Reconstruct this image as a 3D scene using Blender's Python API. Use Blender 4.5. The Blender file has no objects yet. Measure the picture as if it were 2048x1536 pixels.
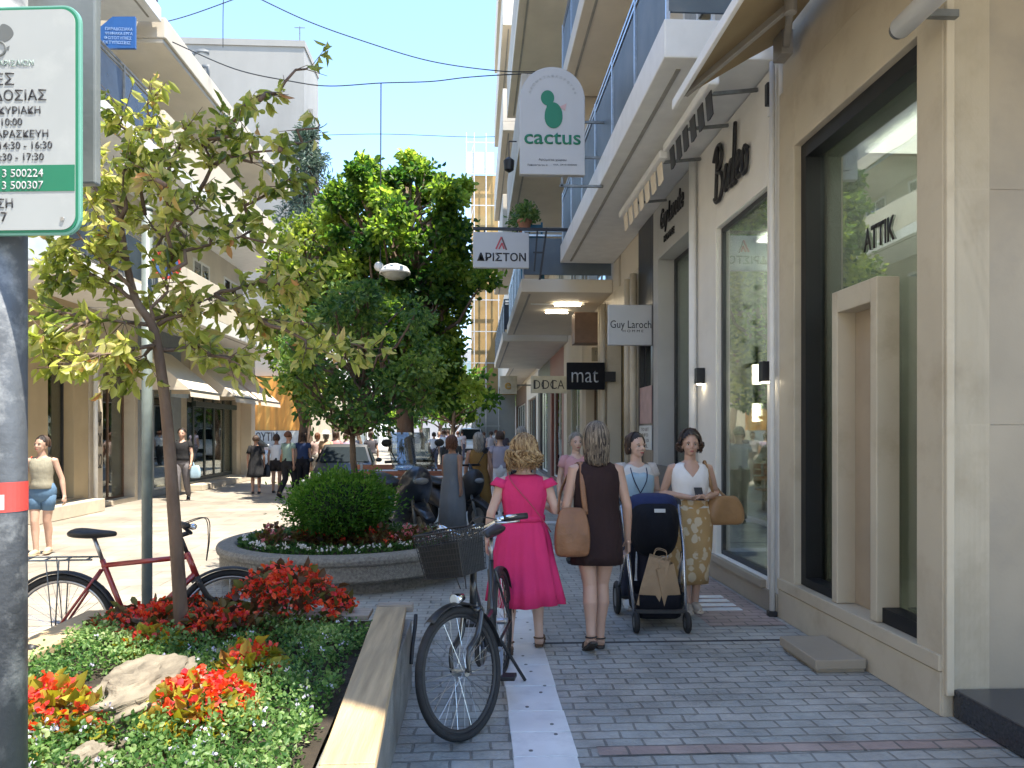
import bpy, bmesh, math, random
import numpy as np
from mathutils import Vector, Matrix, noise
R = math.radians
C = bpy.context.scene.collection
sc = bpy.context.scene
rnd = random.Random(7)
# ------------------------------------------------------------------ camera, sky, sun, exposure
CAMH, FPX, HOR, YAW = 1.62, 1480.0, 864.0, R(2.863)
cam_d = bpy.data.cameras.new('camera'); cam = bpy.data.objects.new('camera', cam_d); C.objects.link(cam)
cam.location = (0, 0, CAMH); cam.rotation_euler = (R(90), 0, -YAW)
cam_d.sensor_width = 36; cam_d.lens = 36 * FPX / 2048
cam_d.shift_y = (HOR - 768) / 2048
cam_d.clip_end = 600; cam_d.clip_start = .05
sc.camera = cam
SUN_EL, SUN_AZ = R(68), math.atan2(.82, -.57)
w = bpy.data.worlds.new('World'); sc.world = w; w.use_nodes = True
nt = w.node_tree; nt.nodes.clear()
sky = nt.nodes.new('ShaderNodeTexSky'); sky.sky_type = 'NISHITA'; sky.sun_disc = False
sky.sun_elevation = SUN_EL; sky.sun_rotation = SUN_AZ; sky.air_density = 1.0; sky.dust_density = 0; sky.ozone_density = 3.2
bg = nt.nodes.new('ShaderNodeBackground'); bg.inputs[1].default_value = .15
wo = nt.nodes.new('ShaderNodeOutputWorld'); nt.links.new(sky.outputs[0], bg.inputs[0]); nt.links.new(bg.outputs[0], wo.inputs[0])
sun_d = bpy.data.lights.new('sun', 'SUN'); sun_d.energy = 3.7; sun_d.angle = R(.53); sun_d.color = (1, .93, .80)
sun = bpy.data.objects.new('sun', sun_d); C.objects.link(sun)
SUNV = Vector((math.sin(SUN_AZ) * math.cos(SUN_EL), math.cos(SUN_AZ) * math.cos(SUN_EL), math.sin(SUN_EL)))
sun.rotation_euler = SUNV.to_track_quat('Z', 'Y').to_euler(); sun.location = (20, -20, 60)
sc.view_settings.view_transform = 'Standard'; sc.view_settings.look = 'None'
sc.view_settings.exposure = 1.9; sc.view_settings.gamma = 1
sc.cycles.max_bounces = 10; sc.cycles.diffuse_bounces = 7; sc.cycles.transparent_max_bounces = 12

CY, SY = math.cos(YAW), math.sin(YAW)
def ray(x, y):
    a = (x - 1024) / FPX
    return Vector((a * CY + SY, CY - a * SY, (HOR - y) / FPX))
def px(x, y, z=None, X=None, Y=None, d=None):
    """a pixel of the 2048 px photograph, taken to a height, a wall plane or a depth"""
    r = ray(x, y)
    if z is not None: t = (z - CAMH) / r.z
    elif X is not None: t = X / r.x
    elif Y is not None: t = Y / r.y
    else: t = d
    return Vector((r.x * t, r.y * t, CAMH + r.z * t))
# ------------------------------------------------------------------ objects
def tag(o, label=None, cat=None, group=None, kind=None):
    if label: o['label'] = label
    if cat: o['category'] = cat
    if group: o['group'] = group
    if kind: o['kind'] = kind
    return o
def empty(name, loc, rz=0, label=None, cat=None, group=None):
    o = bpy.data.objects.new(name, None); C.objects.link(o)
    o.location = loc; o.rotation_euler = (0, 0, rz); o.empty_display_size = .2
    return tag(o, label, cat, group)
def copy_tree(o, parent=None):
    c = o.copy(); C.objects.link(c); c.parent = parent
    for ch in o.children: copy_tree(ch, c)
    return c
class MB:
    def __init__(s): s.v = []; s.f = []; s.m = []; s.mi = 0
    def add(s, vs, fs):
        b = len(s.v); s.v += [tuple(p) for p in vs]
        s.f += [tuple(i + b for i in f) for f in fs]; s.m += [s.mi] * len(fs); return s
    def box(s, x0, x1, y0, y1, z0, z1):
        return s.add([(x0,y0,z0),(x1,y0,z0),(x1,y1,z0),(x0,y1,z0),(x0,y0,z1),(x1,y0,z1),(x1,y1,z1),(x0,y1,z1)],
                     [(0,3,2,1),(4,5,6,7),(0,1,5,4),(1,2,6,5),(2,3,7,6),(3,0,4,7)])
    def obox(s, c, ex, ey, ez):
        c = Vector(c); ex = Vector(ex); ey = Vector(ey); ez = Vector(ez)
        vs = [c - ex - ey - ez, c + ex - ey - ez, c + ex + ey - ez, c - ex + ey - ez, c - ex - ey + ez, c + ex - ey + ez, c + ex + ey + ez, c - ex + ey + ez]
        return s.add(vs, [(0,3,2,1),(4,5,6,7),(0,1,5,4),(1,2,6,5),(2,3,7,6),(3,0,4,7)])
    def bar(s, a, b, w, h=None, up=(0,0,1)):
        a = Vector(a); b = Vector(b); h = h or w; d = b - a; u = Vector(up)
        if abs(d.normalized().dot(u)) > .98: u = Vector((0, 1, 0))
        sx = d.cross(u).normalized(); sz = sx.cross(d).normalized()
        return s.obox((a + b) / 2, d / 2, sx * w / 2, sz * h / 2)
    def prism(s, pts, vec):
        n = len(pts); v = Vector(vec); a = [Vector(p) for p in pts]
        return s.add(a + [p + v for p in a], [tuple(range(n - 1, -1, -1)), tuple(range(n, 2 * n))] + [(i, (i + 1) % n, n + (i + 1) % n, n + i) for i in range(n)])
    def rings(s, rings, cap0=True, cap1=True, closed=True):
        n = len(rings[0]); vs = [p for r in rings for p in r]; fs = []
        for k in range(len(rings) - 1):
            for i in range(n if closed else n - 1):
                j = (i + 1) % n
                fs.append((k * n + i, k * n + j, (k + 1) * n + j, (k + 1) * n + i))
        if cap0: fs.append(tuple(range(n - 1, -1, -1)))
        if cap1: fs.append(tuple(range((len(rings) - 1) * n, len(rings) * n)))
        return s.add(vs, fs)
    def tube(s, pts, r, n=8, caps=True, flat=1.0, up=None):
        pts = [Vector(p) for p in pts]; rs = r if isinstance(r, (list, tuple)) else [r] * len(pts)
        ref = None; out = []
        for i, p in enumerate(pts):
            d = pts[min(i + 1, len(pts) - 1)] - pts[max(i - 1, 0)]
            if d.length < 1e-9: d = Vector((0, 0, 1))
            d.normalize()
            if ref is None:
                ref = Vector(up) if up else (Vector((0, 0, 1)) if abs(d.z) < .9 else Vector((1, 0, 0)))
            a = (ref - d * ref.dot(d))
            if a.length < 1e-6: a = d.orthogonal()
            a.normalize(); b = d.cross(a); ref = a
            out.append([p + (a * math.cos(2 * math.pi * k / n) + b * math.sin(2 * math.pi * k / n) * flat) * rs[i] for k in range(n)])
        return s.rings(out, caps, caps)
    def cyl(s, a, b, r0, r1=None, n=16): return s.tube([a, b], [r0, r0 if r1 is None else r1], n)
    def ell(s, c, rx, ry, rz, nu=16, nv=10, M=None):
        c = Vector(c); vs = []; fs = []
        for j in range(nv + 1):
            t = math.pi * j / nv
            for i in range(nu):
                u = 2 * math.pi * i / nu
                p = Vector((rx * math.sin(t) * math.cos(u), ry * math.sin(t) * math.sin(u), rz * math.cos(t)))
                if M: p = M @ p
                vs.append(c + p)
        for j in range(nv):
            for i in range(nu):
                k = (i + 1) % nu
                if j == 0: fs.append((i, (j + 1) * nu + i, (j + 1) * nu + k))
                elif j == nv - 1: fs.append((j * nu + i, (j + 1) * nu + i, j * nu + k))
                else: fs.append((j * nu + i, (j + 1) * nu + i, (j + 1) * nu + k, j * nu + k))
        return s.add(vs, fs)
    def torus(s, c, ax, Rr, r, n=40, m=8, a0=0, a1=2 * math.pi, flat=1.0):
        ax = Vector(ax).normalized(); u = ax.orthogonal().normalized()
        if abs(ax.z) < .9: u = (Vector((0, 0, 1)) - ax * ax.z).normalized()
        v = ax.cross(u); c = Vector(c); full = abs(a1 - a0 - 2 * math.pi) < 1e-6; out = []
        for i in range(n + (0 if full else 1)):
            a = a0 + (a1 - a0) * i / n; d = u * math.cos(a) + v * math.sin(a)
            out.append([c + d * (Rr + r * math.cos(2 * math.pi * k / m)) + ax * r * flat * math.sin(2 * math.pi * k / m) for k in range(m)])
        if full: out.append(out[0])
        return s.rings(out, not full, not full)
    def lathe(s, prof, c=(0, 0, 0), n=24, cap=True):
        c = Vector(c)
        return s.rings([[c + Vector((r * math.cos(2 * math.pi * k / n), r * math.sin(2 * math.pi * k / n), z)) for k in range(n)] for r, z in prof], cap, cap)
    def build(s, name, mat, parent=None, smooth=False, bevel=0, solid=0, label=None, sub=0):
        me = bpy.data.meshes.new(name); me.from_pydata(s.v, [], s.f)
        mats = mat if isinstance(mat, (list, tuple)) else [mat]
        for m in mats: me.materials.append(m)
        if len(mats) > 1: me.polygons.foreach_set('material_index', s.m)
        if smooth: me.polygons.foreach_set('use_smooth', [True] * len(me.polygons))
        me.update()
        o = bpy.data.objects.new(name, me); C.objects.link(o)
        if parent: o.parent = parent
        if solid:
            md = o.modifiers.new('solid', 'SOLIDIFY'); md.thickness = solid; md.offset = 0
        if bevel:
            md = o.modifiers.new('bevel', 'BEVEL'); md.width = bevel; md.segments = 2; md.limit_method = 'ANGLE'
            if smooth is None: pass
        if sub:
            md = o.modifiers.new('sub', 'SUBSURF'); md.levels = sub; md.render_levels = sub
        if label: o['label'] = label
        return o
# ------------------------------------------------------------------ materials
def nodes(m):
    m.use_nodes = True; t = m.node_tree; t.nodes.clear(); return t
def rgb(c): return (c[0], c[1], c[2], 1)
def M(name, col, rough=.6, var=.12, scale=6, bump=0, bscale=60, metal=0, spec=.5, stain=None, sscale=1.5, samt=.5, coat=0, stretch=None, emit=0):
    m = bpy.data.materials.new(name); t = nodes(m); N = t.nodes; L = t.links
    out = N.new('ShaderNodeOutputMaterial'); b = N.new('ShaderNodeBsdfPrincipled'); L.new(b.outputs[0], out.inputs[0])
    b.inputs['Roughness'].default_value = rough; b.inputs['Metallic'].default_value = metal
    b.inputs['Specular IOR Level'].default_value = spec
    if coat: b.inputs['Coat Weight'].default_value = coat
    tc = N.new('ShaderNodeTexCoord'); src = tc.outputs['Object']
    if stretch:
        mp = N.new('ShaderNodeMapping'); mp.inputs['Scale'].default_value = stretch; L.new(src, mp.inputs[0]); src = mp.outputs[0]
    n1 = N.new('ShaderNodeTexNoise'); n1.inputs['Scale'].default_value = scale; n1.inputs['Detail'].default_value = 6; L.new(src, n1.inputs[0])
    r1 = N.new('ShaderNodeValToRGB'); L.new(n1.outputs[0], r1.inputs[0])
    r1.color_ramp.elements[0].position = .3; r1.color_ramp.elements[1].position = .72
    r1.color_ramp.elements[0].color = rgb([c * (1 - var) for c in col]); r1.color_ramp.elements[1].color = rgb([min(1, c * (1 + var)) for c in col])
    cur = r1.outputs[0]
    if stain:
        n2 = N.new('ShaderNodeTexNoise'); n2.inputs['Scale'].default_value = sscale; n2.inputs['Detail'].default_value = 8; n2.inputs['Roughness'].default_value = .65; L.new(src, n2.inputs[0])
        r2 = N.new('ShaderNodeValToRGB'); r2.color_ramp.elements[0].position = .5; r2.color_ramp.elements[1].position = .75; L.new(n2.outputs[0], r2.inputs[0])
        mu = N.new('ShaderNodeMath'); mu.operation = 'MULTIPLY'; mu.inputs[1].default_value = samt; L.new(r2.outputs[0], mu.inputs[0])
        mx = N.new('ShaderNodeMixRGB'); L.new(mu.outputs[0], mx.inputs[0]); L.new(cur, mx.inputs[1]); mx.inputs[2].default_value = rgb(stain); cur = mx.outputs[0]
    L.new(cur, b.inputs['Base Color'])
    if bump:
        n3 = N.new('ShaderNodeTexNoise'); n3.inputs['Scale'].default_value = bscale; n3.inputs['Detail'].default_value = 5; L.new(src, n3.inputs[0])
        bp = N.new('ShaderNodeBump'); bp.inputs['Strength'].default_value = bump; bp.inputs['Distance'].default_value = .02; L.new(n3.outputs[0], bp.inputs['Height']); L.new(bp.outputs[0], b.inputs['Normal'])
    if emit:
        b.inputs['Emission Color'].default_value = rgb(col); b.inputs['Emission Strength'].default_value = emit
    return m
def brick_mat(name, c1, c2, mortar, bw, bh, msize=.008, rough=.6, off=.5, rot=0, var=.5, bump=.5, stain=(.1,.1,.1)):
    m = bpy.data.materials.new(name); t = nodes(m); N = t.nodes; L = t.links
    out = N.new('ShaderNodeOutputMaterial'); b = N.new('ShaderNodeBsdfPrincipled'); L.new(b.outputs[0], out.inputs[0])
    tc = N.new('ShaderNodeTexCoord'); mp = N.new('ShaderNodeMapping'); mp.inputs['Rotation'].default_value = (0, 0, rot); L.new(tc.outputs['Object'], mp.inputs[0])
    nw = N.new('ShaderNodeTexNoise'); nw.inputs['Scale'].default_value = 3.1; L.new(mp.outputs[0], nw.inputs[0])
    wv = N.new('ShaderNodeVectorMath'); wv.operation = 'MULTIPLY_ADD'; wv.inputs[1].default_value = (.045, .045, 0); L.new(nw.outputs['Color'], wv.inputs[0]); L.new(mp.outputs[0], wv.inputs[2])
    br = N.new('ShaderNodeTexBrick'); L.new(wv.outputs[0], br.inputs[0]); br.offset = off
    br.inputs['Scale'].default_value = 1; br.inputs['Brick Width'].default_value = bw; br.inputs['Row Height'].default_value = bh; br.inputs['Mortar Size'].default_value = msize; br.inputs['Mortar Smooth'].default_value = .3
    br.inputs['Color1'].default_value = rgb(c1); br.inputs['Color2'].default_value = rgb(c2); br.inputs['Mortar'].default_value = rgb(mortar); br.inputs['Bias'].default_value = 0
    n1 = N.new('ShaderNodeTexNoise'); n1.inputs['Scale'].default_value = 2.2; n1.inputs['Detail'].default_value = 9; n1.inputs['Roughness'].default_value = .7; L.new(mp.outputs[0], n1.inputs[0])
    r1 = N.new('ShaderNodeValToRGB'); r1.color_ramp.elements[0].position = .3; r1.color_ramp.elements[1].position = .7; L.new(n1.outputs[0], r1.inputs[0])
    r1.color_ramp.elements[0].color = (1 - var * .6,) * 3 + (1,); r1.color_ramp.elements[1].color = (1 + var * .15,) * 3 + (1,)
    mx = N.new('ShaderNodeMixRGB'); mx.blend_type = 'MULTIPLY'; mx.inputs[0].default_value = 1; L.new(br.outputs[0], mx.inputs[1]); L.new(r1.outputs[0], mx.inputs[2])
    n4 = N.new('ShaderNodeTexNoise'); n4.inputs['Scale'].default_value = 9; n4.inputs['Detail'].default_value = 4; L.new(mp.outputs[0], n4.inputs[0])
    r4 = N.new('ShaderNodeValToRGB'); r4.color_ramp.elements[0].position = .66; r4.color_ramp.elements[1].position = .74; L.new(n4.outputs[0], r4.inputs[0])
    m4 = N.new('ShaderNodeMath'); m4.operation = 'MULTIPLY'; m4.inputs[1].default_value = .35; L.new(r4.outputs[0], m4.inputs[0])
    m5 = N.new('ShaderNodeMixRGB'); L.new(m4.outputs[0], m5.inputs[0]); L.new(mx.outputs[0], m5.inputs[1]); m5.inputs[2].default_value = rgb(stain)
    n6 = N.new('ShaderNodeTexNoise'); n6.inputs['Scale'].default_value = .55; n6.inputs['Detail'].default_value = 7; n6.inputs['Roughness'].default_value = .6; L.new(mp.outputs[0], n6.inputs[0])
    r6 = N.new('ShaderNodeValToRGB'); r6.color_ramp.elements[0].position = .38; r6.color_ramp.elements[1].position = .62; L.new(n6.outputs[0], r6.inputs[0]); r6.color_ramp.elements[0].color = (.74, .73, .72, 1); r6.color_ramp.elements[1].color = (1.04, 1.04, 1.04, 1)
    m6 = N.new('ShaderNodeMixRGB'); m6.blend_type = 'MULTIPLY'; m6.inputs[0].default_value = 1; L.new(m5.outputs[0], m6.inputs[1]); L.new(r6.outputs[0], m6.inputs[2])
    v7 = N.new('ShaderNodeTexVoronoi'); v7.inputs['Scale'].default_value = 2.6; L.new(mp.outputs[0], v7.inputs[0]); r7 = N.new('ShaderNodeValToRGB'); r7.color_ramp.elements[0].position = .035; r7.color_ramp.elements[1].position = .05; L.new(v7.outputs['Distance'], r7.inputs[0]); r7.color_ramp.elements[0].color = (.5, .5, .5, 1); r7.color_ramp.elements[1].color = (1, 1, 1, 1)
    m7 = N.new('ShaderNodeMixRGB'); m7.blend_type = 'MULTIPLY'; m7.inputs[0].default_value = 1; L.new(m6.outputs[0], m7.inputs[1]); L.new(r7.outputs[0], m7.inputs[2]); m5 = m7
    L.new(m5.outputs[0], b.inputs['Base Color'])
    rr = N.new('ShaderNodeMapRange'); rr.inputs[3].default_value = rough - .12; rr.inputs[4].default_value = rough + .15; L.new(n1.outputs[0], rr.inputs[0]); L.new(rr.outputs[0], b.inputs['Roughness'])
    n3 = N.new('ShaderNodeTexNoise'); n3.inputs['Scale'].default_value = 45; n3.inputs['Detail'].default_value = 6; L.new(mp.outputs[0], n3.inputs[0])
    ad = N.new('ShaderNodeMath'); ad.operation = 'MULTIPLY_ADD'; ad.inputs[1].default_value = -1.6; L.new(br.outputs['Fac'], ad.inputs[0]); L.new(n3.outputs[0], ad.inputs[2])
    bp = N.new('ShaderNodeBump'); bp.inputs['Strength'].default_value = bump; bp.inputs['Distance'].default_value = .012; L.new(ad.outputs[0], bp.inputs['Height']); L.new(bp.outputs[0], b.inputs['Normal'])
    return m
def leaf_mat(name, cols, trans=.45, rough=.45, spec=.35):
    m = bpy.data.materials.new(name); t = nodes(m); N = t.nodes; L = t.links
    out = N.new('ShaderNodeOutputMaterial'); at = N.new('ShaderNodeAttribute'); at.attribute_name = 'tone'
    rp = N.new('ShaderNodeValToRGB'); L.new(at.outputs['Fac'], rp.inputs[0]); e = rp.color_ramp.elements
    for i, c in enumerate(cols):
        el = e[i] if i < 2 else e.new(i / (len(cols) - 1))
    for i, c in enumerate(cols):
        rp.color_ramp.elements[i].position = i / (len(cols) - 1); rp.color_ramp.elements[i].color = rgb(c)
    b = N.new('ShaderNodeBsdfPrincipled'); b.inputs['Roughness'].default_value = rough; b.inputs['Specular IOR Level'].default_value = spec; L.new(rp.outputs[0], b.inputs['Base Color'])
    tr = N.new('ShaderNodeBsdfTranslucent'); hs = N.new('ShaderNodeHueSaturation'); hs.inputs['Hue'].default_value = .5; hs.inputs['Saturation'].default_value = 1.1; hs.inputs['Value'].default_value = 1.9; L.new(rp.outputs[0], hs.inputs['Color']); L.new(hs.outputs[0], tr.inputs[0])
    mx = N.new('ShaderNodeMixShader'); mx.inputs[0].default_value = trans; L.new(b.outputs[0], mx.inputs[1]); L.new(tr.outputs[0], mx.inputs[2]); L.new(mx.outputs[0], out.inputs[0])
    return m
def glass_mat(name, tint=(.86,.89,.87), lo=.16, hi=.9, rough=.0):
    m = bpy.data.materials.new(name); t = nodes(m); N = t.nodes; L = t.links
    out = N.new('ShaderNodeOutputMaterial'); tr = N.new('ShaderNodeBsdfTransparent'); tr.inputs[0].default_value = rgb(tint)
    gl = N.new('ShaderNodeBsdfGlossy'); gl.inputs['Roughness'].default_value = rough; gl.inputs[0].default_value = (.9, .95, .93, 1)
    lw = N.new('ShaderNodeLayerWeight'); lw.inputs[0].default_value = .35
    mr = N.new('ShaderNodeMapRange'); mr.inputs[3].default_value = lo; mr.inputs[4].default_value = hi; L.new(lw.outputs['Fresnel'], mr.inputs[0])
    nz = N.new('ShaderNodeTexNoise'); nz.inputs['Scale'].default_value = 1.2; tc = N.new('ShaderNodeTexCoord'); L.new(tc.outputs['Object'], nz.inputs[0])
    bp = N.new('ShaderNodeBump'); bp.inputs['Strength'].default_value = .02; bp.inputs['Distance'].default_value = .05; L.new(nz.outputs[0], bp.inputs['Height']); L.new(bp.outputs[0], gl.inputs['Normal'])
    mx = N.new('ShaderNodeMixShader'); L.new(mr.outputs[0], mx.inputs[0]); L.new(tr.outputs[0], mx.inputs[1]); L.new(gl.outputs[0], mx.inputs[2]); L.new(mx.outputs[0], out.inputs[0])
    return m
def wood_mat(name, c1, c2, axis=1):
    st = [14, 14, 14]; st[axis] = .9
    return M(name, c1, .55, .3, 1.6, .25, 9, stain=c2, sscale=2.2, samt=.8, stretch=st)
MAT = {}
def mt(key, *a, **k):
    if key not in MAT: MAT[key] = M(key, *a, **k)
    return MAT[key]
black = M('black paint', (.012, .012, .014), .42, .3, 20)
rubber = M('tyre rubber', (.014, .014, .015), .75, .3, 30, .2, 200)
steel = M('brushed steel', (.55, .56, .57), .3, .12, 30, metal=1)
dsteel = M('dark galvanised steel', (.20, .21, .21), .5, .25, 12, .1, metal=.7)
white = M('white paint', (.72, .72, .70), .5, .06, 5, .03, 90)
plastic_b = M('black plastic', (.018, .018, .02), .5, .2, 25)
matt_b = M('matt black sign', (.012, .012, .014), .8, .1, 10, spec=.15)
glass = glass_mat('shop glass')
dglass = glass_mat('dark window glass', (.25, .3, .32), .2, .95)
# ------------------------------------------------------------------ lettering
def text(body, w, h, c, right, up, mat, parent=None, name='lettering', depth=.004, shear=0, bold=0, align='C', keep=False, spacing=1):
    """flat letters fitted into w x h metres; c is the middle (or right / left edge) of the line"""
    cu = bpy.data.curves.new(name, 'FONT'); cu.body = body; cu.size = 1; cu.extrude = .0; cu.offset = bold; cu.shear = shear; cu.space_character = spacing; cu.resolution_u = 3
    to = bpy.data.objects.new('tmp', cu); C.objects.link(to)
    dg = bpy.context.evaluated_depsgraph_get(); me = bpy.data.meshes.new_from_object(to.evaluated_get(dg))
    bpy.data.objects.remove(to); bpy.data.curves.remove(cu)
    bm = bmesh.new(); bm.from_mesh(me)
    ext = bmesh.ops.extrude_face_region(bm, geom=bm.faces[:]); vs = [g for g in ext['geom'] if isinstance(g, bmesh.types.BMVert)]
    for v in vs: v.co.z += 1
    xs = [v.co.x for v in bm.verts]; ys = [v.co.y for v in bm.verts]
    x0, x1, y0, y1 = min(xs), max(xs), min(ys), max(ys)
    sy = h / max(1e-6, y1 - y0); sx = w / max(1e-6, x1 - x0) if w else sy
    ox = {'C': (x0 + x1) / 2, 'R': x1, 'L': x0}[align]
    r = Vector(right).normalized(); u = Vector(up).normalized(); n = r.cross(u); c = Vector(c)
    for v in bm.verts:
        v.co = c + r * (v.co.x - ox) * sx + u * (v.co.y - (y0 + y1) / 2) * sy + n * (v.co.z * depth)
    bmesh.ops.recalc_face_normals(bm, faces=bm.faces[:])
    bm.to_mesh(me); bm.free(); me.materials.clear(); me.materials.append(mat)
    o = bpy.data.objects.new(name, me); C.objects.link(o)
    if parent: o.parent = parent
    return o
def smooth_pts(pts, k=6):
    P = [Vector(p) for p in pts]; out = []
    for i in range(len(P) - 1):
        a = P[max(i - 1, 0)]; b = P[i]; c = P[i + 1]; d = P[min(i + 2, len(P) - 1)]
        for j in range(k):
            t = j / k
            out.append(.5 * ((2 * b) + (c - a) * t + (2 * a - 5 * b + 4 * c - d) * t * t + (3 * b - a - 3 * c + d) * t ** 3))
    out.append(P[-1]); return out
# ------------------------------------------------------------------ leaves
def leaf_mesh(name, pos, axis, L, W, mat, parent=None, tone=None, seed=1, fold=.25, droop=.15, smooth=False):
    """numpy: two-faced pointed leaves; pos, axis (N,3); L, W (N)"""
    g = np.random.default_rng(seed); n = len(pos)
    pos = np.asarray(pos, float); a = np.asarray(axis, float); a /= np.linalg.norm(a, axis=1, keepdims=True) + 1e-9
    q = g.normal(size=(n, 3)); b = np.cross(a, q); b /= np.linalg.norm(b, axis=1, keepdims=True) + 1e-9
    c = np.cross(a, b); L = np.broadcast_to(L, n)[:, None]; W = np.broadcast_to(W, n)[:, None]
    V = np.empty((n, 6, 3))
    V[:, 0] = pos
    V[:, 1] = pos + a * L * .35 + b * W * .5 + c * W * fold
    V[:, 2] = pos + a * L * .72 + b * W * .42 + c * W * fold - c * L * droop * .4
    V[:, 3] = pos + a * L - c * L * droop
    V[:, 4] = pos + a * L * .72 - b * W * .42 + c * W * fold - c * L * droop * .4
    V[:, 5] = pos + a * L * .35 - b * W * .5 + c * W * fold
    me = bpy.data.meshes.new(name); me.vertices.add(n * 6); me.vertices.foreach_set('co', V.reshape(-1))
    F = np.empty((n, 2, 4), np.int32); base = np.arange(n)[:, None] * 6
    F[:, 0] = base + np.array([0, 1, 2, 3]); F[:, 1] = base + np.array([0, 3, 4, 5])
    me.loops.add(n * 8); me.loops.foreach_set('vertex_index', F.reshape(-1))
    me.polygons.add(n * 2); me.polygons.foreach_set('loop_start', np.arange(n * 2, dtype=np.int32) * 4)
    try: me.polygons.foreach_set('loop_total', np.full(n * 2, 4, np.int32))
    except Exception: pass
    me.update(calc_edges=True); me.validate()
    at = me.attributes.new('tone', 'FLOAT', 'FACE')
    tone = g.random(n) if tone is None else np.asarray(tone)
    at.data.foreach_set('value', np.repeat(tone, 2).astype(np.float32))
    me.materials.append(mat)
    o = bpy.data.objects.new(name, me); C.objects.link(o)
    if parent: o.parent = parent
    return o
def clump_points(g, clumps, per, spread):
    P = []; A = []
    for c, r in clumps:
        d = g.normal(size=(per, 3)); d /= np.linalg.norm(d, axis=1, keepdims=True)
        rad = r * g.random(per) ** .45 * (1 + spread * g.normal(size=per))
        P.append(np.asarray(c) + d * rad[:, None] * np.array([1, 1, .8])); A.append(d + g.normal(size=(per, 3)) * .6 + np.array([0, 0, -.25]))
    return np.concatenate(P), np.concatenate(A)
def grow(a, b, r0, r1, wob=.05, n=6, seed=0):
    g = random.Random(seed); a = Vector(a); b = Vector(b); L = (b - a).length
    pts = [a.lerp(b, i / n) + (Vector((g.gauss(0, 1), g.gauss(0, 1), g.gauss(0, .4))) * wob * L * math.sin(math.pi * i / n) if 0 < i < n else Vector()) for i in range(n + 1)]
    return pts, [r0 + (r1 - r0) * i / n for i in range(n + 1)]
# ================================================================== GROUND
pave = brick_mat('grey pavers', (.375, .395, .38), (.46, .455, .425), (.235, .235, .22), .2, .105, .008, .45, var=.6, bump=.75, stain=(.12,.12,.125))
pave_red = brick_mat('red pavers', (.38, .29, .265), (.42, .335, .30), (.18, .16, .15), .2, .105, .008, .5, var=.4, bump=.5)
slab = brick_mat('pale street slabs', (.34, .30, .25), (.40, .355, .29), (.20, .18, .15), .6, .4, .007, .55, var=.25, bump=.25, stain=(.38,.34,.28))
marble = M('white marble slab', (.68, .70, .71), .38, .10, 3, .05, 60, stain=(.32,.33,.35), sscale=5, samt=.45)
asphalt = M('asphalt', (.06, .06, .062), .85, .2, 20, .3, 150)
concrete = M('concrete', (.33, .31, .27), .8, .16, 4, .25, 70, stain=(.17,.16,.14), sscale=3, samt=.6)
b = MB(); b.add([(-120, -40, 0), (120, -40, 0), (120, 260, 0), (-120, 260, 0)], [(0, 1, 2, 3)])
tag(b.build('street', slab), kind='structure')
b = MB(); b.add([(-2.75, -6, .004), (2.75, -6, .004), (2.75, 60, .004), (-.9, 60, .004), (-.9, 14, .004), (-2.75, 11, .004)], [(0, 1, 2, 3, 4, 5)])
tag(b.build('pavement', pave), kind='structure')
b = MB(); b.add([(1.95, 6.05, .008), (2.6, 6.05, .008), (2.6, 8.6, .008), (1.95, 8.6, .008)], [(0, 1, 2, 3)])
b.add([(.62, 3.66, .008), (2.7, 3.66, .008), (2.7, 3.77, .008), (.62, 3.77, .008)], [(0, 1, 2, 3)])
tag(b.build('red_paving', pave_red), kind='structure')
ms = MB(); g = random.Random(3); y = 1.2
while y < 60:
    l = g.choice([.42, .42, .5, .3]) if y < 20 else 1.2
    ms.box(.19 + g.uniform(-.004, .004), .51 + g.uniform(-.004, .004), y, y + l - .007, .001, .012 + g.uniform(0, .002)); y += l
for k in range(4): ms.box(1.98, 2.42, 6.58 + k * .17, 6.58 + k * .17 + .10, .001, .012)  # four short pale bars set across the paving
for yy in (9.8, 13.0, 17.5): ms.box(.52, 2.6, yy, yy + .3, .001, .012)
tag(ms.build('marble_strip', marble, bevel=.003), kind='structure')
hl = MB(); g = random.Random(4)
for k in range(26):
    y = 2.2 + k * .21; hl.lathe([(.011, .0), (.011, .0155)], (.35 + g.uniform(-.12, .12), y + g.uniform(-.06, .06), 0), 8)
tag(hl.build('paving_studs', dsteel), kind='structure')
b = MB(); b.box(.53, 2.62, 5.62, 5.655, .001, .0065); b.box(.53, 2.62, 10.6, 10.63, .001, .0065)
tag(b.build('drain_groove', M('dark joint', (.05, .05, .055), .8)), kind='structure')
# ================================================================== RIGHT SIDE: shop fronts
XF = 2.65
stone = M('beige marble cladding', (.50, .44, .335), .42, .07, 1.6, .03, 60, stain=(.30,.235,.15), sscale=2.2, samt=.6)
stone_g = M('grey beige stone', (.33, .285, .22), .45, .12, 1.4, .03, 60, stain=(.245,.22,.185), sscale=1.9, samt=.8)
granite = M('black granite', (.03, .032, .038), .25, .4, 60, .03, 200)
plaster_w = M('white plaster', (.72, .70, .65), .7, .05, 2, .05, 60, stain=(.5,.48,.43), sscale=1.2, samt=.3)
plaster_g = M('grey plaster', (.38, .38, .365), .7, .06, 2, .05, 60)
plaster_b = M('beige plaster', (.50, .44, .35), .75, .08, 1.5, .06, 50, stain=(.38,.33,.26), sscale=1.2, samt=.4)
plaster_c = M('cream plaster', (.62, .56, .46), .75, .07, 1.2, .05, 50, stain=(.48,.43,.35), sscale=1, samt=.4)
plaster_k = M('grey concrete render', (.27, .26, .24), .8, .12, .6, .05, 30, stain=(.19,.18,.165), sscale=.35, samt=.8, stretch=(1, 1, .4))
brown = M('brown panel', (.16, .095, .06), .5, .15, 8)
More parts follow.
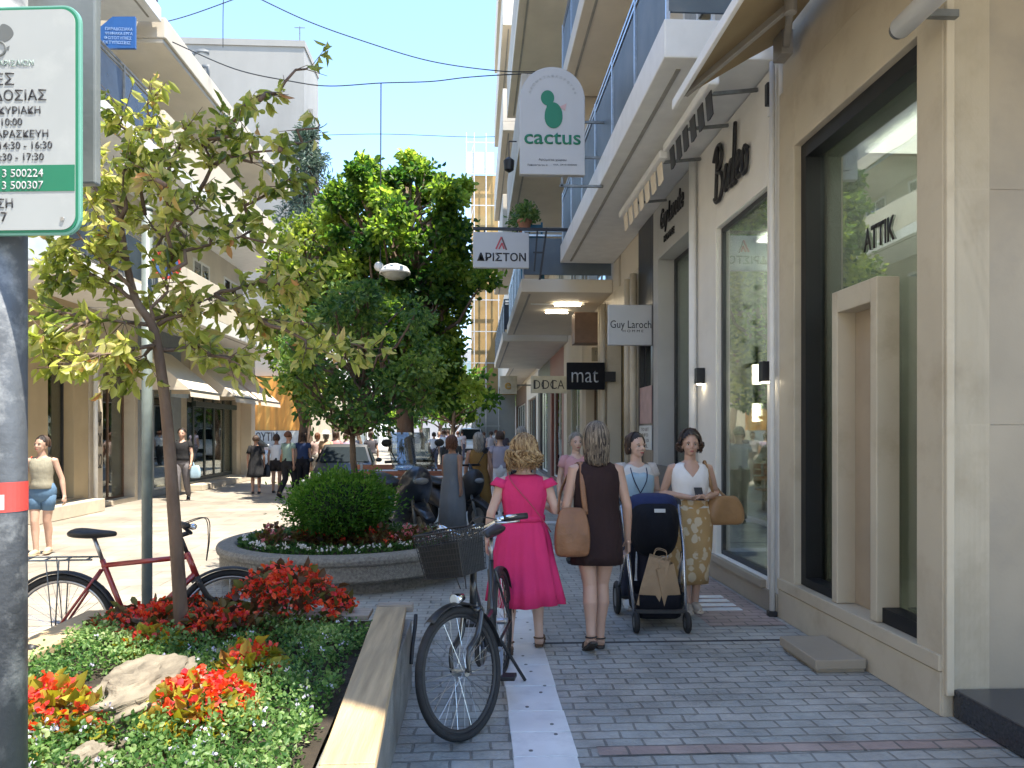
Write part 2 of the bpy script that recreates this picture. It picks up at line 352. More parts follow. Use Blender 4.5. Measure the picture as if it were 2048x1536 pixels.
frame_d = M('dark anthracite frame', (.022, .025, .03), .4, .2, 20)
inter_l = M('pale shop interior', (.55, .58, .54), .8, .08, 1.5)
inter_d = M('dim shop interior', (.17, .16, .14), .8, .3, 2)
lamp_e = M('lit lamp', (1, .86, .62), .4, 0, emit=9)
def wall_with_hole(mb, X0, X1, y0, y1, z0, z1, oy0, oy1, oz0, oz1):
    """wall slab between X0 and X1 with a rectangular opening: butted pieces"""
    if oy0 > y0: mb.box(X0, X1, y0, oy0, z0, z1)
    if oy1 < y1: mb.box(X0, X1, oy1, y1, z0, z1)
    if oz0 > z0: mb.box(X0, X1, oy0, oy1, z0, oz0)
    if oz1 < z1: mb.box(X0, X1, oy0, oy1, oz1, z1)
def shopfront(label, y0, y1, z1, wall, oy0, oy1, oz0, oz1, X=XF, side=1, rec=.14, depth=2.2, inter=inter_l, frame=frame_d, mull=(), cat='shop front', group=None, trans=(), wall_t=.28, fw=.05, gl=None, lit=0):
    """side=1: facade faces -X (right of the street); side=-1: faces +X"""
    e = empty('shop_front', (X, (y0 + y1) / 2, 0), 0, label, cat, group); o = Vector((-X, -(y0 + y1) / 2, 0)); ym = (y0 + y1) / 2
    S = lambda a, c: (min(a * side, c * side), max(a * side, c * side))
    mb = MB(); a, c = S(0, wall_t); wall_with_hole(mb, a, c, y0 - ym, y1 - ym, 0, z1, oy0 - ym, oy1 - ym, oz0, oz1)
    mb.build('wall', wall, e, bevel=.006)
    fr = MB(); a, c = S(rec, rec + .05); p0, p1 = oy0 - ym, oy1 - ym
    fr.box(a, c, p0, p0 + fw, oz0, oz1); fr.box(a, c, p1 - fw, p1, oz0, oz1); fr.box(a, c, p0 + fw, p1 - fw, oz0, oz0 + fw); fr.box(a, c, p0 + fw, p1 - fw, oz1 - fw, oz1)
    for m in mull: fr.box(a, c, m - ym - fw / 2, m - ym + fw / 2, oz0 + fw, oz1 - fw)
    for t in trans: fr.box(a + .005, c - .005, p0 + fw, p1 - fw, t - fw / 2, t + fw / 2)
    fr.build('window_frame', frame, e, bevel=.004)
    gb = MB(); a, c = S(rec + .02, rec + .03); gb.box(a, c, p0 + fw * .6, p1 - fw * .6, oz0 + fw * .6, oz1 - fw * .6); gb.build('window_pane', gl or glass, e)
    ib = MB(); a, c = S(wall_t + .001, depth); 
    xb = depth * side; xa = (wall_t + .002) * side; ya, yb = y0 - ym + .06, y1 - ym - .06
    ib.add([(xa, ya, oz0 - .02), (xb, ya, oz0 - .02), (xb, yb, oz0 - .02), (xa, yb, oz0 - .02), (xa, ya, oz1 + .02), (xb, ya, oz1 + .02), (xb, yb, oz1 + .02), (xa, yb, oz1 + .02)], [(0,1,2,3),(4,5,6,7),(1,2,6,5),(2,3,7,6),(0,1,5,4)])
    ib.build('interior', inter, e)
    if lit:  # glowing panel added under the ceiling to brighten the interior
        lb = MB()
        a_, c_ = sorted((wall_t * side + .35 * side, (depth - .3) * side))
        lb.box(a_, c_, ya + .2, yb - .2, oz1 - .03, oz1 - .01); lb.build('added_glow_panel', M('added glow panel %s' % label[:6], (1, .95, .85), .5, 0, emit=lit), e)
    return e
# --- beige portal shop (nearest)
ZT = 4.55
ps = shopfront('beige marble shop front with deep black framed window nearest on the right', 4.07, 6.33, ZT, stone, 4.32, 6.03, .35, 4.0, rec=.19, inter=inter_l, depth=2.6, lit=1.6)
ym = (4.07 + 6.33) / 2
b = MB(); b.box(.06, .185, 5.945 - ym, 6.03 - ym - .001, .355, 3.995); b.box(.06, .185, 4.325 - ym, 5.944 - ym, 3.88, 3.998); b.box(.06, .186, 4.325 - ym, 4.80 - ym, .352, .45); b.box(.06, .186, 5.45 - ym, 5.944 - ym, .352, .42)
b.build('black_reveal', M('black reveal board', (.006, .007, .009), .5, .2), ps)
b = MB(); b.box(-.022, .003, 4.075 - ym, 6.325 - ym, .26, .352); b.box(-.012, .003, 4.075 - ym, 6.325 - ym, 0.005, .255)
b.build('plinth', stone, ps, bevel=.006)
b = MB(); X0, X1 = .02, .18; y0, y1 = 4.80 - ym, 5.42 - ym
b.box(X0, X1, y0, y0 + .08, .353, 2.66); b.box(X0, X1, y1 - .08, y1, .353, 2.66); b.box(X0, X1, y0 + .08, y1 - .08, 2.50, 2.66)
b.build('stone_niche', stone, ps, bevel=.006, label='grey stone door surround with a tall niche')
b = MB(); b.box(X1 - .02, X1 - .001, y0 + .081, y1 - .081, .353, 2.499); b.build('niche_back', M('brown stone niche', (.36, .29, .21), .5, .15, 2, stain=(.3,.23,.16)), ps)
hb = MB(); hp = [(.20, 4.50 - ym, 1.82), (.13, 4.50 - ym, 1.78), (.12, 4.50 - ym, 1.66), (.13, 4.50 - ym, 1.54), (.20, 4.50 - ym, 1.50)]
hb.tube(smooth_pts(hp), .007, 8); hb.build('door_handle', black, ps, True)
text('ATTIK', .40, .17, (.205, 5.10 - ym, 3.02), (0, -1, 0), (0, 0, 1), black, ps, depth=.004, bold=.02)
text('Z', .1, .12, (.20, 4.56 - ym, 1.55), (0, -1, 0), (0, 0, 1), black, ps, depth=.004)
sh = MB(); g = random.Random(5)
for (yy, zz, hh) in ((4.5, .5, .25), (4.62, .46, .16), (5.62, .46, .3), (5.75, .46, .2)):
    sh.lathe([(.02, 0), (.06, .03), (.07, hh * .6), (.03, hh), (.0, hh)], (.55, yy - ym, zz), 12)
    sh.ell((.5, yy - ym + .05, zz + hh + .06), .09, .09, .08, 8, 6)
sh.build('window_display', M('display vases', (.25, .42, .45), .3, .4, 14), ps, True)
b = MB(); b.box(2.27, 2.618, 4.83, 5.42, .03, .098); b.box(2.29, 2.618, 4.85, 5.40, .005, .03)
o = b.build('doorstep', stone_g, bevel=.008); tag(o, 'beige stone step on the pavement below the marble shop window', 'step')
# --- jamb wall of the shop nearest the camera, its granite step and awning tube
e = empty('stone_wall', (3.3, 4.0, 0), 0, 'plain grey stone end wall above the black granite step at the right edge', 'wall')
b = MB(); b.box(-.63, 1.2, .07, .33, 0, 1.66); b.box(-.63, 1.2, .07, .33, 1.6615, 3.0); b.box(-.63, 1.2, .07, .33, 3.0015, 4.6); b.build('stone_panels', stone_g, e, bevel=.0015)
b = MB(); b.box(-.646, -.60, .04, .069, .13, 4.6); b.build('corner_trim', stone, e, bevel=.005)
b = MB(); b.box(2.70, 4.6, .4, 4.06, .005, .165)
tag(b.build('granite_step', granite, bevel=.012), 'polished black granite step at the foot of the stone wall', 'step')
e = empty('awning_roller', (2.45, 3.2, 3.95), 0, 'white rolled awning tube fixed above the stone wall', 'awning roller')
b = MB(); b.cyl((0, -2.2, 0), (0, .95, 0), .062, n=24); b.build('tube', white, e, True)
b = MB(); b.cyl((0, .952, 0), (0, .985, 0), .05, n=20); b.box(0, .25, .80, .84, -.01, .03); b.build('bracket', dsteel, e)
# --- white shop with script letters
ws = shopfront('white shop front with black script sign and lit wall lamps', 6.34, 8.75, 4.88, plaster_w, 6.60, 8.03, .28, 3.86, rec=.06, inter=inter_l, depth=2.4, lit=4)
ym = (6.34 + 8.75) / 2
b = MB(); b.box(-.02, .003, 6.35 - ym, 8.74 - ym, .005, .2); b.box(-.05, .0, 6.62 - ym, 8.1 - ym, .2, .275); b.build('plinth', stone_g, ws, bevel=.006)
strokes = [  # script word: x to the right (towards the camera), y up, in letter heights
 [(.05,.0),(.12,.5),(.2,1.0)], [(-.1,.80),(.1,1.0),(.38,1.02),(.50,.82),(.40,.62),(.17,.54),(.45,.46),(.56,.24),(.40,.02),(.1,-.02),(-.05,.08)],
 [(.95,.42),(.82,.5),(.70,.3),(.76,.04),(.90,.18),(.96,.46),(.94,.1),(1.03,.06)],
 [(1.3,.42),(1.15,.5),(1.03,.3),(1.1,.04),(1.28,.18),(1.42,1.1),(1.33,.1),(1.45,.06)],
 [(1.5,.22),(1.72,.34),(1.66,.52),(1.52,.36),(1.56,.08),(1.75,.1)],
 [(2.05,.5),(1.86,.36),(1.9,.06),(2.08,.08),(2.16,.36),(2.03,.5),(2.2,.42)]]
for st in strokes:
    pts = smooth_pts([(-.035, -(p[0] - 1.1) * .44 - .08, 4.40 + (p[1] - .5) * .56) for p in st])
    tb = MB(); tb.tube(pts, .021, 6); s_ = tb.build('letter', black, ws, True)
    tb = None
def wall_lamp(parent, x, y, z):
    b = MB(); b.box(x - .10, x - .005, y - .05, y + .05, z - .09, z + .09); s_ = b.build('wall_lamp', black, parent, bevel=.005)
    b = MB(); b.lathe([(.035, 0), (.035, .01)], (x - .052, y, z - .101), 12); b.build('lamp_glow', lamp_e, s_)
wall_lamp(ws, 0, 6.50 - ym, 2.16); wall_lamp(ws, 0, 8.45 - ym, 2.27)
b = MB(); b.box(-.07, -.003, 6.42 - ym, 6.49 - ym, 4.52, 4.72); b.build('alarm_box', frame_d, ws, bevel=.012)
b = MB(); b.box(-.02, .0, 6.40 - ym, 6.55 - ym, 4.46, 4.76); b.build('alarm_plate', white, ws)
dp = MB(); dp.tube([(-.05, 6.36 - ym, .03), (-.05, 6.36 - ym, 4.86)], .024, 12); dp.build('downpipe', white, ws, True); b = MB(); b.box(-.09, -.015, 6.325 - ym, 6.395 - ym, .004, .055); b.build('pipe_foot', plastic_b, ws, bevel=.008)
# pendant fitting and displays inside the white shop
pl = MB(); pl.cyl((.3, 7.66 - ym, 2.52), (.3, 7.66 - ym, 2.34), .028); pl.cyl((.3, 7.66 - ym, 2.52), (.3, 7.66 - ym, 3.8), .006); pl.cyl((.3, 7.66 - ym, 2.34), (.3, 8.0 - ym, 2.34), .022); pl.cyl((.3, 7.66 - ym, 2.12), (.3, 7.66 - ym, 1.92), .022); pb = pl.build('pendant_lamp', black, ws)
pl = MB(); pl.cyl((.3, 7.66 - ym, 2.33), (.3, 7.66 - ym, 2.12), .034); pl.cyl((.3, 7.66 - ym, 1.92), (.3, 7.66 - ym, 1.73), .034); pl.build('bulb', lamp_e, pb, True)
st = MB(); st.cyl((.25, 7.9 - ym, .34), (.25, 7.9 - ym, 2.3), .012); st.box(.14, .36, 7.78 - ym, 8.0 - ym, .29, .34); st.build('display_stand', black, ws)
g = np.random.default_rng(2); P, A = clump_points(g, [((.32, 7.45 - ym, .7 + .2 * k), .11) for k in range(6)], 40, .3)
leaf_mesh('dried_flowers', P, A, .09, .03, leaf_mat('dry stems', [(.35, .25, .12), (.5, .4, .25)], .2), ws, seed=2)
dots = MB()
for k, (yy, zz) in enumerate(((7.5, 3.6), (7.7, 3.35), (7.45, 3.1), (7.75, 2.95), (7.5, 2.75), (7.65, 3.7), (7.8, 2.6))): dots.ell((.22, yy - ym, zz), .025, .025, .03, 8, 6)
dots.build('hanging_beads', black, ws)
# --- grey shop
gs = shopfront('grey rendered shop front with dark brushed lettering over a tall window', 8.76, 10.9, 4.88, plaster_g, 8.84, 10.62, .2, 4.12, rec=.24, inter=inter_l, depth=2, lit=.8)
ym = (8.76 + 10.9) / 2
text('Guy Laroche', 1.15, .36, (-.006, 9.82 - ym, 4.58), (0, -1, 0), (0, 0, 1), black, gs, depth=.02, shear=.3, bold=.01)
text('HOMME', .5, .09, (-.006, 9.95 - ym, 4.31), (0, -1, 0), (0, 0, 1), black, gs, depth=.02)
b = MB(); b.box(-.03, .002, 8.77 - ym, 10.89 - ym, .005, 1.15); b.build('base_panel', M('dark grey base', (.07, .075, .08), .5), gs, bevel=.004)
dp = MB(); dp.tube([(-.06, 8.70 - ym, .05), (-.06, 8.70 - ym, 4.84)], .045, 12); dp.build('downpipe', white, gs, True)
# --- dark unit with posters
ds = shopfront('black fronted unit with pink and white notices behind the grey shop', 10.92, 11.9, 4.88, M('black front', (.02, .021, .024), .35, .2), 11.05, 11.8, 2.0, 3.3, rec=.08, inter=inter_d, depth=1.2, gl=dglass)
ym = (10.92 + 11.9) / 2
b = MB(); b.box(-.02, -.004, -.46, .30, 1.75, 2.32); b.build('poster', M('pink poster', (.42, .28, .26), .6, .1), ds, label='faded pink poster')
b = MB(); b.box(-.02, -.004, -.46, .34, 1.35, 1.72); b.build('notice', M('white notice', (.6, .62, .6), .6, .05), ds, label='white printed notice')
for k in range(4): text(['TO LET', 'INFO', '24 10', 'TEL'][k], .5 - .08 * (k % 2), .05, (-.0205, -.06, 1.66 - k * .085), (0, -1, 0), (0, 0, 1), black, ds, depth=.002)
# --- beige pilaster unit, then the row further on
s1 = shopfront('beige shop front with tall stone pilasters behind the white hanging sign', 11.92, 15.2, 4.3, stone, 12.5, 14.7, .15, 3.5, rec=.3, mull=(13.6,), trans=(2.55,), inter=inter_d, frame=M('brass frame', (.3, .24, .13), .4, .1, metal=.4), depth=2)
for yy in (-1.6, -1.15, 1.25, 1.55): b = MB(); b.cyl((-.07, yy, .1), (-.07, yy, 4.2), .06, n=12); b.build('column', stone, s1, True)
s2 = shopfront('brown panelled shop front with a fabric sign above the door', 15.22, 18.2, 4.2, plaster_b, 15.6, 17.6, .12, 3.0, rec=.2, inter=inter_d, mull=(16.6,), depth=2, frame=brown)
b = MB(); b.box(-.55, -.005, -1.2, -.7, 3.5, 4.15); b.build('box_sign', brown, s2, bevel=.01)
b = MB(); b.box(-.14, -.004, -1.3, 1.3, 2.72, 3.02); b.build('fascia', M('olive fascia', (.20, .17, .10), .5), s2, bevel=.01)
s3 = shopfront('cream shop front with bright green window display', 18.22, 22, 4.2, plaster_c, 18.7, 21.3, .15, 2.9, rec=.12, inter=M('green lit interior', (.35, .42, .18), .7, .5, 3), mull=(20,), depth=1.6, frame=white)
s4 = shopfront('shop front framed by a dark red pilaster', 22.02, 26, 4.2, M('dark red pilaster', (.20, .06, .045), .5, .1), 22.6, 25.6, .1, 3.2, rec=.1, inter=inter_d, mull=(24,), depth=1.6, frame=white)
s5 = shopfront('narrow shop front with black surround far along the right row', 26.02, 31, 4.2, M('black surround', (.03, .03, .035), .4), 27, 30, .1, 3.2, rec=.1, inter=inter_l, mull=(28, 29), depth=1.6, frame=white, lit=4)
s6 = shopfront('far cream shop front at the end of the right row', 31.02, 38, 4.2, plaster_c, 32, 37, .1, 3.2, rec=.1, inter=inter_d, mull=(34, 35.5), depth=1.6, frame=brown)
s7 = shopfront('farthest brown shop front beside the white car', 38.02, 48, 4.2, brown, 39, 47, .1, 3.2, rec=.1, inter=inter_d, mull=(41, 43, 45), depth=1.6, frame=white)
# ================================================================== RIGHT SIDE: upper storeys
rail_m = M('blue grey balcony panel', (.11, .14, .165), .5, .15, 3, spec=.35, stain=(.16, .17, .17), sscale=3, samt=.6)
def window_on(parent, X, y0, y1, z0, z1, side=1, frame=white, gl=dglass, shutter=None):
    a, c = sorted((X - .03 * side, X + .02 * side)); fr = MB()
    fr.box(a, c, y0, y0 + .07, z0, z1); fr.box(a, c, y1 - .07, y1, z0, z1); fr.box(a, c, y0 + .07, y1 - .07, z0, z0 + .07); fr.box(a, c, y0 + .07, y1 - .07, z1 - .07, z1); fr.box(a, c, (y0 + y1) / 2 - .035, (y0 + y1) / 2 + .035, z0 + .07, z1 - .07)
    f = fr.build('window', frame, parent, bevel=.004)
    g = MB(); a, c = sorted((X - .012 * side, X - .005 * side)); g.box(a, c, y0 + .06, y1 - .06, z0 + .06, z1 - .06); g.build('pane', gl, f)
    if shutter:
        s_ = MB(); zz = z1 - .07
        for k in range(int((z1 - z0) * .45 / .05)): s_.box(*sorted((X - .022 * side, X - .013 * side)), y0 + .07, y1 - .07, zz - .046, zz); zz -= .05
        s_.build('shutter', shutter, f)
def balcony(parent, X, xo, y0, y1, z, th, slabm, railm, side=1, solid=False, rh=1.0, groove=True):
    a, c = sorted((xo, X)); sl = MB(); sl.box(a, c, y0, y1, z, z + th); s_ = sl.build('balcony', slabm, parent, bevel=.012)
    if groove:
        g = MB(); a, c = sorted((xo + .16 * side, xo + .20 * side)); g.box(a, c, y0 + .2, y1 - .2, z - .012, z - .001); g.build('drip_groove', mt('soffit trim', (.3, .29, .26), .8), s_)
    r = MB(); zt = z + th
    if solid:
        a, c = sorted((xo + .0 * side, xo + .12 * side)); r.box(a, c, y0, y1, zt + .001, zt + rh); a2, c2 = sorted((xo + .12 * side, X - .01 * side)); r.box(a2, c2, y0, y0 + .12, zt + .001, zt + rh)
        r.build('parapet', railm, s_, bevel=.01)
    else:
        a, c = sorted((xo + .05 * side, xo + .075 * side)); r.box(a, c, y0 + .04, y1 - .04, zt + .09, zt + rh - .14)
        a2, c2 = sorted((xo + .075 * side, X - .02 * side)); r.box(a2, c2, y0 + .05, y0 + .075, zt + .09, zt + rh - .14); r.build('panel', railm, s_)
        p = MB()
        for zz in (rh, rh - .09): p.bar((xo + .062 * side, y0 + .03, zt + zz), (xo + .062 * side, y1 - .03, zt + zz), .045, .035); p.bar((xo + .085 * side, y0 + .062, zt + zz), (X - .01 * side, y0 + .062, zt + zz), .045, .035)
        yy = y0 + .06
        while yy < y1: p.box(xo + .045 * side - .018, xo + .045 * side + .018, yy - .018, yy + .018, zt, zt + rh); yy += 1.3
        p.build('railing', steel if railm is rail_m else dsteel, s_)
    return s_
# building over the beige shop
bp_ = empty('apartment_building', (2.65, 3, 4.56), 0, 'beige clad building over the nearest marble shop front', 'building')
b = MB(); b.box(.03, 8, -2.14, 3.32, 0, 12.6); b.build('wall', stone, bp_)
# building over the white and grey shops
b2 = empty('apartment_building', (2.65, 10, 4.9), 0, 'pale apartment building with blue grey balcony panels over the white shop', 'building')
b = MB(); b.box(.05, 8, -3.66, 3.58, 0, 10.0); b.box(.05, 8, 1.93, 3.58, -.59, -.001); b.box(-.3, 8, -3.66, 3.58, 10.01, 10.3); b.build('wall', plaster_c, b2)
for k, (z, xo) in enumerate(((.0, -.995), (3.25, -.995), (6.35, -.995))):
    balcony(b2, .045, xo, -3.6, 4.3, z, .34, white if k == 0 else plaster_c, rail_m)
for z in (.5, 3.62, 6.72):
    for y in (-3.2, -1.2, .8, 2.6): window_on(b2, .05, y - .6, y + .6, z + .02, z + 2.2, shutter=mt('grey shutter', (.4, .4, .38), .6))
# building beyond: deep balconies closer to the street
b3 = empty('apartment_building', (2.65, 22, 4.2), 0, 'tall beige building with deep stacked balconies beyond the hanging shop signs', 'building')
b = MB(); b.box(.05, 9, -8.2, -.9, .0, 7.4); b.box(.05, 9, -.899, 9, .0, 13.6); b.build('wall', plaster_c, b3)
for k in range(5):
    z = .15 + 3.05 * k
    if k < 3: balcony(b3, .045, -1.75, -7.6, -1.2, z, .26, plaster_c, rail_m if k < 1 else plaster_b, solid=k >= 1, rh=.95)
    balcony(b3, .045, -1.85, -.6, 8.6, z - .1, .26, plaster_c, M('dark slat railing', (.05, .055, .065), .5, .2) if k == 0 else plaster_c, solid=k >= 1, rh=.95)
    for y in ((-6.4, -4, -2, 1, 3.5, 6) if k < 2 else (1, 3.5, 6)): window_on(b3, .05, y - .6, y + .6, z + .28, z + 2.4)
b4 = empty('apartment_building', (2.9, 40, 4.2), 0, 'lower beige building at the far end of the right row', 'building')
b = MB(); b.box(-.2, 9, -8.9, 10, .0, 7); b.build('wall', plaster_b, b4)
for k in range(2):
    balcony(b4, -.205, -1.4, -8, 9, .2 + 3 * k, .25, plaster_c, plaster_c, solid=True)
    for y in (-6, -2, 2, 6): window_on(b4, -.2, y - .7, y + .7, .6 + 3 * k, 2.6 + 3 * k)
# scaffolded tower with orange tarpaulin
e = empty('scaffolded_building', (.2, 47, 0), 0, 'narrow building under scaffolding and tan netting at the end of the street', 'building')
tarp = M('tan scaffold netting', (.36, .23, .09), .85, .2, 1.2, .4, 4, stain=(.4, .38, .2), sscale=.7, samt=.5)
b = MB(); b.box(-.45, 2.4, .3, 5, 4, 18.0); b.build('netting', tarp, e)
b = MB(); b.box(-.4, 2.4, .35, 5, 0, 4); b.build('wall', plaster_g, e)
b = MB()
for x in (-.75, -.25, .5, 1.3):
    b.cyl((x, 0, 0), (x, 0, 20.6), .035, n=6)
for k in range(10): b.bar((-.8, 0, 2 + 2 * k), (1.4, 0, 2 + 2 * k), .05); b.bar((-.75, 0, 2 + 2 * k), (-.25, 0, 4 + 2 * k) if k < 9 else (-.25, 0, 2 + 2 * k), .03)
b.build('scaffolding', M('pale scaffold tube', (.6, .6, .6), .5, metal=.3), e)
b = MB(); b.box(-.7, 1.0, .05, .2, 18.1, 19.4); b.build('white_sheet', white, e)

def shelves(e, xs, ya, yb, zs, seed):
    """back-wall shelves with goods"""
    g = random.Random(seed); b = MB()
    for z in zs: b.box(xs, xs + .3, ya, yb, z, z + .03)
    s_ = b.build('shelf', mt('shelf board', (.5, .47, .42), .6), e)
    cols = [mt('goods %d' % k, c, .55, .2, 8) for k, c in enumerate(((.45, .12, .08), (.12, .2, .32), (.55, .5, .42), (.1, .1, .1), (.35, .26, .12), (.2, .3, .2)))]
    b = MB(); y = ya + .1
    for z in zs:
        y = ya + .1
        while y < yb - .25:
            w_ = g.uniform(.1, .28); h_ = g.uniform(.12, .34); b.mi = g.randrange(6)
            if g.random() < .8: b.box(xs + .02, xs + .22, y, y + w_, z + .031, z + .03 + h_)
            y += w_ + g.uniform(.02, .15)
    b.build('goods', cols, s_)
shelves(ps, 1.9, -1.0, 1.0, (.8, 1.35, 1.9, 2.45), 1); shelves(ws, 1.8, -1.0, 1.0, (.6, 1.1, 1.6, 2.1, 2.6), 2); shelves(gs, 1.5, -.9, .6, (.6, 1.2, 1.8, 2.4), 3)
b = MB(); b.tube([(.9, -.2, 1.55), (.9, .55, 1.55)], .012); b.tube([(.9, -.15, .3), (.9, -.15, 1.55)], .012); b.tube([(.9, .5, .3), (.9, .5, 1.55)], .012); rk = b.build('clothes_rail', steel, ws)
for k in range(9):
    b = MB(); y = -.1 + .07 * k; b.rings([[(.9 + sx_ * w_, y + sy_ * .02, z) for sx_, sy_ in ((-1, -1), (1, -1), (1, 1), (-1, 1))] for z, w_ in ((.7, .22), (1.3, .2), (1.47, .18), (1.52, .04))]); b.build('hanging_garment', mt('garment %d' % (k % 4), ((.5, .4, .3), (.1, .1, .12), (.55, .5, .48), (.3, .12, .1))[k % 4], .9), rk)
# ================================================================== AWNINGS on the right
fabric = M('tan awning cloth', (.36, .27, .15), .9, .08, 2, .1, 300, stain=(.28,.2,.11), sscale=1.5, samt=.4)
fabric_w = M('cream awning cloth', (.70, .62, .50), .9, .06, 2, .1, 300)
e = empty('awning', (2.6, 3.6, 4.9), 0, 'large open tan awning with white front bar above the marble shop', 'awning')
b = MB(); y0, y1 = -3.2, 2.68; prof = [(.0, .08), (-.25, -.06), (-.55, -.24), (-.86, -.43)]
b.rings([[(x, y, z) for x, z in prof] for y in (y0, y1)], False, False, closed=False); b.build('canopy', fabric, e, solid=.006)
b = MB(); b.bar((-.885, y0, -.46), (-.885, y1 + .03, -.46), .035, .085); b.build('front_bar', white, e, bevel=.008)
for yy in (2.35, -1.5):
    b = MB(); b.bar((-.0, yy + .12, -.06), (-.34, yy - .75, -.22), .05, .065); b.bar((-.34, yy - .75, -.22), (-.86, yy + .1, -.48), .04, .055); b.cyl((-.34, yy - .75, -.28), (-.34, yy - .75, -.17), .045); b.box(-.08, .02, yy + .02, yy + .2, -.16, .04)
    b.build('folding_arm', M('grey awning arm', (.35, .33, .30), .45, metal=.5), e, bevel=.006)
b = MB(); b.cyl((-.05, y0, .12), (-.05, y1, .12), .06, n=16); b.build('roller_tube', white, e, True)
def valance(label, ya, n, step, m, X=2.10, zt=4.66):
    e = empty('awning_valance', (X, ya, zt), 0, label, 'awning'); b = MB()
    b.bar((0, -.1, .06), (0, n * step, .06), .10, .09); b.build('cassette', white, e, bevel=.02)
    for k in range(n):
        b = MB(); y = k * step; b.prism([(0, y, .01), (0, y + step * .66, .01), (.02, y + step * .68, -.2), (.015, y + step * .34, -.22), (.02, y + step * .02, -.2)], (.008, 0, 0)); b.build('cloth_tab', m, e)
    for yy in (.3, n * step - .4): b = MB(); b.bar((0, yy, .1), (.54, yy, .16), .03); b.build('bracket', dsteel, e)
valance('retracted awning with a row of black cloth tabs under the balcony', 6.5, 6, .25, plastic_b)
valance('retracted awning with a row of cream cloth tabs above the grey shop', 8.25, 7, .32, fabric_w)
# ================================================================== HANGING SIGNS
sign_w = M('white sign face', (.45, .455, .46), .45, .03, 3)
sign_g = M('deep green ink', (.01, .17, .09), .5, .05)
ink = M('dark ink', (.03, .03, .035), .5, .05)
red_ink = M('muted red ink', (.42, .06, .07), .5, .05)
Xr, Zu = (1, 0, 0), (0, 0, 1)
def sign_box(name, label, x0, y0, x1, y1, Y, m, th=.09, bev=.01):
    a = px(x0, y1, Y=Y); c = px(x1, y0, Y=Y); ctr = (a + c) / 2
    e = empty(name, (ctr.x, Y, a.z), 0, label, 'sign'); wd, ht = c.x - a.x, c.z - a.z
    b = MB(); b.box(-wd / 2, wd / 2, 0, th, 0, ht); b.build('sign_panel', m, e, bevel=bev)
    def at(x, y): p = px(x, y, Y=Y); return (p.x - ctr.x, -.002, p.z - a.z)
    return e, wd, ht, at, Y / FPX
# cactus sign
Y = 9.7; a = px(1040, 348, Y=Y); c = px(1170, 135, Y=Y); ctr = (a + c) / 2
e = empty('hanging_sign', (ctr.x, Y, a.z), 0, 'tall arched white sign with green cactus emblem fixed to the balcony', 'sign'); W2 = (c.x - a.x) / 2; H = c.z - a.z
pts = [(-W2, 0, 0), (W2, 0, 0)] + [(W2 * math.cos(math.pi * k / 24), 0, H - W2 + W2 * math.sin(math.pi * k / 24)) for k in range(25)]
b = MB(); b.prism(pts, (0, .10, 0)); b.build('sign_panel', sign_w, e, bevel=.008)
K = Y / FPX
def at(x, y): p = px(x, y, Y=Y); return Vector((p.x - ctr.x, -.003, p.z - a.z))
def disc(mb, c, rx, rz, n=24, th=.006, f=lambda t: 1):
    mb.prism([(c[0] + rx * math.cos(2 * math.pi * k / n) * f(2 * math.pi * k / n), c[1] - th, c[2] + rz * math.sin(2 * math.pi * k / n)) for k in range(n)], (0, th, 0))
b = MB(); disc(b, at(1095, 196), 13.5 * K, 15 * K); disc(b, at(1107, 231), 18 * K, 26 * K, f=lambda t: 1 - .12 * math.sin(t) * (1 if math.sin(t) < 0 else .2)); c0 = at(1100, 211); b.prism([(c0.x - 7 * K, c0.y - .0065, c0.z - 6 * K), (c0.x + 7 * K, c0.y - .0065, c0.z - 6 * K), (c0.x + 4 * K, c0.y - .0065, c0.z + 6 * K), (c0.x - 7 * K, c0.y - .0065, c0.z + 6 * K)], (0, .005, 0)); b.build('emblem', sign_g, e)
c0 = at(1127, 214); b = MB(); b.prism([(c0.x + 6 * K, c0.y - .006, c0.z + 7 * K), (c0.x - 8 * K, c0.y - .006, c0.z), (c0.x + 3 * K, c0.y - .006, c0.z - 8 * K)], (0, .005, 0)); b.build('emblem_flower', M('pink ink', (.5, .33, .33), .5), e)
text('cactus', 114 * K, 24 * K, at(1105, 277), Xr, Zu, sign_g, e, bold=.012)
text('Αρώματα χώρου', 56 * K, 6 * K, at(1105, 320), Xr, Zu, ink, e, depth=.002)
text('Παπαναστασίου 41', 40 * K, 4 * K, at(1075, 330), Xr, Zu, ink, e, depth=.002); text('τηλ. 2410 000000', 48 * K, 4 * K, at(1130, 330), Xr, Zu, ink, e, depth=.002)
for k in range(15):
    t = math.pi * (.1 + .8 * k / 14); cc = at(1105, 200); text('ΑΡΩΜΑΤΑ ΧΩΡΟΥ..'[14 - k].replace(' ', '·'), None, 5 * K, (cc.x + 48 * K * math.cos(t), cc.y, cc.z + 48 * K * math.sin(t)), (math.sin(t), 0, -math.cos(t)), (math.cos(t), 0, math.sin(t)), M('grey ink', (.35, .36, .36)) if k == 0 else bpy.data.materials['grey ink'], e, depth=.002)
b = MB(); b.bar((W2, .05, .25), (W2 + .55, .05, .25), .03); b.bar((W2, .05, H - .7), (W2 + .5, .05, H - .7), .03); b.bar((W2 - .3, .05, -.02), (W2 - .3, .05, -.14), .03); b.bar((W2 - .33, .05, -.13), (W2 + .25, .05, -.13), .03); b.build('bracket', dsteel, e)
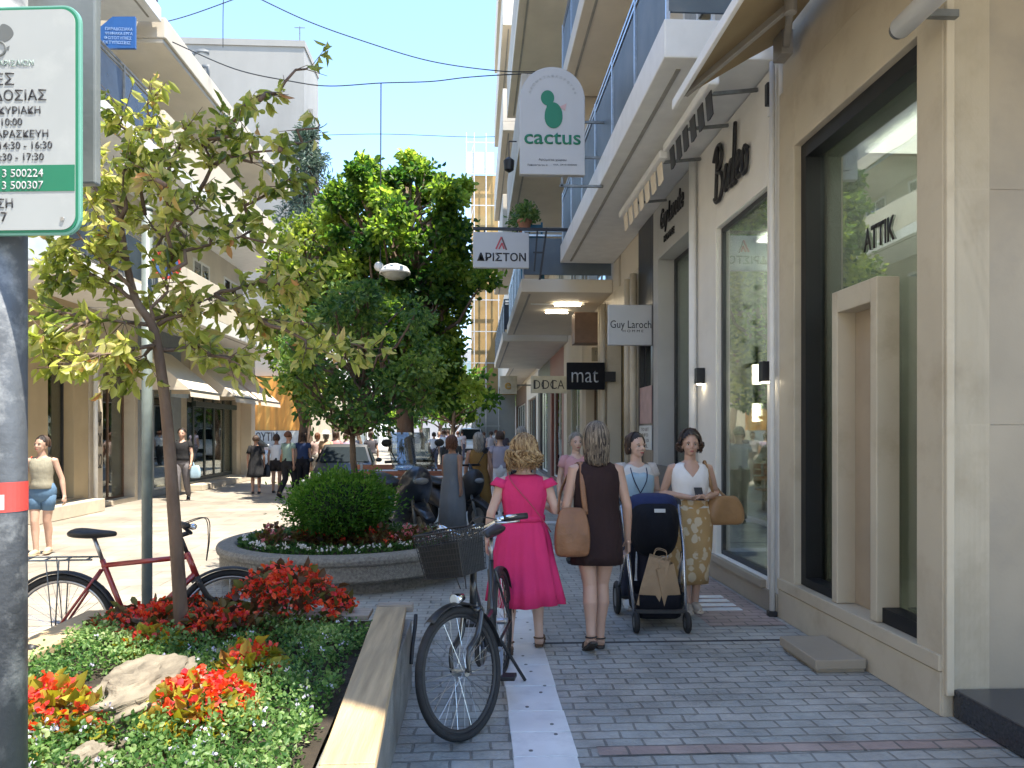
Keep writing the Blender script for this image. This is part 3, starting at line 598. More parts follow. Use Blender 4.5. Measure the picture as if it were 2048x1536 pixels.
# ARISTON
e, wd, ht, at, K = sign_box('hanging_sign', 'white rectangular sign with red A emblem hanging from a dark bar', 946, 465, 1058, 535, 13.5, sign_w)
text('ΔΡΙΣΤΟΝ', 98 * K, 17 * K, at(1003, 514), Xr, Zu, ink, e, bold=.02)
def strip(e, at, pts, wpx, K, m, name='emblem', yo=-.004):
    for p, q in zip(pts[:-1], pts[1:]):
        b = MB(); A_, B_ = Vector(at(*p)), Vector(at(*q)); A_.y = B_.y = yo; b.bar(A_, B_, wpx * K, .006, up=(0, 1, 0)); b.build(name, m, e)
strip(e, at, [(992, 498), (1003, 474)], 3.2, K, red_ink); strip(e, at, [(1003, 474), (1013, 500)], 3.2, K, M('brown ink', (.13, .06, .06)), yo=-.003); strip(e, at, [(998, 498), (1004, 486)], 3, K, red_ink); strip(e, at, [(1004, 486), (1008, 498)], 3, K, red_ink, yo=-.0055)
b = MB(); b.bar((-wd / 2, .045, ht + .07), (wd / 2 + .72, .045, ht + .07), .05); b.bar((-.3, .045, ht), (-.3, .045, ht + .06), .03); b.bar((.3, .045, ht), (.3, .045, ht + .06), .03); b.bar((wd / 2 + .16, .045, ht + .07), (wd / 2 + .1, .045, -.05), .03); b.bar((wd / 2 + .33, .045, ht + .1), (wd / 2 + .2, .045, -.2), .035); b.bar((wd / 2 + .08, .05, .3), (wd / 2 + .27, .05, .3), .025); b.build('bracket', plastic_b, e)
# Guy Laroche
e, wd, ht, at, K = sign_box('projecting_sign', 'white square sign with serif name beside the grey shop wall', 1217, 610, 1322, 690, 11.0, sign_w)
text('Guy Laroche', 92 * K, 20 * K, at(1266, 651), Xr, Zu, ink, e, bold=-.004); text('HOMME', 42 * K, 5 * K, at(1266, 662), Xr, Zu, ink, e, depth=.003, spacing=1.5)
b = MB(); b.bar((wd / 2 - .1, .05, ht + .04), (wd / 2 + .15, .05, ht + .04), .03); b.bar((wd / 2 - .02, .045, ht / 2), (wd / 2 + .15, .045, ht / 2), .04); b.build('bracket', dsteel, e)
# mat
e, wd, ht, at, K = sign_box('projecting_sign', 'black sign with white lower case lettering', 1134, 725, 1210, 779, 14.6, matt_b)
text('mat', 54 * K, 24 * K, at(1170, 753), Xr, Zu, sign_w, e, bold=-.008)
b = MB(); b.box(wd / 2, wd / 2 + .22, .02, .07, .16, .36); b.build('bracket', plastic_b, e)
# DOCA
e, wd, ht, at, K = sign_box('projecting_sign', 'cream sign with thin capital letters left of the black sign', 1062, 752, 1136, 786, 18.5, M('cream sign face', (.58, .56, .46), .5))
text('DOCA', 62 * K, 18 * K, at(1098, 769), Xr, Zu, ink, e, bold=-.006)
for x0_, x1_ in ((1068, 1071), (1085, 1088), (1104, 1107)):
    p0, p1 = at(x0_, 778), at(x1_, 760); b = MB(); b.box(p0[0], p1[0], -.005, -.001, p0[2], p1[2]); b.build('lettering', ink, e)
b = MB(); b.bar((wd / 2, .05, ht / 2), (wd / 2 + .35, .05, ht / 2), .04); b.build('bracket', dsteel, e)
e, wd, ht, at, K = sign_box('projecting_sign', 'small cream sign with golden letter far down the right row', 1000, 752, 1034, 788, 27.5, M('pale cream sign', (.6, .55, .42), .5))
text('e', 13 * K, 14 * K, at(1016, 772), Xr, Zu, M('gold ink', (.5, .32, .08)), e, bold=.02)
b = MB(); b.bar((wd / 2, .05, ht / 2), (wd / 2 + .7, .05, ht / 2), .05); b.build('bracket', dsteel, e)
e, wd, ht, at, K = sign_box('projecting_sign', 'olive fabric banner sign under the white serif sign', 1184, 695, 1258, 722, 15.6, M('olive cloth', (.26, .22, .14), .8))
text('ΓΥΝΑΙΚΕΙΑ ΕΝΔΥΜΑΤΑ', 64 * K, 8 * K, at(1222, 706), Xr, Zu, ink, e, depth=.003)
b = MB(); b.bar((wd / 2, .045, ht / 2), (wd / 2 + .1, .045, ht / 2), .04); b.build('bracket', dsteel, e)
# fluorescent fittings under the balcony, balcony things
p = px(1118, 617, Y=15.6); e = empty('ceiling_light', (p.x, p.y, 4.33), 0, 'lit twin tube fitting under the balcony beyond the hanging signs', 'light')
b = MB(); b.box(-.6, .55, -.03, .03, -.02, .01); b.build('fitting', white, e)
for q in ((-.1, .45, -.06, -.03, -.05, -.022), (-.2, .3, .9, .93, -.05, -.022)): b = MB(); b.box(*q); b.build('tube', lamp_e, e)
p = px(1055, 452, Y=14.6); e = empty('chair', (1.15, 14.75, 4.615), 0, 'blue wooden chair on the balcony above the white emblem sign', 'chair')
blue_p = M('blue paint', (.02, .13, .2), .5)
for sx in (-.2, .2):
    for sy in (-.2, .2): b = MB(); b.box(sx - .02, sx + .02, sy - .02, sy + .02, 0, 1.25 if sy > 0 else .8); b.build('leg', blue_p, e)
b = MB(); b.box(-.23, .23, -.23, .23, .80, .84); b.build('seat', blue_p, e); b = MB(); b.box(-.2, .2, .18, .22, .95, 1.02); b.box(-.2, .2, .18, .22, 1.1, 1.2); b.build('backrest', blue_p, e)
pot = M('terracotta pot', (.30, .14, .08), .8, .2)
def pot_plant(x, y, z, label, s=1, seed=1, group='potted plants along the balcony', tall=.4):
    e = empty('potted_plant', (x, y, z), 0, label, 'plant', group); b = MB(); b.lathe([(.09 * s, 0), (.13 * s, .2 * s), (.15 * s, .21 * s), (.15 * s, .25 * s), (.12 * s, .25 * s), (.11 * s, .2 * s)], n=16); b.build('pot', pot, e)
    g = np.random.default_rng(seed); P, A = clump_points(g, [((g.normal() * .08, g.normal() * .08, .25 * s + tall * .6), tall * .6), ((g.normal() * .15, g.normal() * .15, .25 * s + tall * .3), tall * .5)], 130, .2)
    leaf_mesh('foliage', P, A, .10 * s, .045 * s, leaf_green, e, seed=seed)
leaf_green = leaf_mat('balcony plant leaves', [(.04, .09, .02), (.09, .16, .04), (.16, .22, .07)], .35)
pot_plant(.98, 14.62, 5.56, 'bushy potted plant on the parapet beside the blue chair', 1, 1, tall=.35); pot_plant(1.0, 15.6, 5.56, 'dark leafed potted plant on the balcony farther along', 1, 2, tall=.5); pot_plant(.98, 17.2, 5.56, 'tall thin potted plant at the far end of the balcony', 1, 3, tall=.45)
p = px(1018, 340, Y=16); e = empty('wall_lantern', (p.x, 16, p.z), 0, 'small dark lantern hanging from the second floor balcony', 'lantern'); b = MB(); b.lathe([(.02, .28), (.12, .2), (.1, 0), (.03, -.05)], n=10); b.bar((0, 0, .28), (0, 0, .62), .02); b.bar((0, 0, .62), (.5, 0, .62), .02); b.build('body', plastic_b, e)
# ================================================================== LEFT SIDE
XL = -8.0
tan = M('tan stone', (.42, .33, .20), .6, .1, 1.5, .05, 50); tan_l = M('pale tan render', (.52, .46, .36), .7, .1, 1.5, .05, 50, stain=(.35, .25, .22), sscale=2.5, samt=.5)
grn_f = M('dark green frame', (.03, .05, .045), .4, .2)
shopfront('pale stone shop front with a low step at the left edge of the street', 7, 13.2, 4.2, tan_l, 8, 12.4, .2, 3.0, X=XL, side=-1, rec=.1, inter=inter_d, mull=(10.2,))
l2 = shopfront('tan stone shop front with a pale marble step behind the walking girl', 13.22, 15.75, 4.2, tan, 14.3, 15.2, .3, 3.1, X=XL, side=-1, rec=.2, inter=inter_l)
b = MB(); b.box(.003, .42, -1.2, 1.1, .005, .26); b.build('plinth_step', tan_l, l2, bevel=.01)
l3 = shopfront('brown shop front with a pale graffitied pilaster', 15.77, 18.0, 4.2, tan_l, 16.35, 17.85, .1, 3.2, X=XL, side=-1, rec=.25, inter=M('tan interior', (.35, .27, .15), .7, .3, 2), mull=(17.1,), frame=brown)
b = MB(); b.cyl((.08, -1.0, .05), (.08, -1.0, 4.1), .045, n=10); b.build('downpipe', white, l3, True)
for k in range(3): text(['ΖΩ', 'SOK', 'ΛΑΡ'][k], .3, .3, (.012, -.75, 1.0 + .45 * k), (0, 1, 0), (0, 0, 1), ink, l3, name='graffiti', shear=.3)
l4 = shopfront('blue grey painted shop front beside the thin grey pole', 18.02, 20.6, 4.2, M('blue grey wall', (.26, .29, .31), .7, .08), 18.9, 20.1, .15, 2.9, X=XL, side=-1, rec=.1, inter=inter_d, frame=white)
b = MB(); b.box(.01, .12, 1.5 - .9, 1.5, 2.55, 2.95); b.build('box_sign', M('pale blue sign', (.5, .6, .68), .5), l4); text('ΜΟΔΑ', .6, .2, (.122, 1.05, 2.75), (0, 1, 0), (0, 0, 1), white, l4)
l5 = shopfront('shop front with dark green window frames under the bright awnings', 20.62, 26.2, 4.2, tan_l, 21.0, 25.3, .2, 3.3, X=XL, side=-1, rec=.15, inter=inter_l, mull=(21.9, 22.8, 23.6, 24.5), frame=grn_f, fw=.12)
b = MB(); b.box(.0, .10, -2.0, 1.6, 2.35, 2.5); b.build('fascia', grn_f, l5); b = MB(); b.box(-.1, .35, 2.35, 2.8, .005, 4.2); b.build('corner_column', plaster_c, l5, bevel=.02)
b = MB(); b.box(.003, .5, -2.6, 2.3, .005, .16); b.build('plinth_step', tan_l, l5, bevel=.01)
def awning_left(y0, y1, label, m, zt=3.65, zb=2.62, out=1.25):
    e = empty('awning', (XL, (y0 + y1) / 2, zt), 0, label, 'awning', 'open awnings on the left row'); h = (y1 - y0) / 2
    b = MB(); b.rings([[(x, y, z) for x, z in ((.02, 0), (out * .5, (zb - zt) * .48), (out, zb - zt), (out + .02, zb - zt - .16))] for y in (-h, h)], False, False, closed=False); b.build('canopy', m, e, solid=.01)
    for y in (-h, h): b = MB(); b.prism([(.02, y, 0), (out, y, zb - zt), (.02, y, zb - zt)], (0, .006, 0)); b.build('side_flap', m, e)
    b = MB(); b.bar((out, -h, zb - zt), (out, h, zb - zt), .04); b.bar((.02, -h + .1, zb - zt), (out, -h + .1, zb - zt + .02), .03); b.build('frame', dsteel, e)
awning_left(17.9, 19.9, 'cream awning partly hidden behind the young tree', fabric_w)
awning_left(21.2, 23.4, 'bright cream awning nearest of the pair over the green framed shop', fabric_w)
awning_left(23.7, 26.0, 'peach tinted awning at the far end of the left row', M('peach cloth', (.68, .55, .44), .9))
# upper storeys left
bl0 = empty('apartment_building', (XL, 11, 4.22), 0, 'tall cream building on the left behind the green bordered sign', 'building')
b = MB(); b.box(-9, -.05, -6, 4.75, 0, 9.4); b.build('wall', plaster_c, bl0)
b = MB(); b.box(-9, .35, -6, 4.8, 9.41, 9.7); b.build('roof', plaster_c, bl0, bevel=.02)
navy = M('navy balcony glass', (.045, .06, .085), .25, .3, 2)
for z in (-.02, 2.95, 5.9): 
    balcony(bl0, -.045, 1.5, -6, 4.7, z, .3, white, navy, side=-1)
    for y in (-3, 0, 2.6): window_on(bl0, -.05, y - .7, y + .7, z + .35, z + 2.4, side=-1)
bl1 = empty('apartment_building', (XL, 21, 4.22), 0, 'three storey cream building with a thick roof canopy along the left row', 'building')
b = MB(); b.box(-9, -.05, -5.2, 5.15, 0, 5.5); b.build('wall', plaster_c, bl1)
b = MB(); b.box(-9, 1.5, -5.2, 5.2, 5.52, 5.62); b.box(-9, 1.55, -5.22, 5.22, 5.62, 6.05); b.build('roof', plaster_c, bl1, bevel=.02)
balcony(bl1, -.045, 1.5, -5.15, 5.1, 2.95, .3, white, plaster_c, side=-1, solid=True, rh=.9); balcony(bl1, -.045, 1.4, -5.15, 5.1, -.02, .28, white, plaster_c, side=-1, solid=True, rh=.9)
for z in (.35, 3.3):
    for y in (-4, -1.5, 1.2, 3.8): window_on(bl1, -.05, y - .65, y + .65, z, z + 2.05, side=-1)
e = empty('hanging_sign', (0, 0, 0), 0, 'small blue sign with cut corner high up beside the grey cabinet', 'sign'); Y = 13.8
q = [px(*p, Y=Y) for p in ((190, 96), (270, 96), (270, 33), (225, 33), (190, 62))]; o0 = q[0].copy(); e.location = o0
b = MB(); b.prism([p - o0 for p in q], (0, .06, 0)); b.build('sign_panel', M('blue sign', (.03, .12, .36), .4, .05), e)
for k, (s_, x_) in enumerate((('ΠΑΡΑΔΟΣΙΑΚΑ', 238), ('ΨΗΦΙΑΚΑ ΕΡΓΑ', 238), ('ΦΩΤΟΤΥΠΙΕΣ', 236), ('ΕΚΤΥΠΩΣΕΙΣ', 234))):
    p = px(x_, 58 + 9 * k, Y=Y) - o0; text(s_, 52 * Y / FPX, 6 * Y / FPX, (p.x, -.002, p.z), Xr, Zu, M('pale blue ink', (.35, .5, .75)), e, depth=.003)
b = MB(); b.bar((-.9, .03, .3), (0, .03, .3), .04); b.build('bracket', dsteel, e)
e, wd, ht, at, K = sign_box('light_box', 'blank pale light box sign under the green bordered sign', 40, 462, 122, 530, 9.4, white)
b = MB(); b.box(-wd / 2 + .06, wd / 2 - .06, -.006, -.001, .08, ht - .08); b.build('panel_face', M('pale blue panel', (.55, .62, .66), .4), e); b = MB(); b.bar((-wd / 2 - 1.6, .05, ht / 2), (-wd / 2, .05, ht / 2), .05); b.build('bracket', dsteel, e)
# blank wall building with orange ground floor
bl2 = empty('apartment_building', (-8.3, 36, 0), 0, 'blank grey concrete end wall with dark graffiti rising behind the roof canopy', 'building')
b = MB(); b.box(-9.5, .1, .0, 3.2, 4.3, 20.1); b.box(-9.6, .15, -.06, 3.2, 20.1, 20.4); b.build('wall', plaster_k, bl2)
b = MB(); b.box(.10, .35, .8, 2.2, 14.0, 17.5); b.build('side_panel', plaster_k, bl2)
p = px(398, 128, Y=36); text('G', 1.0, 1.5, (p.x + 8.3, -.012, p.z), Xr, Zu, M('graffiti ink', (.10, .11, .12)), bl2, name='graffiti', bold=-.005)
orange = M('orange cladding', (.62, .27, .05), .6, .3, 1.2, stretch=(6, 1, .1), stain=(.6, .42, .12), sscale=1, samt=.8)
b = MB(); b.box(-3.4, .4, -.3, -.0, 1.7, 4.25); b.build('orange_cladding', orange, bl2); b = MB(); b.box(-9.5, .1, .05, 14, 0, 4.28); b.build('ground_floor', tan_l, bl2)
b = MB(); b.box(-2.9, .1, -.36, -.302, .95, 1.68); b.build('shop_sign', M('grey sign board', (.42, .44, .45), .5), bl2); text('ΜΠΟΥΤΙΚ', 1.6, .42, (-1.85, -.362, 1.4), Xr, Zu, ink, bl2, bold=.01)
e = empty('antenna', (-8.5, 36.4, 20.4), 0, 'thin rooftop antenna on the blank grey end wall', 'antenna'); b = MB(); b.cyl((0, 0, 0), (0, 0, .9), .03, n=6); b.bar((-.25, 0, .85), (.25, 0, .85), .03); b.build('mast', dsteel, e)
bl3 = empty('apartment_building', (-9.5, 62, 0), 0, 'pale building far down the left of the street', 'building')
b = MB(); b.box(-8, 0, -11, 20, 0, 9); b.build('wall', plaster_w, bl3)
for y in range(-9, 18, 4):
    for z in (1, 4, 7): window_on(bl3, 0, y - .8, y + .8, z - .6, z + 1.4, side=-1)
bl4 = empty('apartment_building', (-2, 104, 0), 0, 'pale grey building closing the end of the street', 'building')
b = MB(); b.box(-16, 14, 0, 8, 0, 13); b.build('wall', M('far grey wall', (.34, .33, .33), .8, .15, .3), bl4)
for x in range(-14, 13, 3):
    for z in (1.2, 4.4, 7.6, 10.6):
        b = MB(); b.box(x - .7, x + .7, -.03, .02, z - .8, z + 1.0); b.build('window', dglass, bl4)
# buildings added unseen behind the camera to cut sky light and fill glass reflections
e = empty('apartment_building', (3, -18, 0), 0, 'unseen cream building added behind the viewpoint to cut sky light', 'building')
b = MB(); b.box(0, 10, -14, 8, 0, 15); b.build('wall', plaster_c, e)
for z in (1, 4.2, 7.4, 10.6): 
    for y in (-11, -7, -3, 1, 5): window_on(e, 0, y - .8, y + .8, z, z + 2)
e = empty('apartment_building', (-8, -12, 0), 0, 'unseen tan building added on the left behind the viewpoint to cut sky light', 'building')
b = MB(); b.box(-9, 0, -20, 15.5, 0, 15); b.build('wall', plaster_b, e)
for z in (1, 4.2, 7.4, 10.6): 
    for y in (-15, -10, -5, 0, 5, 10): window_on(e, 0, y - .8, y + .8, z, z + 2, side=-1)
# ================================================================== WIRES and hanging street lamp
wire_m = M('black cable', (.02, .025, .03), .6)
def wire(label, pts, Y, r=.012, name='overhead_cable', group='overhead cables crossing the street'):
    P = [px(x, y, Y=Y) for x, y in pts]; b = MB(); b.tube(smooth_pts(P, 8), r, 6); return tag(b.build(name, wire_m), label, 'cable', group)
wire('sagging cable from the top of the frame to the right building', [(500, -12), (610, 40), (720, 80), (860, 122), (1000, 142), (1085, 143)], 16)
wire('lower cable carrying the street lamp wire across the sky', [(345, 84), (470, 138), (585, 163), (660, 172), (762, 166), (860, 163), (930, 155), (1000, 150), (1085, 146)], 15.5)
wire('short cable rising to the top edge from the left roof', [(250, 55), (310, 48), (380, 30), (480, -6)], 18)
wire('faint thin cable low across the sky', [(600, 272), (760, 268), (940, 274), (1010, 272)], 30, .012)
wire('vertical wire hanging in front of the blank wall', [(447, -10), (446, 40), (446, 95)], 18, .01)
wire('vertical wire beside the roof canopy at the left', [(312, -10), (310, 30), (308, 66)], 18, .01)
Y = 15.4; e = empty('street_lamp', px(790, 545, Y=Y), 0, 'white dome lamp suspended on a wire in front of the dark tree', 'lamp')
b = MB(); b.lathe([(.0, .17), (.14, .155), (.25, .10), (.31, .02), (.32, -.03), (.29, -.03)], n=24, cap=False); b.build('lamp_shade', white, e, True, solid=.01)
b = MB(); b.lathe([(.27, -.03), (.2, -.12), (.0, -.16)], n=20, cap=False); b.build('diffuser', M('lamp diffuser', (.4, .4, .38), .3), e, True)
b = MB(); b.ell((-.33, 0, .12), .1, .1, .1, 12, 8); b.bar((-.33, 0, .1), (0, 0, .16), .03); b.build('junction_box', white, e, True)
p = px(762, 167, Y=Y) - px(790, 545, Y=Y); b = MB(); b.tube([(-.30, 0, .2), p], .012, 6); b.build('suspension_wire', wire_m, e)
# ================================================================== NEAR POLE AND SIGNS
Y = 2.06; K = Y / FPX
pole_m = M('weathered painted pole', (.10, .11, .125), .5, .35, 6, .15, 40, stain=(.45, .46, .46), sscale=9, samt=.8, metal=.2)
c0 = px(0, 864, Y=Y)
e = empty('sign_pole', (c0.x, Y, 0), 0, 'thick scuffed grey pole with red sticker at the left edge', 'pole')
b = MB(); b.cyl((0, 0, 0), (0, 0, 3.1), .0635, n=40); b.build('shaft', pole_m, e, True)
b = MB(); b.rings([[(.0650 * math.cos(a), .0650 * math.sin(a), z) for a in [R(-125 + 10 * k) for k in range(17)]] for z in (1.408, 1.487)], False, False, closed=False); s_ = b.build('sticker', M('red sticker', (.55, .06, .05), .45), e)
b = MB(); b.rings([[(.0655 * math.cos(a), .0655 * math.sin(a), z) for a in [R(-110 + 10 * k) for k in range(7)]] for z in (1.415, 1.455)], False, False, closed=False); b.build('sticker_mark', sign_w, s_)
b = MB(); b.rings([[(.0660 * math.cos(a), .0660 * math.sin(a), z) for a in [R(-95 + 8 * k) for k in range(4)]] for z in (1.405, 1.445)], False, False, closed=False); b.build('sticker_print', ink, s_)
e = empty('parking_sign', (c0.x + .032, Y - .08, 0), R(-5), 'white rounded sign with green border and Greek supply hours', 'sign')
def rrect(w_, h_, r, cx, cz, y, n=8):
    out = []
    for (sx, sz, a0) in ((1, 1, 0), (-1, 1, 90), (-1, -1, 180), (1, -1, 270)):
        for k in range(n + 1):
            a = R(a0 + 90 * k / n); out.append((cx + sx * (w_ / 2 - r) + r * math.cos(a), y, cz + sz * (h_ / 2 - r) + r * math.sin(a)))
    return out
Yf = Y - .08; Ks = Yf / FPX * 1.03
zt, zb = px(0, 14, Y=Yf).z, px(0, 471, Y=Yf).z; wd = 168 * 2 * Ks; zc = (zt + zb) / 2
b = MB(); b.prism(rrect(wd, zt - zb, .045, 0, zc, 0), (0, .012, 0)); b.build('sign_panel', M('pale green edge', (.14, .34, .28), .4, .04), e, bevel=.002)
b = MB(); b.prism(rrect(wd - .012, zt - zb - .012, .04, 0, zc, -.002), (0, .002, 0)); b.build('border', sign_g, e)
b = MB(); b.prism(rrect(wd - .024, zt - zb - .024, .036, 0, zc, -.004), (0, .002, 0)); b.build('sign_face', M('sign face', (.36, .38, .38), .35, .05, 4, stain=(.5, .52, .5), sscale=6), e)
def sx(x): return (px(x, 100, Y=Yf).x - c0.x) * 1.03 - .032
def sz(y): return px(0, y, Y=Yf).z
b = MB(); b.box(-wd / 2 + .012, wd / 2 - .012, -.0052, -.0042, sz(385), sz(333)); b.build('green_band', sign_g, e)
for s_, xr, y_, h_, m_ in (('ΔΗΜΟΣ ΛΑΡΙΣΑΙΩΝ', 71, 129, 11, M('grey green ink', (.25, .33, .30))), ('ΩΡΕΣ', 31, 160, 23, ink), ('ΤΡΟΦΟΔΟΣΙΑΣ', 97, 193, 22, ink), ('ΔΕΥΤΕΡΑ - ΚΥΡΙΑΚΗ', 85, 223, 14, ink), ('07:00 - 10:00', 48, 246, 14, ink), ('ΔΕΥΤΕΡΑ - ΠΑΡΑΣΚΕΥΗ', 101, 270, 14, ink), ('10:30 - 14:30 - 16:30', 109, 293, 14, ink), ('16:30 - 17:30', 92, 316, 14, ink),
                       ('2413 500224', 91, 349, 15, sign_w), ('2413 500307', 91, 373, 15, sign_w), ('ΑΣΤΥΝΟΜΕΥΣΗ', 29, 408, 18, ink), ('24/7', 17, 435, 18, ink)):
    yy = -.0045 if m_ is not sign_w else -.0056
    text(s_, None, h_ * Ks, (sx(xr), yy, sz(y_)), Xr, Zu, m_, e, depth=.001, align='R', bold=.004)
b = MB()
b.torus((sx(0), -.0045, sz(100)), (0, 1, 0), 13 * Ks, 2.2 * Ks, 24, 6); b.prism(smooth_pts([(sx(-8), -.0045, sz(85)), (sx(4), -.0045, sz(52)), (sx(22), -.0045, sz(56)), (sx(30), -.0045, sz(70)), (sx(22), -.0045, sz(82)), (sx(8), -.0045, sz(88))], 4), (0, .0008, 0)); b.prism([(sx(10), -.0045, sz(100)), (sx(22), -.0045, sz(94)), (sx(20), -.0045, sz(104))], (0, .0008, 0))
b.build('emblem', M('grey ink emblem', (.12, .13, .13)), e)
b = MB(); b.lathe([(.006, 0), (.005, .003)], n=12); o = b.build('rivet', steel, e); o.rotation_euler = (R(90), 0, 0); o.location = (sx(130), -.004, sz(441))
b = MB(); b.box(-.03, .03, .012, .07, zc - .02, zc + .02); b.box(-.03, .03, .012, .07, zc - .22, zc - .18); b.build('clamp', dsteel, e)
e = empty('rear_sign', (c0.x, Y + .10, 0), R(-5), 'plain grey back of a larger sign behind the green bordered one', 'sign')
p1 = px(199, 376, Y=Y + .12); zz1 = px(0, -160, Y=Y + .12).z
b = MB(); b.box(-.34, (p1.x - c0.x) * 1.04, 0, .03, p1.z, zz1); b.build('panel', M('grey sign back', (.15, .17, .175), .5, .10, 3, .05, 40, stain=(.3,.31,.3)), e, bevel=.006); b = MB(); b.box(-.04, .04, -.06, 0, p1.z + .2, p1.z + .25); b.build('clamp', dsteel, e)
# ================================================================== TIMBER EDGED PLANTER
ZP = .50
A0, A1 = Vector((-.455, 2.0, 0)), Vector((-.645, 4.75, 0))      # inner line of the right plank
wood = wood_mat('weathered bench timber', (.42, .31, .18), (.30, .23, .15), 1)
wood_g = wood_mat('silvered bench timber', (.36, .30, .24), (.22, .19, .16), 1)
wood_x = wood_mat('cross grained timber', (.36, .30, .24), (.22, .19, .16), 0)
pl = empty('planter', (-1.4, 3.4, 0), 0, 'concrete flower bed edged with wooden plank seats in the foreground', 'planter'); O = Vector((-1.4, 3.4, 0))
def P3(x, y, z=0): return Vector((x, y, z)) - O
b = MB()
b.prism([P3(-.41, 1.2), P3(-.40, 4.72), P3(-.60, 4.72), P3(-.54, 1.2)], (0, 0, ZP - .065)); b.build('planter_wall', M('planter concrete', (.22, .215, .20), .8, .25, 5, .35, 60, stain=(.08,.08,.075), sscale=4, samt=.8), pl, bevel=.008)
b = MB(); b.prism([P3(-2.42, 1.2), P3(-2.40, 4.72), P3(-2.24, 4.72), P3(-2.26, 1.2)], (0, 0, ZP - .065)); b.prism([P3(-2.235, 4.60), P3(-.605, 4.60), P3(-.605, 4.73), P3(-2.235, 4.73)], (0, 0, ZP - .075)); b.build('planter_wall', concrete, pl)
def plank(x0a, x0b, x1a, x1b, ya, yb, m, dz=0):
    b = MB(); b.prism([P3(x0a, ya, ZP - .045 + dz), P3(x1a, ya, ZP - .045 + dz), P3(x1b, yb, ZP - .045 + dz), P3(x0b, yb, ZP - .045 + dz)], (0, 0, .045)); return b.build('plank', m, pl, bevel=.006)
plank(-.505, -.525, -.315, -.335, 1.2, 2.52, wood); plank(-.527, -.63, -.337, -.44, 2.526, 4.78, wood)
b = MB(); b.prism([P3(-.63, 4.785, ZP - .04), P3(-.40, 4.785, ZP - .04), P3(-.40, 4.86, ZP - .04), P3(-.63, 4.86, ZP - .04)], (0, 0, .05)); b.build('end_batten', wood_x, pl, bevel=.004)
plank(-2.45, -2.43, -2.22, -2.21, 1.2, 4.78, wood)
b = MB(); b.prism([P3(-2.2, 4.56, ZP - .03), P3(-.65, 4.56, ZP - .03), P3(-.65, 4.76, ZP - .03), P3(-2.2, 4.76, ZP - .03)], (0, 0, .03)); b.build('plank', wood_x, pl, bevel=.004)
b = MB(); b.tube(smooth_pts([P3(-.375, 4.72, .46), P3(-.375, 4.66, .40), P3(-.385, 4.6, .3), P3(-.39, 4.55, .2)]), .012, 8); b.build('steel_bracket', plastic_b, pl, True)
soil_m = M('dark garden soil', (.035, .026, .018), .95, .4, 12, .8, 40)
b = MB(); n = 26; g = random.Random(8)
V = [[P3(-2.24 + 1.66 * i / n - (.03 * j / n if i == n else 0), 1.2 + 3.4 * j / n, ZP - .10 + .03 * noise.noise((i * .4, j * .4, 0))) for i in range(n + 1)] for j in range(n + 1)]
b.rings(V, False, False, closed=False); b.build('soil', soil_m, pl, True)
# ground cover
gc = leaf_mat('ground cover leaves', [(.04, .11, .03), (.11, .21, .06), (.22, .33, .11), (.38, .45, .22)], .45)
g = np.random.default_rng(11); N = 26000
cx = g.uniform(-2.2, -.62, N * 2); cy = g.uniform(1.9, 4.55, N * 2)
dens = np.array([noise.noise((x * 2.6, y * 2.6, 3)) + .5 * noise.noise((x * 7, y * 7, 9)) for x, y in zip(cx, cy)])
keep = dens > -.32; keep &= ~((cy > 3.25) & (cx > -2.1) & (cx < -1.45) & (cy < 3.75) & (((cx + 1.72) / .26) ** 2 + ((cy - 3.45) / .3) ** 2 < 1))
cx, cy, dens = cx[keep][:N], cy[keep][:N], dens[keep][:N]
hh = ZP - .10 + np.clip(.05 + .09 * dens + .03 * g.normal(size=len(cx)), -.01, .14) + .02
A = np.stack([g.normal(size=len(cx)) * .8, g.normal(size=len(cx)) * .8, g.random(len(cx)) * .9 + .1], 1)
tone = np.clip(.35 + .5 * dens + .25 * g.normal(size=len(cx)), 0, 1)
o = leaf_mesh('ground_cover', np.stack([cx, cy, hh], 1), A, g.uniform(.012, .032, len(cx)), g.uniform(.009, .020, len(cx)), gc, tone=tone, seed=12)
tag(o, 'low green ground cover with tiny pale flowers filling the bed', 'ground cover', kind='stuff')
k = g.choice(len(cx), 260, False); k = k[(cx[k] > -1.6) | (g.random(260) < .3)]
o = leaf_mesh('small_flowers', np.repeat(np.stack([cx, cy, hh + .025], 1)[k], 4, 0) + g.normal(size=(len(k) * 4, 3)) * .006, g.normal(size=(len(k) * 4, 3)) + np.array([0, 0, .5]), .014, .011, leaf_mat('lilac petals', [(.45, .42, .62), (.7, .7, .75)], .3), seed=13)
tag(o, 'tiny lilac white flowers dotted over the ground cover', 'flowers', kind='stuff')
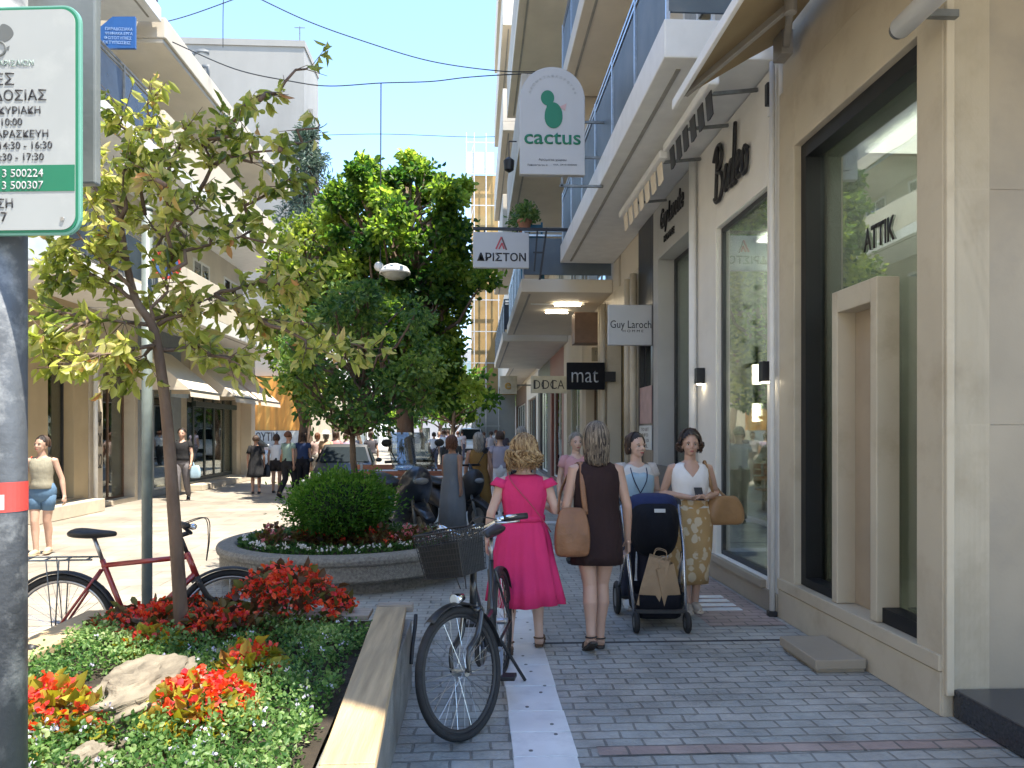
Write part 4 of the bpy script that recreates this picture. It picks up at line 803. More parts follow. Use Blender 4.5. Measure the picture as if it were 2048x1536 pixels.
# begonias
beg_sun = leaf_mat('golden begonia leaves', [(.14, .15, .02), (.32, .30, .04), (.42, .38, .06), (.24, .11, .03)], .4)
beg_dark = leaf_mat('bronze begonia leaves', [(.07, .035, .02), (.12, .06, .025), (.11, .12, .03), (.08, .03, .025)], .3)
petal = leaf_mat('red begonia petals', [(.48, .03, .025), (.66, .07, .035), (.68, .15, .06), (.64, .08, .12)], .4)
petal_p = leaf_mat('pink petals', [(.42, .08, .10), (.58, .22, .24), (.6, .4, .4)], .35)
def begonia(x, y, z, r, h, label, leafm, pet, seed, nl=150, nf=260, group='begonias in the flower beds', s=1.0):
    e = empty('flowering_plant', (x, y, z), 0, label, 'plant', group); g = np.random.default_rng(seed)
    def dome(n, lo, ro):
        th = g.uniform(0, 2 * math.pi, n); rr = r * np.sqrt(g.random(n)) * ro; zz = h * (1 - (rr / r) ** 2 * .75) * g.uniform(lo, 1.05, n)
        return np.stack([rr * np.cos(th), rr * np.sin(th), zz], 1)
    P = dome(nl, .25, 1); A = P.copy(); A[:, 2] *= .4; A = A / (np.linalg.norm(A, axis=1, keepdims=True) + .01) + g.normal(size=(nl, 3)) * .5
    leaf_mesh('foliage', P, A, g.uniform(.045, .085, nl) * s, g.uniform(.035, .06, nl) * s, leafm, e, seed=seed, droop=.3)
    cl = dome(nf // 9, .8, 1); P = np.repeat(cl, 9, 0) + g.normal(size=(len(cl) * 9, 3)) * .013 * s + np.array([0, 0, .015])
    leaf_mesh('blossoms', P, g.normal(size=(len(P), 3)) + np.array([0, -.3, .3]), g.uniform(.02, .034, len(P)) * s, g.uniform(.02, .03, len(P)) * s, pet, e, seed=seed + 1, fold=.1)
    b = MB()
    for k in range(9):
        a = k * .7; b.tube([(0, 0, -.06), (.3 * r * math.cos(a), .3 * r * math.sin(a), h * .35), (.62 * r * math.cos(a), .62 * r * math.sin(a), h * .6)], [.008, .006, .004], 5)
    b.build('stems', M('begonia stem', (.12, .06, .03)) if 'begonia stem' not in bpy.data.materials else bpy.data.materials['begonia stem'], e)
def on_bed(x, y, z=.42): p = px(x, y, z=z); return p.x, p.y, z
begonia(*on_bed(92, 1475), .22, .20, 'sunlit orange red begonia clump in front of the thick pole', beg_sun, petal, 21, 170, 420)
begonia(*on_bed(405, 1448), .21, .20, 'sunlit red begonia clump right of the layered rock', beg_sun, petal, 23, 190, 420)
begonia(*on_bed(500, 1368), .15, .19, 'yellow green leafed begonia with red blooms behind the rock', beg_sun, petal, 25, 150, 200)
begonia(*on_bed(300, 1312), .13, .14, 'small golden begonia at the foot of the young tree', beg_sun, petal, 27, 120, 110)
begonia(*on_bed(285, 1270), .27, .17, 'shaded red begonia clump left of the trunk', beg_dark, petal, 29, 190, 560)
begonia(*on_bed(430, 1278), .23, .17, 'shaded bronze begonia clump right of the trunk', beg_dark, petal, 31, 180, 430)
begonia(*on_bed(575, 1250), .40, .36, 'largest dark red begonia mound in front of the round planter', beg_dark, petal, 33, 400, 1350)
begonia(*on_bed(370, 1232), .25, .10, 'low red begonia clump at the back edge of the bed', beg_dark, petal, 35, 160, 220)
# layered rock
def rock(label, x, y, z, sx_, sy_, sz_, seed):
    bm = bmesh.new(); bmesh.ops.create_icosphere(bm, subdivisions=5, radius=1)
    for v in bm.verts:
        n_ = noise.fractal(Vector(v.co) * 1.6 + Vector((seed, 0, 0)), 1, 2, 5); lay = math.sin((v.co.z + .3 * noise.noise(Vector(v.co) * 1.5)) * 19) * .085 + noise.noise(Vector(v.co) * 7) * .07 - .10 * max(0, .25 - abs(noise.noise(Vector((v.co.x * 2, v.co.y * 2, v.co.z * 6)) + Vector((seed, 3, 1)))))
        v.co *= 1 + .28 * n_ + lay; v.co.x *= sx_; v.co.y *= sy_; v.co.z *= sz_
    me = bpy.data.meshes.new('rock'); bm.to_mesh(me); bm.free(); me.polygons.foreach_set('use_smooth', [True] * len(me.polygons)); me.materials.append(rock_m)
    o = bpy.data.objects.new('rock', me); C.objects.link(o); o.location = (x, y, z); o.rotation_euler = (.1, -.25, .5); return tag(o, label, 'rock')
rock_m = M('layered limestone', (.21, .18, .135), .95, .4, 7, 1, 9, stain=(.05, .04, .03), sscale=4, samt=.7, stretch=(1, 1, 5))
rock('big layered limestone rock lying in the flower bed', *on_bed(272, 1420, .44), .29, .23, .16, 3)
rock('small pale stone at the bottom edge of the flower bed', *on_bed(170, 1530, .43), .09, .07, .06, 8)
rock('flat grey stone behind the red blossoms near the trunk', *on_bed(470, 1232, .46), .16, .10, .05, 5)
e = empty('garden_spike_light', (*on_bed(70, 1325)[:2], .42), 0, 'small black garden spotlight by the left plank', 'garden light')
b = MB(); b.cyl((0, 0, -.05), (0, 0, .06), .008); b.cyl((0, .02, .06), (0, -.05, .085), .022, .026, 14); b.build('body', plastic_b, e, True)
# ================================================================== YOUNG TREE (large leaves)
bark = M('grey brown bark', (.13, .085, .06), .85, .3, 9, .7, 30, stain=(.22,.18,.15), sscale=6, samt=.6, stretch=(1, 1, .35))
tl = leaf_mat('young tree leaves', [(.09, .13, .03), (.21, .25, .05), (.34, .36, .09), (.50, .47, .20), (.42, .22, .09)], .52, .33, .6)
p0 = px(366, 1290, z=.40); D = p0.y
t = empty('young_tree', p0, 0, 'slim young tree with large yellowing leaves growing from the flower bed', 'tree')
def tp(x, y, dy=0): return px(x, y, Y=D + dy) - p0
trunk = MB(); main = [tp(366, 1300), tp(357, 1150), tp(346, 1000), tp(335, 850), tp(322, 740), tp(306, 655, .02), tp(272, 600, .03), tp(252, 520, .05), tp(240, 440, .05)]
trunk.tube(smooth_pts(main, 5), [.041 - .025 * k / 40 for k in range(41)], 12)
o_tr = trunk.build('trunk', bark, t, True)
br = MB(); g = np.random.default_rng(41); LP, LA = [], []
tips = [((240, 440), (200, 350)), ((240, 440), (178, 300)), ((240, 440), (262, 300)), ((262, 320), (300, 190)), ((262, 320), (240, 215)), ((306, 655), (345, 520)), ((345, 520), (400, 380)), ((345, 520), (330, 360)), ((400, 380), (430, 260)), ((400, 300), (520, 190)), ((520, 200), (625, 130)), ((430, 330), (560, 290)), ((560, 300), (640, 250)), ((345, 540), (470, 440)), ((470, 440), (575, 360)), ((470, 440), (560, 500)), ((272, 600), (170, 540)), ((170, 540), (95, 560)), ((272, 590), (150, 460)), ((150, 460), (105, 500)), ((300, 650), (180, 640)), ((180, 640), (80, 680)), ((180, 640), (100, 620)), ((310, 690), (200, 710)), ((200, 710), (110, 730)), ((310, 690), (250, 745)), ((315, 650), (430, 590)), ((430, 590), (530, 560)), ((430, 590), (520, 640)), ((520, 640), (620, 650)), ((620, 650), (735, 700)), ((520, 640), (640, 700)), ((325, 700), (420, 690)), ((420, 690), (480, 730)), ((345, 520), (290, 430)), ((290, 430), (310, 300)), ((250, 520), (205, 450)), ((330, 380), (370, 260)), ((330, 370), (300, 330)), ((300, 640), (370, 620)), ((520, 560), (600, 580))]
depth = {}
def dep(q): 
    if q not in depth: depth[q] = g.uniform(-.5, .55) if abs(q[0] - 300) > 60 or q[1] < 560 else 0
    return depth[q]
for q in ((306, 655), (272, 600), (240, 440), (310, 690), (325, 700), (315, 650), (300, 650), (252, 520), (250, 520), (272, 590), (300, 640)): depth[q] = .03
for i, (a, c) in enumerate(tips):
    P, rr = grow(tp(*a, dep(a)), tp(*c, dep(c)), .014, .004, .06, 6, i); br.tube(P, rr, 6)
    far = c[0] > 590 and c[1] < 300
    for k in range(2, 7):
        for m in range(3 if not far else 1):
            base = P[k]; dirv = (P[k] - P[k - 1]).normalized() + Vector(g.normal(size=3) * .7); dirv.normalize(); L = g.uniform(.05, .20)
            tw = base + dirv * L; br.tube([base, tw], [.003, .0015], 4, False)
            nn = 6 if not far else (7 if k == 6 else 1)
            for j in range(nn):
                q = base.lerp(tw, g.uniform(.3, 1.1)); LP.append(q); LA.append(Vector(g.normal(size=3)) * .75 + dirv * .6 + Vector((0, 0, -.45)))
LP = np.array([tuple(v) for v in LP]); LA = np.array([tuple(v) for v in LA]); n = len(LP)
cl = np.array([noise.noise(Vector(p) * 2.3) for p in LP])
br.build('branches', bark, o_tr, True)
leaf_mesh('crown', LP, LA, g.uniform(.04, .105, n), g.uniform(.02, .048, n), tl, t, tone=np.clip(.42 + .45 * cl + .2 * g.normal(size=n), 0, 1), seed=42, droop=.25)
# ================================================================== ROUND PLANTER
Yc = 8.62; xc = px(694, 1100, Y=Yc).x
rp = empty('round_planter', (xc, Yc, 0), 0, 'round concrete planter with bush and bedding flowers in mid pavement', 'planter')
agg = M('exposed aggregate concrete', (.21, .20, .175), .85, .35, 40, .5, 120, stain=(.30,.28,.25), sscale=5, samt=.6)
b = MB(); b.lathe([(1.22, .0), (1.22, .12), (1.33, .125), (1.37, .15), (1.37, .30), (1.40, .315), (1.41, .36), (1.39, .40), (1.22, .405), (1.19, .38), (1.18, .30)], n=96, cap=False); b.build('basin', agg, rp, bevel=.01)
b = MB(); b.lathe([(1.185, .33), (.6, .36), (.0, .38)], n=48, cap=False); b.build('soil', soil_m, rp, True)
g = np.random.default_rng(51); n = 2600; th = g.uniform(0, 6.283, n); rr = 1.16 * np.sqrt(g.uniform(.35, 1, n)); 
o = leaf_mesh('ground_cover', np.stack([xc + rr * np.cos(th), Yc + rr * np.sin(th), .36 + .07 * g.random(n)], 1), np.stack([np.cos(th) + g.normal(size=n) * .6, np.sin(th) + g.normal(size=n) * .6, .4 + g.random(n)], 1), .05, .03, leaf_mat('planter leaves', [(.02, .06, .02), (.05, .12, .03), (.10, .18, .05)], .3), seed=52)
tag(o, 'low green leaves around the rim of the round planter', 'ground cover', kind='stuff')
n = 60; th = g.uniform(math.pi, 2 * math.pi, n); rr = 1.12; P = np.stack([xc + rr * np.cos(th), Yc + rr * np.sin(th), .44 + .03 * g.random(n)], 1)
o = leaf_mesh('small_flowers', np.repeat(P, 4, 0) + g.normal(size=(n * 4, 3)) * .012, g.normal(size=(n * 4, 3)), .03, .022, leaf_mat('white petals', [(.6, .6, .6), (.75, .72, .7)], .3), seed=53)
tag(o, 'small white flowers along the rim of the round planter', 'flowers', kind='stuff')
for k, (x, y, pm) in enumerate(((545, 1090, petal_p), (620, 1080, petal), (690, 1082, petal), (760, 1085, petal), (815, 1085, petal_p), (850, 1082, petal_p), (660, 1070, petal), (725, 1068, petal))):
    p = px(x, y, z=.40); begonia(p.x, p.y, .36, .20 if k else .16, .20 if k else .26, ['pale pink flowers at the left end of the round planter', 'dark red flowers under the left of the round bush', 'red flowers in front of the round bush', 'red flowers under the right of the round bush', 'pink flowers below the scooter in the round planter', 'salmon flowers at the right end of the round planter', 'bronze leaves close under the round bush', 'bronze leaves at the centre of the round planter'][k], beg_dark, pm, 60 + 2 * k, 90, 110)
# clipped bush
p = px(683, 1060, z=.38, Y=None) if False else Vector((px(683, 1000, Y=8.5).x, 8.5, .38))
bu = empty('round_bush', p, 0, 'dense clipped green bush growing in the round planter', 'bush')
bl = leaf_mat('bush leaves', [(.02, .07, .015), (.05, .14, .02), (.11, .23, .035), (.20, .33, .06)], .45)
g = np.random.default_rng(71); n = 9000; d = g.normal(size=(n, 3)); d /= np.linalg.norm(d, axis=1, keepdims=True)
lump = np.array([1 + .20 * noise.noise(Vector(q) * 2.2) + .13 * noise.noise(Vector(q) * 5.5) for q in d]); rad = lump * g.uniform(.68, 1.0, n) + .09 * np.abs(g.normal(size=n)) ** 1.5
P = d * rad[:, None] * np.array([.57, .55, .35]) + np.array([0, 0, .42]); P[:, 2] = np.maximum(P[:, 2], .10 + .1 * g.random(n))
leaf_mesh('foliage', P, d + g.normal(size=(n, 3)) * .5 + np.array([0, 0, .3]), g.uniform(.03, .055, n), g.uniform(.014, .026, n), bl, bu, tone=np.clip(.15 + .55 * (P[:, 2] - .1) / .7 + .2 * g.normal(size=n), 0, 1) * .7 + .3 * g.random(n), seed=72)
b = MB()
for k in range(12): a = k * .52; b.tube([(.05 * math.cos(a), .05 * math.sin(a), -.03), (.35 * math.cos(a), .33 * math.sin(a), .35), (.45 * math.cos(a), .43 * math.sin(a), .6)], [.018, .01, .004], 6)
b.build('stems', bark, bu)
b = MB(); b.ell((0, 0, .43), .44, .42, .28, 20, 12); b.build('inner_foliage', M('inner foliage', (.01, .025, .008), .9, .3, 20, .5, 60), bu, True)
# ================================================================== STREET TREES
def crown_tree(name, label, base, H, trunk_r, clumps, per, L, W, leafm, seed, bark_m=bark, group=None, lean=(0, 0), fork=.3, tone_f=None, spread=.30, young=0):
    t = empty(name, base, 0, label, 'tree', group); g = np.random.default_rng(seed); tr = MB(); base = Vector(base)
    P, rr = grow((0, 0, -.05), (lean[0], lean[1], H), trunk_r, trunk_r * .25, .02, 10, seed); tr.tube(P, rr, 10)
    for k, (c, r) in enumerate(clumps):
        f = min(.9, max(fork, (c[2] / H) - .2)); a = P[int(f * 10)]
        q, r2 = grow(a, c, trunk_r * .35, .012, .08, 5, seed + k); tr.tube(q, r2, 6)
    tr.build('trunk', bark_m, t, True)
    P, A = clump_points(g, clumps, per, spread)
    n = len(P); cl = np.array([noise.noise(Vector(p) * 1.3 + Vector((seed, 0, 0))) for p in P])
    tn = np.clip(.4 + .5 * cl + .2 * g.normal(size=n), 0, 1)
    if young: tn[-young * per:] = g.uniform(.75, 1, young * per)  # last clumps: sunlight on the treetop put into a lighter leaf tone
    leaf_mesh('crown', P, A, g.uniform(L * .7, L * 1.2, n), g.uniform(W * .7, W * 1.2, n), leafm, t, tone=tn, seed=seed, droop=.2)
    return t
def clumps_px(outline, Y, base, n, rmin, rmax, seed, depth=1.2):
    """clump centres inside the outline (pixels) with real depth spread"""
    g = random.Random(seed); out = []; base = Vector(base)
    def inside(x, y):
        c = False; m = len(outline)
        for i in range(m):
            x1, y1 = outline[i]; x2, y2 = outline[(i + 1) % m]
            if (y1 > y) != (y2 > y) and x < (x2 - x1) * (y - y1) / (y2 - y1) + x1: c = not c
        return c
    xs = [p[0] for p in outline]; ys = [p[1] for p in outline]
    while len(out) < n:
        x, y = g.uniform(min(xs), max(xs)), g.uniform(min(ys), max(ys))
        if inside(x, y):
            p = px(x, y, Y=Y + g.uniform(-depth, depth)); out.append((tuple(p - base), g.uniform(rmin, rmax)))
    return out
Yt = 17.0; base = px(812, 900, Y=Yt); base.z = 0
ol = [(668, 400), (700, 350), (735, 330), (770, 370), (800, 345), (830, 335), (870, 360), (905, 380), (915, 430), (925, 470), (955, 500), (975, 560), (930, 600), (940, 660), (935, 730), (950, 780), (905, 800), (880, 830), (840, 800), (790, 790), (760, 760), (700, 650), (690, 560), (660, 480)]
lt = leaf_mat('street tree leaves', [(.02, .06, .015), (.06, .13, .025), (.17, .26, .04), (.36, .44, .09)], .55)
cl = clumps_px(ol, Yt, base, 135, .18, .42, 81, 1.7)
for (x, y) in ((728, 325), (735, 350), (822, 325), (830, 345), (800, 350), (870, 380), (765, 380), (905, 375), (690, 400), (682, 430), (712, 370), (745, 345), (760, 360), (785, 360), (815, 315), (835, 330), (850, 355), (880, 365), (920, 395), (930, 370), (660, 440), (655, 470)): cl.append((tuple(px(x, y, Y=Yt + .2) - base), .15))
crown_tree('street_tree', 'tall dense dark green tree with bright top standing mid street', base, 7.2, .24, cl, 200, .14, .095, lt, 82, young=31)  # top clumps coloured as if sunlit
base = px(603, 905, Y=20.5); base.z = 0
ol = [(560, 470), (600, 440), (650, 400), (700, 400), (705, 470), (690, 560), (700, 640), (660, 720), (640, 790), (590, 800), (560, 740), (545, 640), (548, 540)]
yt = leaf_mat('yellow green tree leaves', [(.06, .11, .02), (.13, .19, .03), (.24, .29, .05), (.34, .36, .08)], .5)
crown_tree('street_tree', 'sunlit yellow green tree left of the dark tall tree', base, 6.5, .15, clumps_px(ol, 20.5, base, 55, .3, .55, 83, 1.3), 120, .17, .11, yt, 84)
base = px(718, 960, Y=9.1); base.z = .38
ol = [(575, 640), (640, 600), (700, 575), (770, 540), (830, 560), (850, 640), (870, 720), (860, 800), (800, 840), (740, 850), (650, 840), (600, 800), (560, 740)]
dt = leaf_mat('small street tree leaves', [(.03, .08, .025), (.07, .14, .035), (.15, .23, .05), (.28, .35, .09)], .45)
crown_tree('small_tree', 'thin trunked tree with fine dark leaves rising from the round planter', base, 3.0, .05, clumps_px(ol, 9.1, base, 62, .13, .27, 85, .7), 110, .075, .042, dt, 86, fork=.45)
# grey green conifer
base = px(618, 905, Y=30); base.z = 0
con = leaf_mat('conifer sprays', [(.05, .09, .06), (.10, .14, .10), (.17, .21, .16)], .2)
cl = []; g = random.Random(5)
for k in range(70):
    z = 5.5 + 8.3 * k / 70; r = 1.7 * (1 - (k / 70) ** 1.4) + .15; a = g.uniform(0, 6.28); cl.append(((r * math.cos(a) * g.uniform(.4, 1), r * math.sin(a) * g.uniform(.4, 1), z), .38))
t = crown_tree('conifer_tree', 'grey green conifer rising in front of the blank end wall', base, 13.4, .2, cl, 110, .26, .05, con, 88)
base2 = px(668, 905, Y=33); base2.z = 0
cl = [((g.uniform(-1.2, 1.2), g.uniform(-1, 1), 8 + 4.6 * g.random()), .55) for _ in range(26)]
crown_tree('conifer_tree', 'wispier grey green conifer behind the sunlit yellow green tree', base2, 12.5, .18, cl, 70, .3, .06, con, 89)
for k, (x, yt_, Yk, hh) in enumerate(((905, 760, 44, 5.0), (880, 770, 58, 6.5), (960, 770, 66, 6.5), (845, 740, 70, 9), (780, 740, 62, 8), (720, 740, 58, 8))):
    base = px(x, 900, Y=Yk); base.z = 0; g = random.Random(90 + k)
    cl = [((g.gauss(0, 1.1), g.gauss(0, 1.0), 2.6 + (hh - 2.6) * g.random()), .7) for _ in range(22)]
    crown_tree('street_tree', ['far street tree beside the parked white car', 'far tree left of the white car', 'far tree behind the white car', 'distant tree behind the dark trunk', 'distant tree behind the thin trunked tree', 'distant tree left of the thin trunk'][k], base, hh, .18, cl, 70, .36, .24, lt, 100 + k)
# ================================================================== THIN GREY POLE
p = px(294, 1190, Y=5.75); e = empty('street_pole', (p.x, 5.75, 0), 0, 'thin grey green pole behind the flower bed with signs in the leaves', 'pole')
b = MB(); b.cyl((0, 0, 0), (0, 0, 3.3), .038, n=20); b.cyl((0, 0, 3.3), (0, 0, 3.33), .042, n=20); b.build('shaft', M('grey green paint', (.17, .20, .19), .45, .15, 10, metal=.2), e, True)
b = MB(); zc = 2.88
b.prism([(.17 + .11 * math.cos(2 * math.pi * k / 40), -.06, zc + .11 * math.sin(2 * math.pi * k / 40)) for k in range(40)], (0, .01, 0)); s_ = b.build('sign_disc', M('sign blue', (.05, .12, .3), .4), e)
b = MB(); b.torus((.17, -.062, zc), (0, 1, 0), .10, .012, 40, 6, flat=.15); b.bar((.10, -.065, zc + .07), (.24, -.065, zc - .07), .02, .004, up=(0, 1, 0)); b.build('red_ring', M('sign red', (.5, .05, .04), .4), s_)
# ================================================================== BICYCLES
chrome = M('chrome', (.7, .7, .7), .12, .05, metal=1)
alloy = M('alloy rim', (.35, .35, .36), .3, .1, metal=.9)
def bicycle(loc, rz, label, frame_m, steer=0, basket=False, rack=False, r=.345, wb=1.08, city=True, lean=0, group=None, fender=True):
    e = empty('bicycle', loc, rz, label, 'bicycle', group); e.rotation_euler = (lean, 0, rz)
    rear = Vector((0, 0, r)); fr = Vector((wb, 0, r)); bb = Vector((.44, 0, .28)); seat_t = Vector((.26, 0, .80 if city else .78)); head_b = Vector((wb - .20, 0, .66)); head_t = Vector((wb - .26, 0, .86 if city else .82))
    ax = (head_t - head_b).normalized(); Rm = Matrix.Rotation(steer, 4, ax)
    F = lambda p: head_b + Rm @ (Vector(p) - head_b)
    def wheel(c, axis, fn):
        b = MB(); b.torus(c, axis, r - .022, .022, 64, 10); w_ = b.build('wheel', rubber, e, True)
        b = MB(); b.torus(c, axis, r - .048, .014, 64, 8, flat=.8); b.build('rim', alloy if not city else plastic_b, w_, True)
        b = MB(); A = Vector(axis).normalized(); u = A.orthogonal().normalized(); v = A.cross(u)
        b.cyl(Vector(c) - A * .045, Vector(c) + A * .045, .022, n=12)
        for k in range(32):
            t = 2 * math.pi * k / 32; d = u * math.cos(t) + v * math.sin(t); t2 = t + (.5 if k % 4 < 2 else -.5); d2 = u * math.cos(t2) + v * math.sin(t2)
            b.tube([Vector(c) + A * (.03 if k % 2 else -.03) + d2 * .022, Vector(c) + d * (r - .055)], .0014, 4, False)
        b.build('spokes', steel, w_)
    wheel(rear, (0, 1, 0), None); wheel(F(fr), Rm.to_3x3() @ Vector((0, 1, 0)), None)
    b = MB(); tr = .016
    b.tube([head_t, head_b], .02, 12)
    if city: b.tube(smooth_pts([head_b + ax * .10, Vector((.62, 0, .52)), Vector((.36, 0, .50))]), .019, 10)
    else: b.tube([head_t - ax * .03, seat_t - Vector((0, 0, .04))], .017, 10)
    b.tube([head_b + ax * .02, bb], .021, 12); b.tube([bb, seat_t], .017, 12)
    for s in (-1, 1):
        b.tube([bb + Vector((0, .03 * s, 0)), rear + Vector((0, .06 * s, 0))], .010, 8); b.tube([seat_t - Vector((-.0, -.02 * s, .06)), rear + Vector((0, .06 * s, 0))], .009, 8)
    b.build('frame', frame_m, e, True)
    b = MB(); side = [Vector((0, .06 * s, 0)) for s in (-1, 1)]; crown = head_b - ax * .03
    b.tube([F(head_b), F(crown)], .02, 10); b.tube([F(crown + side[0]), F(crown + side[1])], .02, 10)
    for s in side: b.tube(smooth_pts([F(crown + s), F(crown + s + Vector((.07, 0, -.12))), F(fr + s + Vector((-.02, 0, .1))), F(fr + s)]), [.018] * 12 + [.012] * 7, 8)
    b.build('fork', frame_m if city else plastic_b, e, True)
    # handlebar
    hb = head_t + ax * (.17 if city else .12); b = MB(); b.tube([F(head_t), F(hb)], .014, 10); b.tube([F(hb), F(hb + Vector((.06, 0, .02)))], .016, 10)
    c_ = hb + Vector((.06, 0, .02)); pts = [c_ + Vector((-.16 if city else -.03, -.30, .05)), c_ + Vector((-.06, -.22, .06)), c_ + Vector((0, -.06, .0)), c_, c_ + Vector((0, .06, 0)), c_ + Vector((-.06, .22, .06)), c_ + Vector((-.16 if city else -.03, .30, .05))]
    b.tube([F(p) for p in smooth_pts(pts, 5)], .012, 10); h_ = b.build('handlebar', chrome if city else plastic_b, e, True)
    for s, i, j in ((-1, 0, 1), (1, 6, 5)):
        b = MB(); b.tube([F(pts[i] + (pts[i] - pts[j]).normalized() * .02), F(pts[i].lerp(pts[j], .95))], .018, 10); b.build('grip', plastic_b, h_, True)
        b = MB(); q = pts[i].lerp(pts[j], 1.1); b.tube([F(q), F(q + Vector((.05, 0, -.02))), F(pts[i] + Vector((.05, 0, -.02)))], .007, 6); b.cyl(F(q + Vector((-.01, 0, -.02))), F(q + Vector((.03, 0, .0))), .016); b.build('brake_lever', steel, h_, True)
        b = MB(); b.tube([F(p) for p in smooth_pts([q + Vector((.03, 0, 0)), q + Vector((.16, -.05 * s, .03)), q + Vector((.18, -.14 * s, -.1)), head_b + Vector((.06, .02 * s, .1))])], .0035, 5); b.build('brake_cable', plastic_b, h_)
    b = MB(); b.ell(F(c_ + Vector((.02, .09, .035))), .028, .028, .022, 12, 8); b.build('bell', chrome, h_, True)
    # saddle
    b = MB(); b.tube([seat_t, seat_t + Vector((-.05, 0, .15))], .013, 10); b.build('seat_post', alloy, e, True)
    sp = seat_t + Vector((-.06, 0, .16)); rr_ = []
    for t, wd_, zz, th_ in ((-.14, .05, .02, .03), (-.12, .085, .028, .05), (-.05, .085, .025, .055), (.02, .055, .018, .05), (.08, .03, .018, .04), (.14, .022, .016, .03), (.155, .01, .012, .02)):
        rr_.append([sp + Vector((t, wd_ * math.cos(a), zz + th_ * (.45 * math.sin(a) if math.sin(a) > 0 else .8 * math.sin(a)))) for a in [2 * math.pi * k / 14 for k in range(14)]])
    b = MB(); b.rings(rr_); b.build('saddle', plastic_b, e, True, sub=1)
    # cranks
    b = MB(); b.torus(bb + Vector((0, -.05, 0)), (0, 1, 0), .085, .006, 32, 6); b.cyl(bb + Vector((0, -.07, 0)), bb + Vector((0, .07, 0)), .016)
    for s in (-1, 1):
        t_ = bb + Vector((.10 * s, .075 * s, -.135 * s)); b.bar(bb + Vector((0, .07 * s, 0)), t_, .02, .012)
    for k in range(5): b.bar(bb + Vector((0, -.05, 0)), bb + Vector((.083 * math.cos(k * 1.257), -.05, .083 * math.sin(k * 1.257))), .01, .004)
    b.build('crankset', alloy, e)
    for s in (-1, 1):
        t_ = bb + Vector((.10 * s, .12 * s, -.135 * s)); b = MB(); b.box(t_.x - .045, t_.x + .045, t_.y - .045, t_.y + .045, t_.z - .012, t_.z + .012); b.build('pedal', plastic_b, e, bevel=.004)
    b = MB(); 
    for dz in (.083, -.083): b.tube([bb + Vector((0, -.05, dz)), rear + Vector((0, -.05, dz * .4))], .004, 4)
    b.build('chain', dsteel, e)
    # mudguards
    if fender:
        def guard(c, a0, a1, fn):
            out = []
            for k in range(21):
                a = a0 + (a1 - a0) * k / 20; rowp = []
                for m in range(7):
                    q = -1 + m / 3; rad_ = r + .022 - .014 * q * q; rowp.append(fn(c + Vector((rad_ * math.cos(a), .032 * q, rad_ * math.sin(a)))))
                out.append(rowp)
            b = MB(); b.rings(out, False, False, closed=False); b.build('mudguard', plastic_b, e, True, solid=.003)
        guard(rear, R(20), R(185), lambda p: p); guard(fr, R(60) if city else R(70), R(175) if city else R(130), F)
    if rack:
        b = MB(); z = 2 * r + .10
        for s in (-1, 1): b.tube([Vector((.22, .05 * s, z)), Vector((-.25, .06 * s, z)), Vector((-.33, .045 * s, z + .03))], .006, 6); b.tube([Vector((.02, .065 * s, z)), rear + Vector((-.01, .065 * s, 0))], .005, 6); b.tube([Vector((-.06, .065 * s, z)), rear + Vector((-.03, .065 * s, 0))], .004, 6)
        for x in (-.3, -.2, -.08, .05, .18): b.tube([Vector((x, -.055, z)), Vector((x, .055, z))], .005, 6)
        b.tube([Vector((-.3, 0, z - .05)), Vector((-.42, 0, z - .07)), Vector((-.45, 0, z - .05))], .006, 6)
        b.build('rear_rack', dsteel, e, True)
    if basket:
        c_ = hb + Vector((.21, 0, -.05)); Wb, Lb, Hb = .155, .12, .24; b = MB()
        nh, nv = 8, 30
        def per(t, f):
            w2, l2 = Wb * f, Lb * f; q = t * 4; s = int(q) % 4; u = q - int(q)
            return [(l2, -w2 + 2 * w2 * u), (l2 - 2 * l2 * u, w2), (-l2, w2 - 2 * w2 * u), (-l2 + 2 * l2 * u, -w2)][s]
        for k in range(nh + 1):
            z = -Hb * .5 + Hb * k / nh; f = .86 + .14 * k / nh; pts_ = [F(c_ + Vector((*per(i / 48, f), z))) for i in range(49)]; b.tube(pts_, .006 if k == nh else .003, 5, False)
        for i in range(60):
            t_ = i / 60; b.tube([F(c_ + Vector((*per(t_, .86), -Hb * .5))), F(c_ + Vector((*per(t_, 1), Hb * .5)))], .0024, 4, False)
        for i in range(9): x = -.11 + .22 * i / 8; b.tube([F(c_ + Vector((x, -Wb * .86, -Hb * .5))), F(c_ + Vector((x, Wb * .86, -Hb * .5)))], .003, 4, False)
        b.bar(F(c_ + Vector((-Lb, -.05, .08))), F(hb + Vector((.03, -.05, .0))), .02, .01); b.bar(F(c_ + Vector((-Lb, .05, .08))), F(hb + Vector((.03, .05, .0))), .02, .01)
        bk = b.build('basket', plastic_b, e)
        b = MB(); b.box(-.001, .001, -.05, .05, -.02, .02); 
        b = MB(); b.rings([[F(c_ + Vector((Lb * f * .95 * sx_, Wb * f * .95 * sy_, zz))) for sx_, sy_ in ((1, -1), (1, 1), (-1, 1), (-1, -1))] for f, zz in ((.86, -Hb * .49), (.96, Hb * .22))], True, False); b.build('basket_lining', M('basket net', (.02, .022, .024), .8), bk)
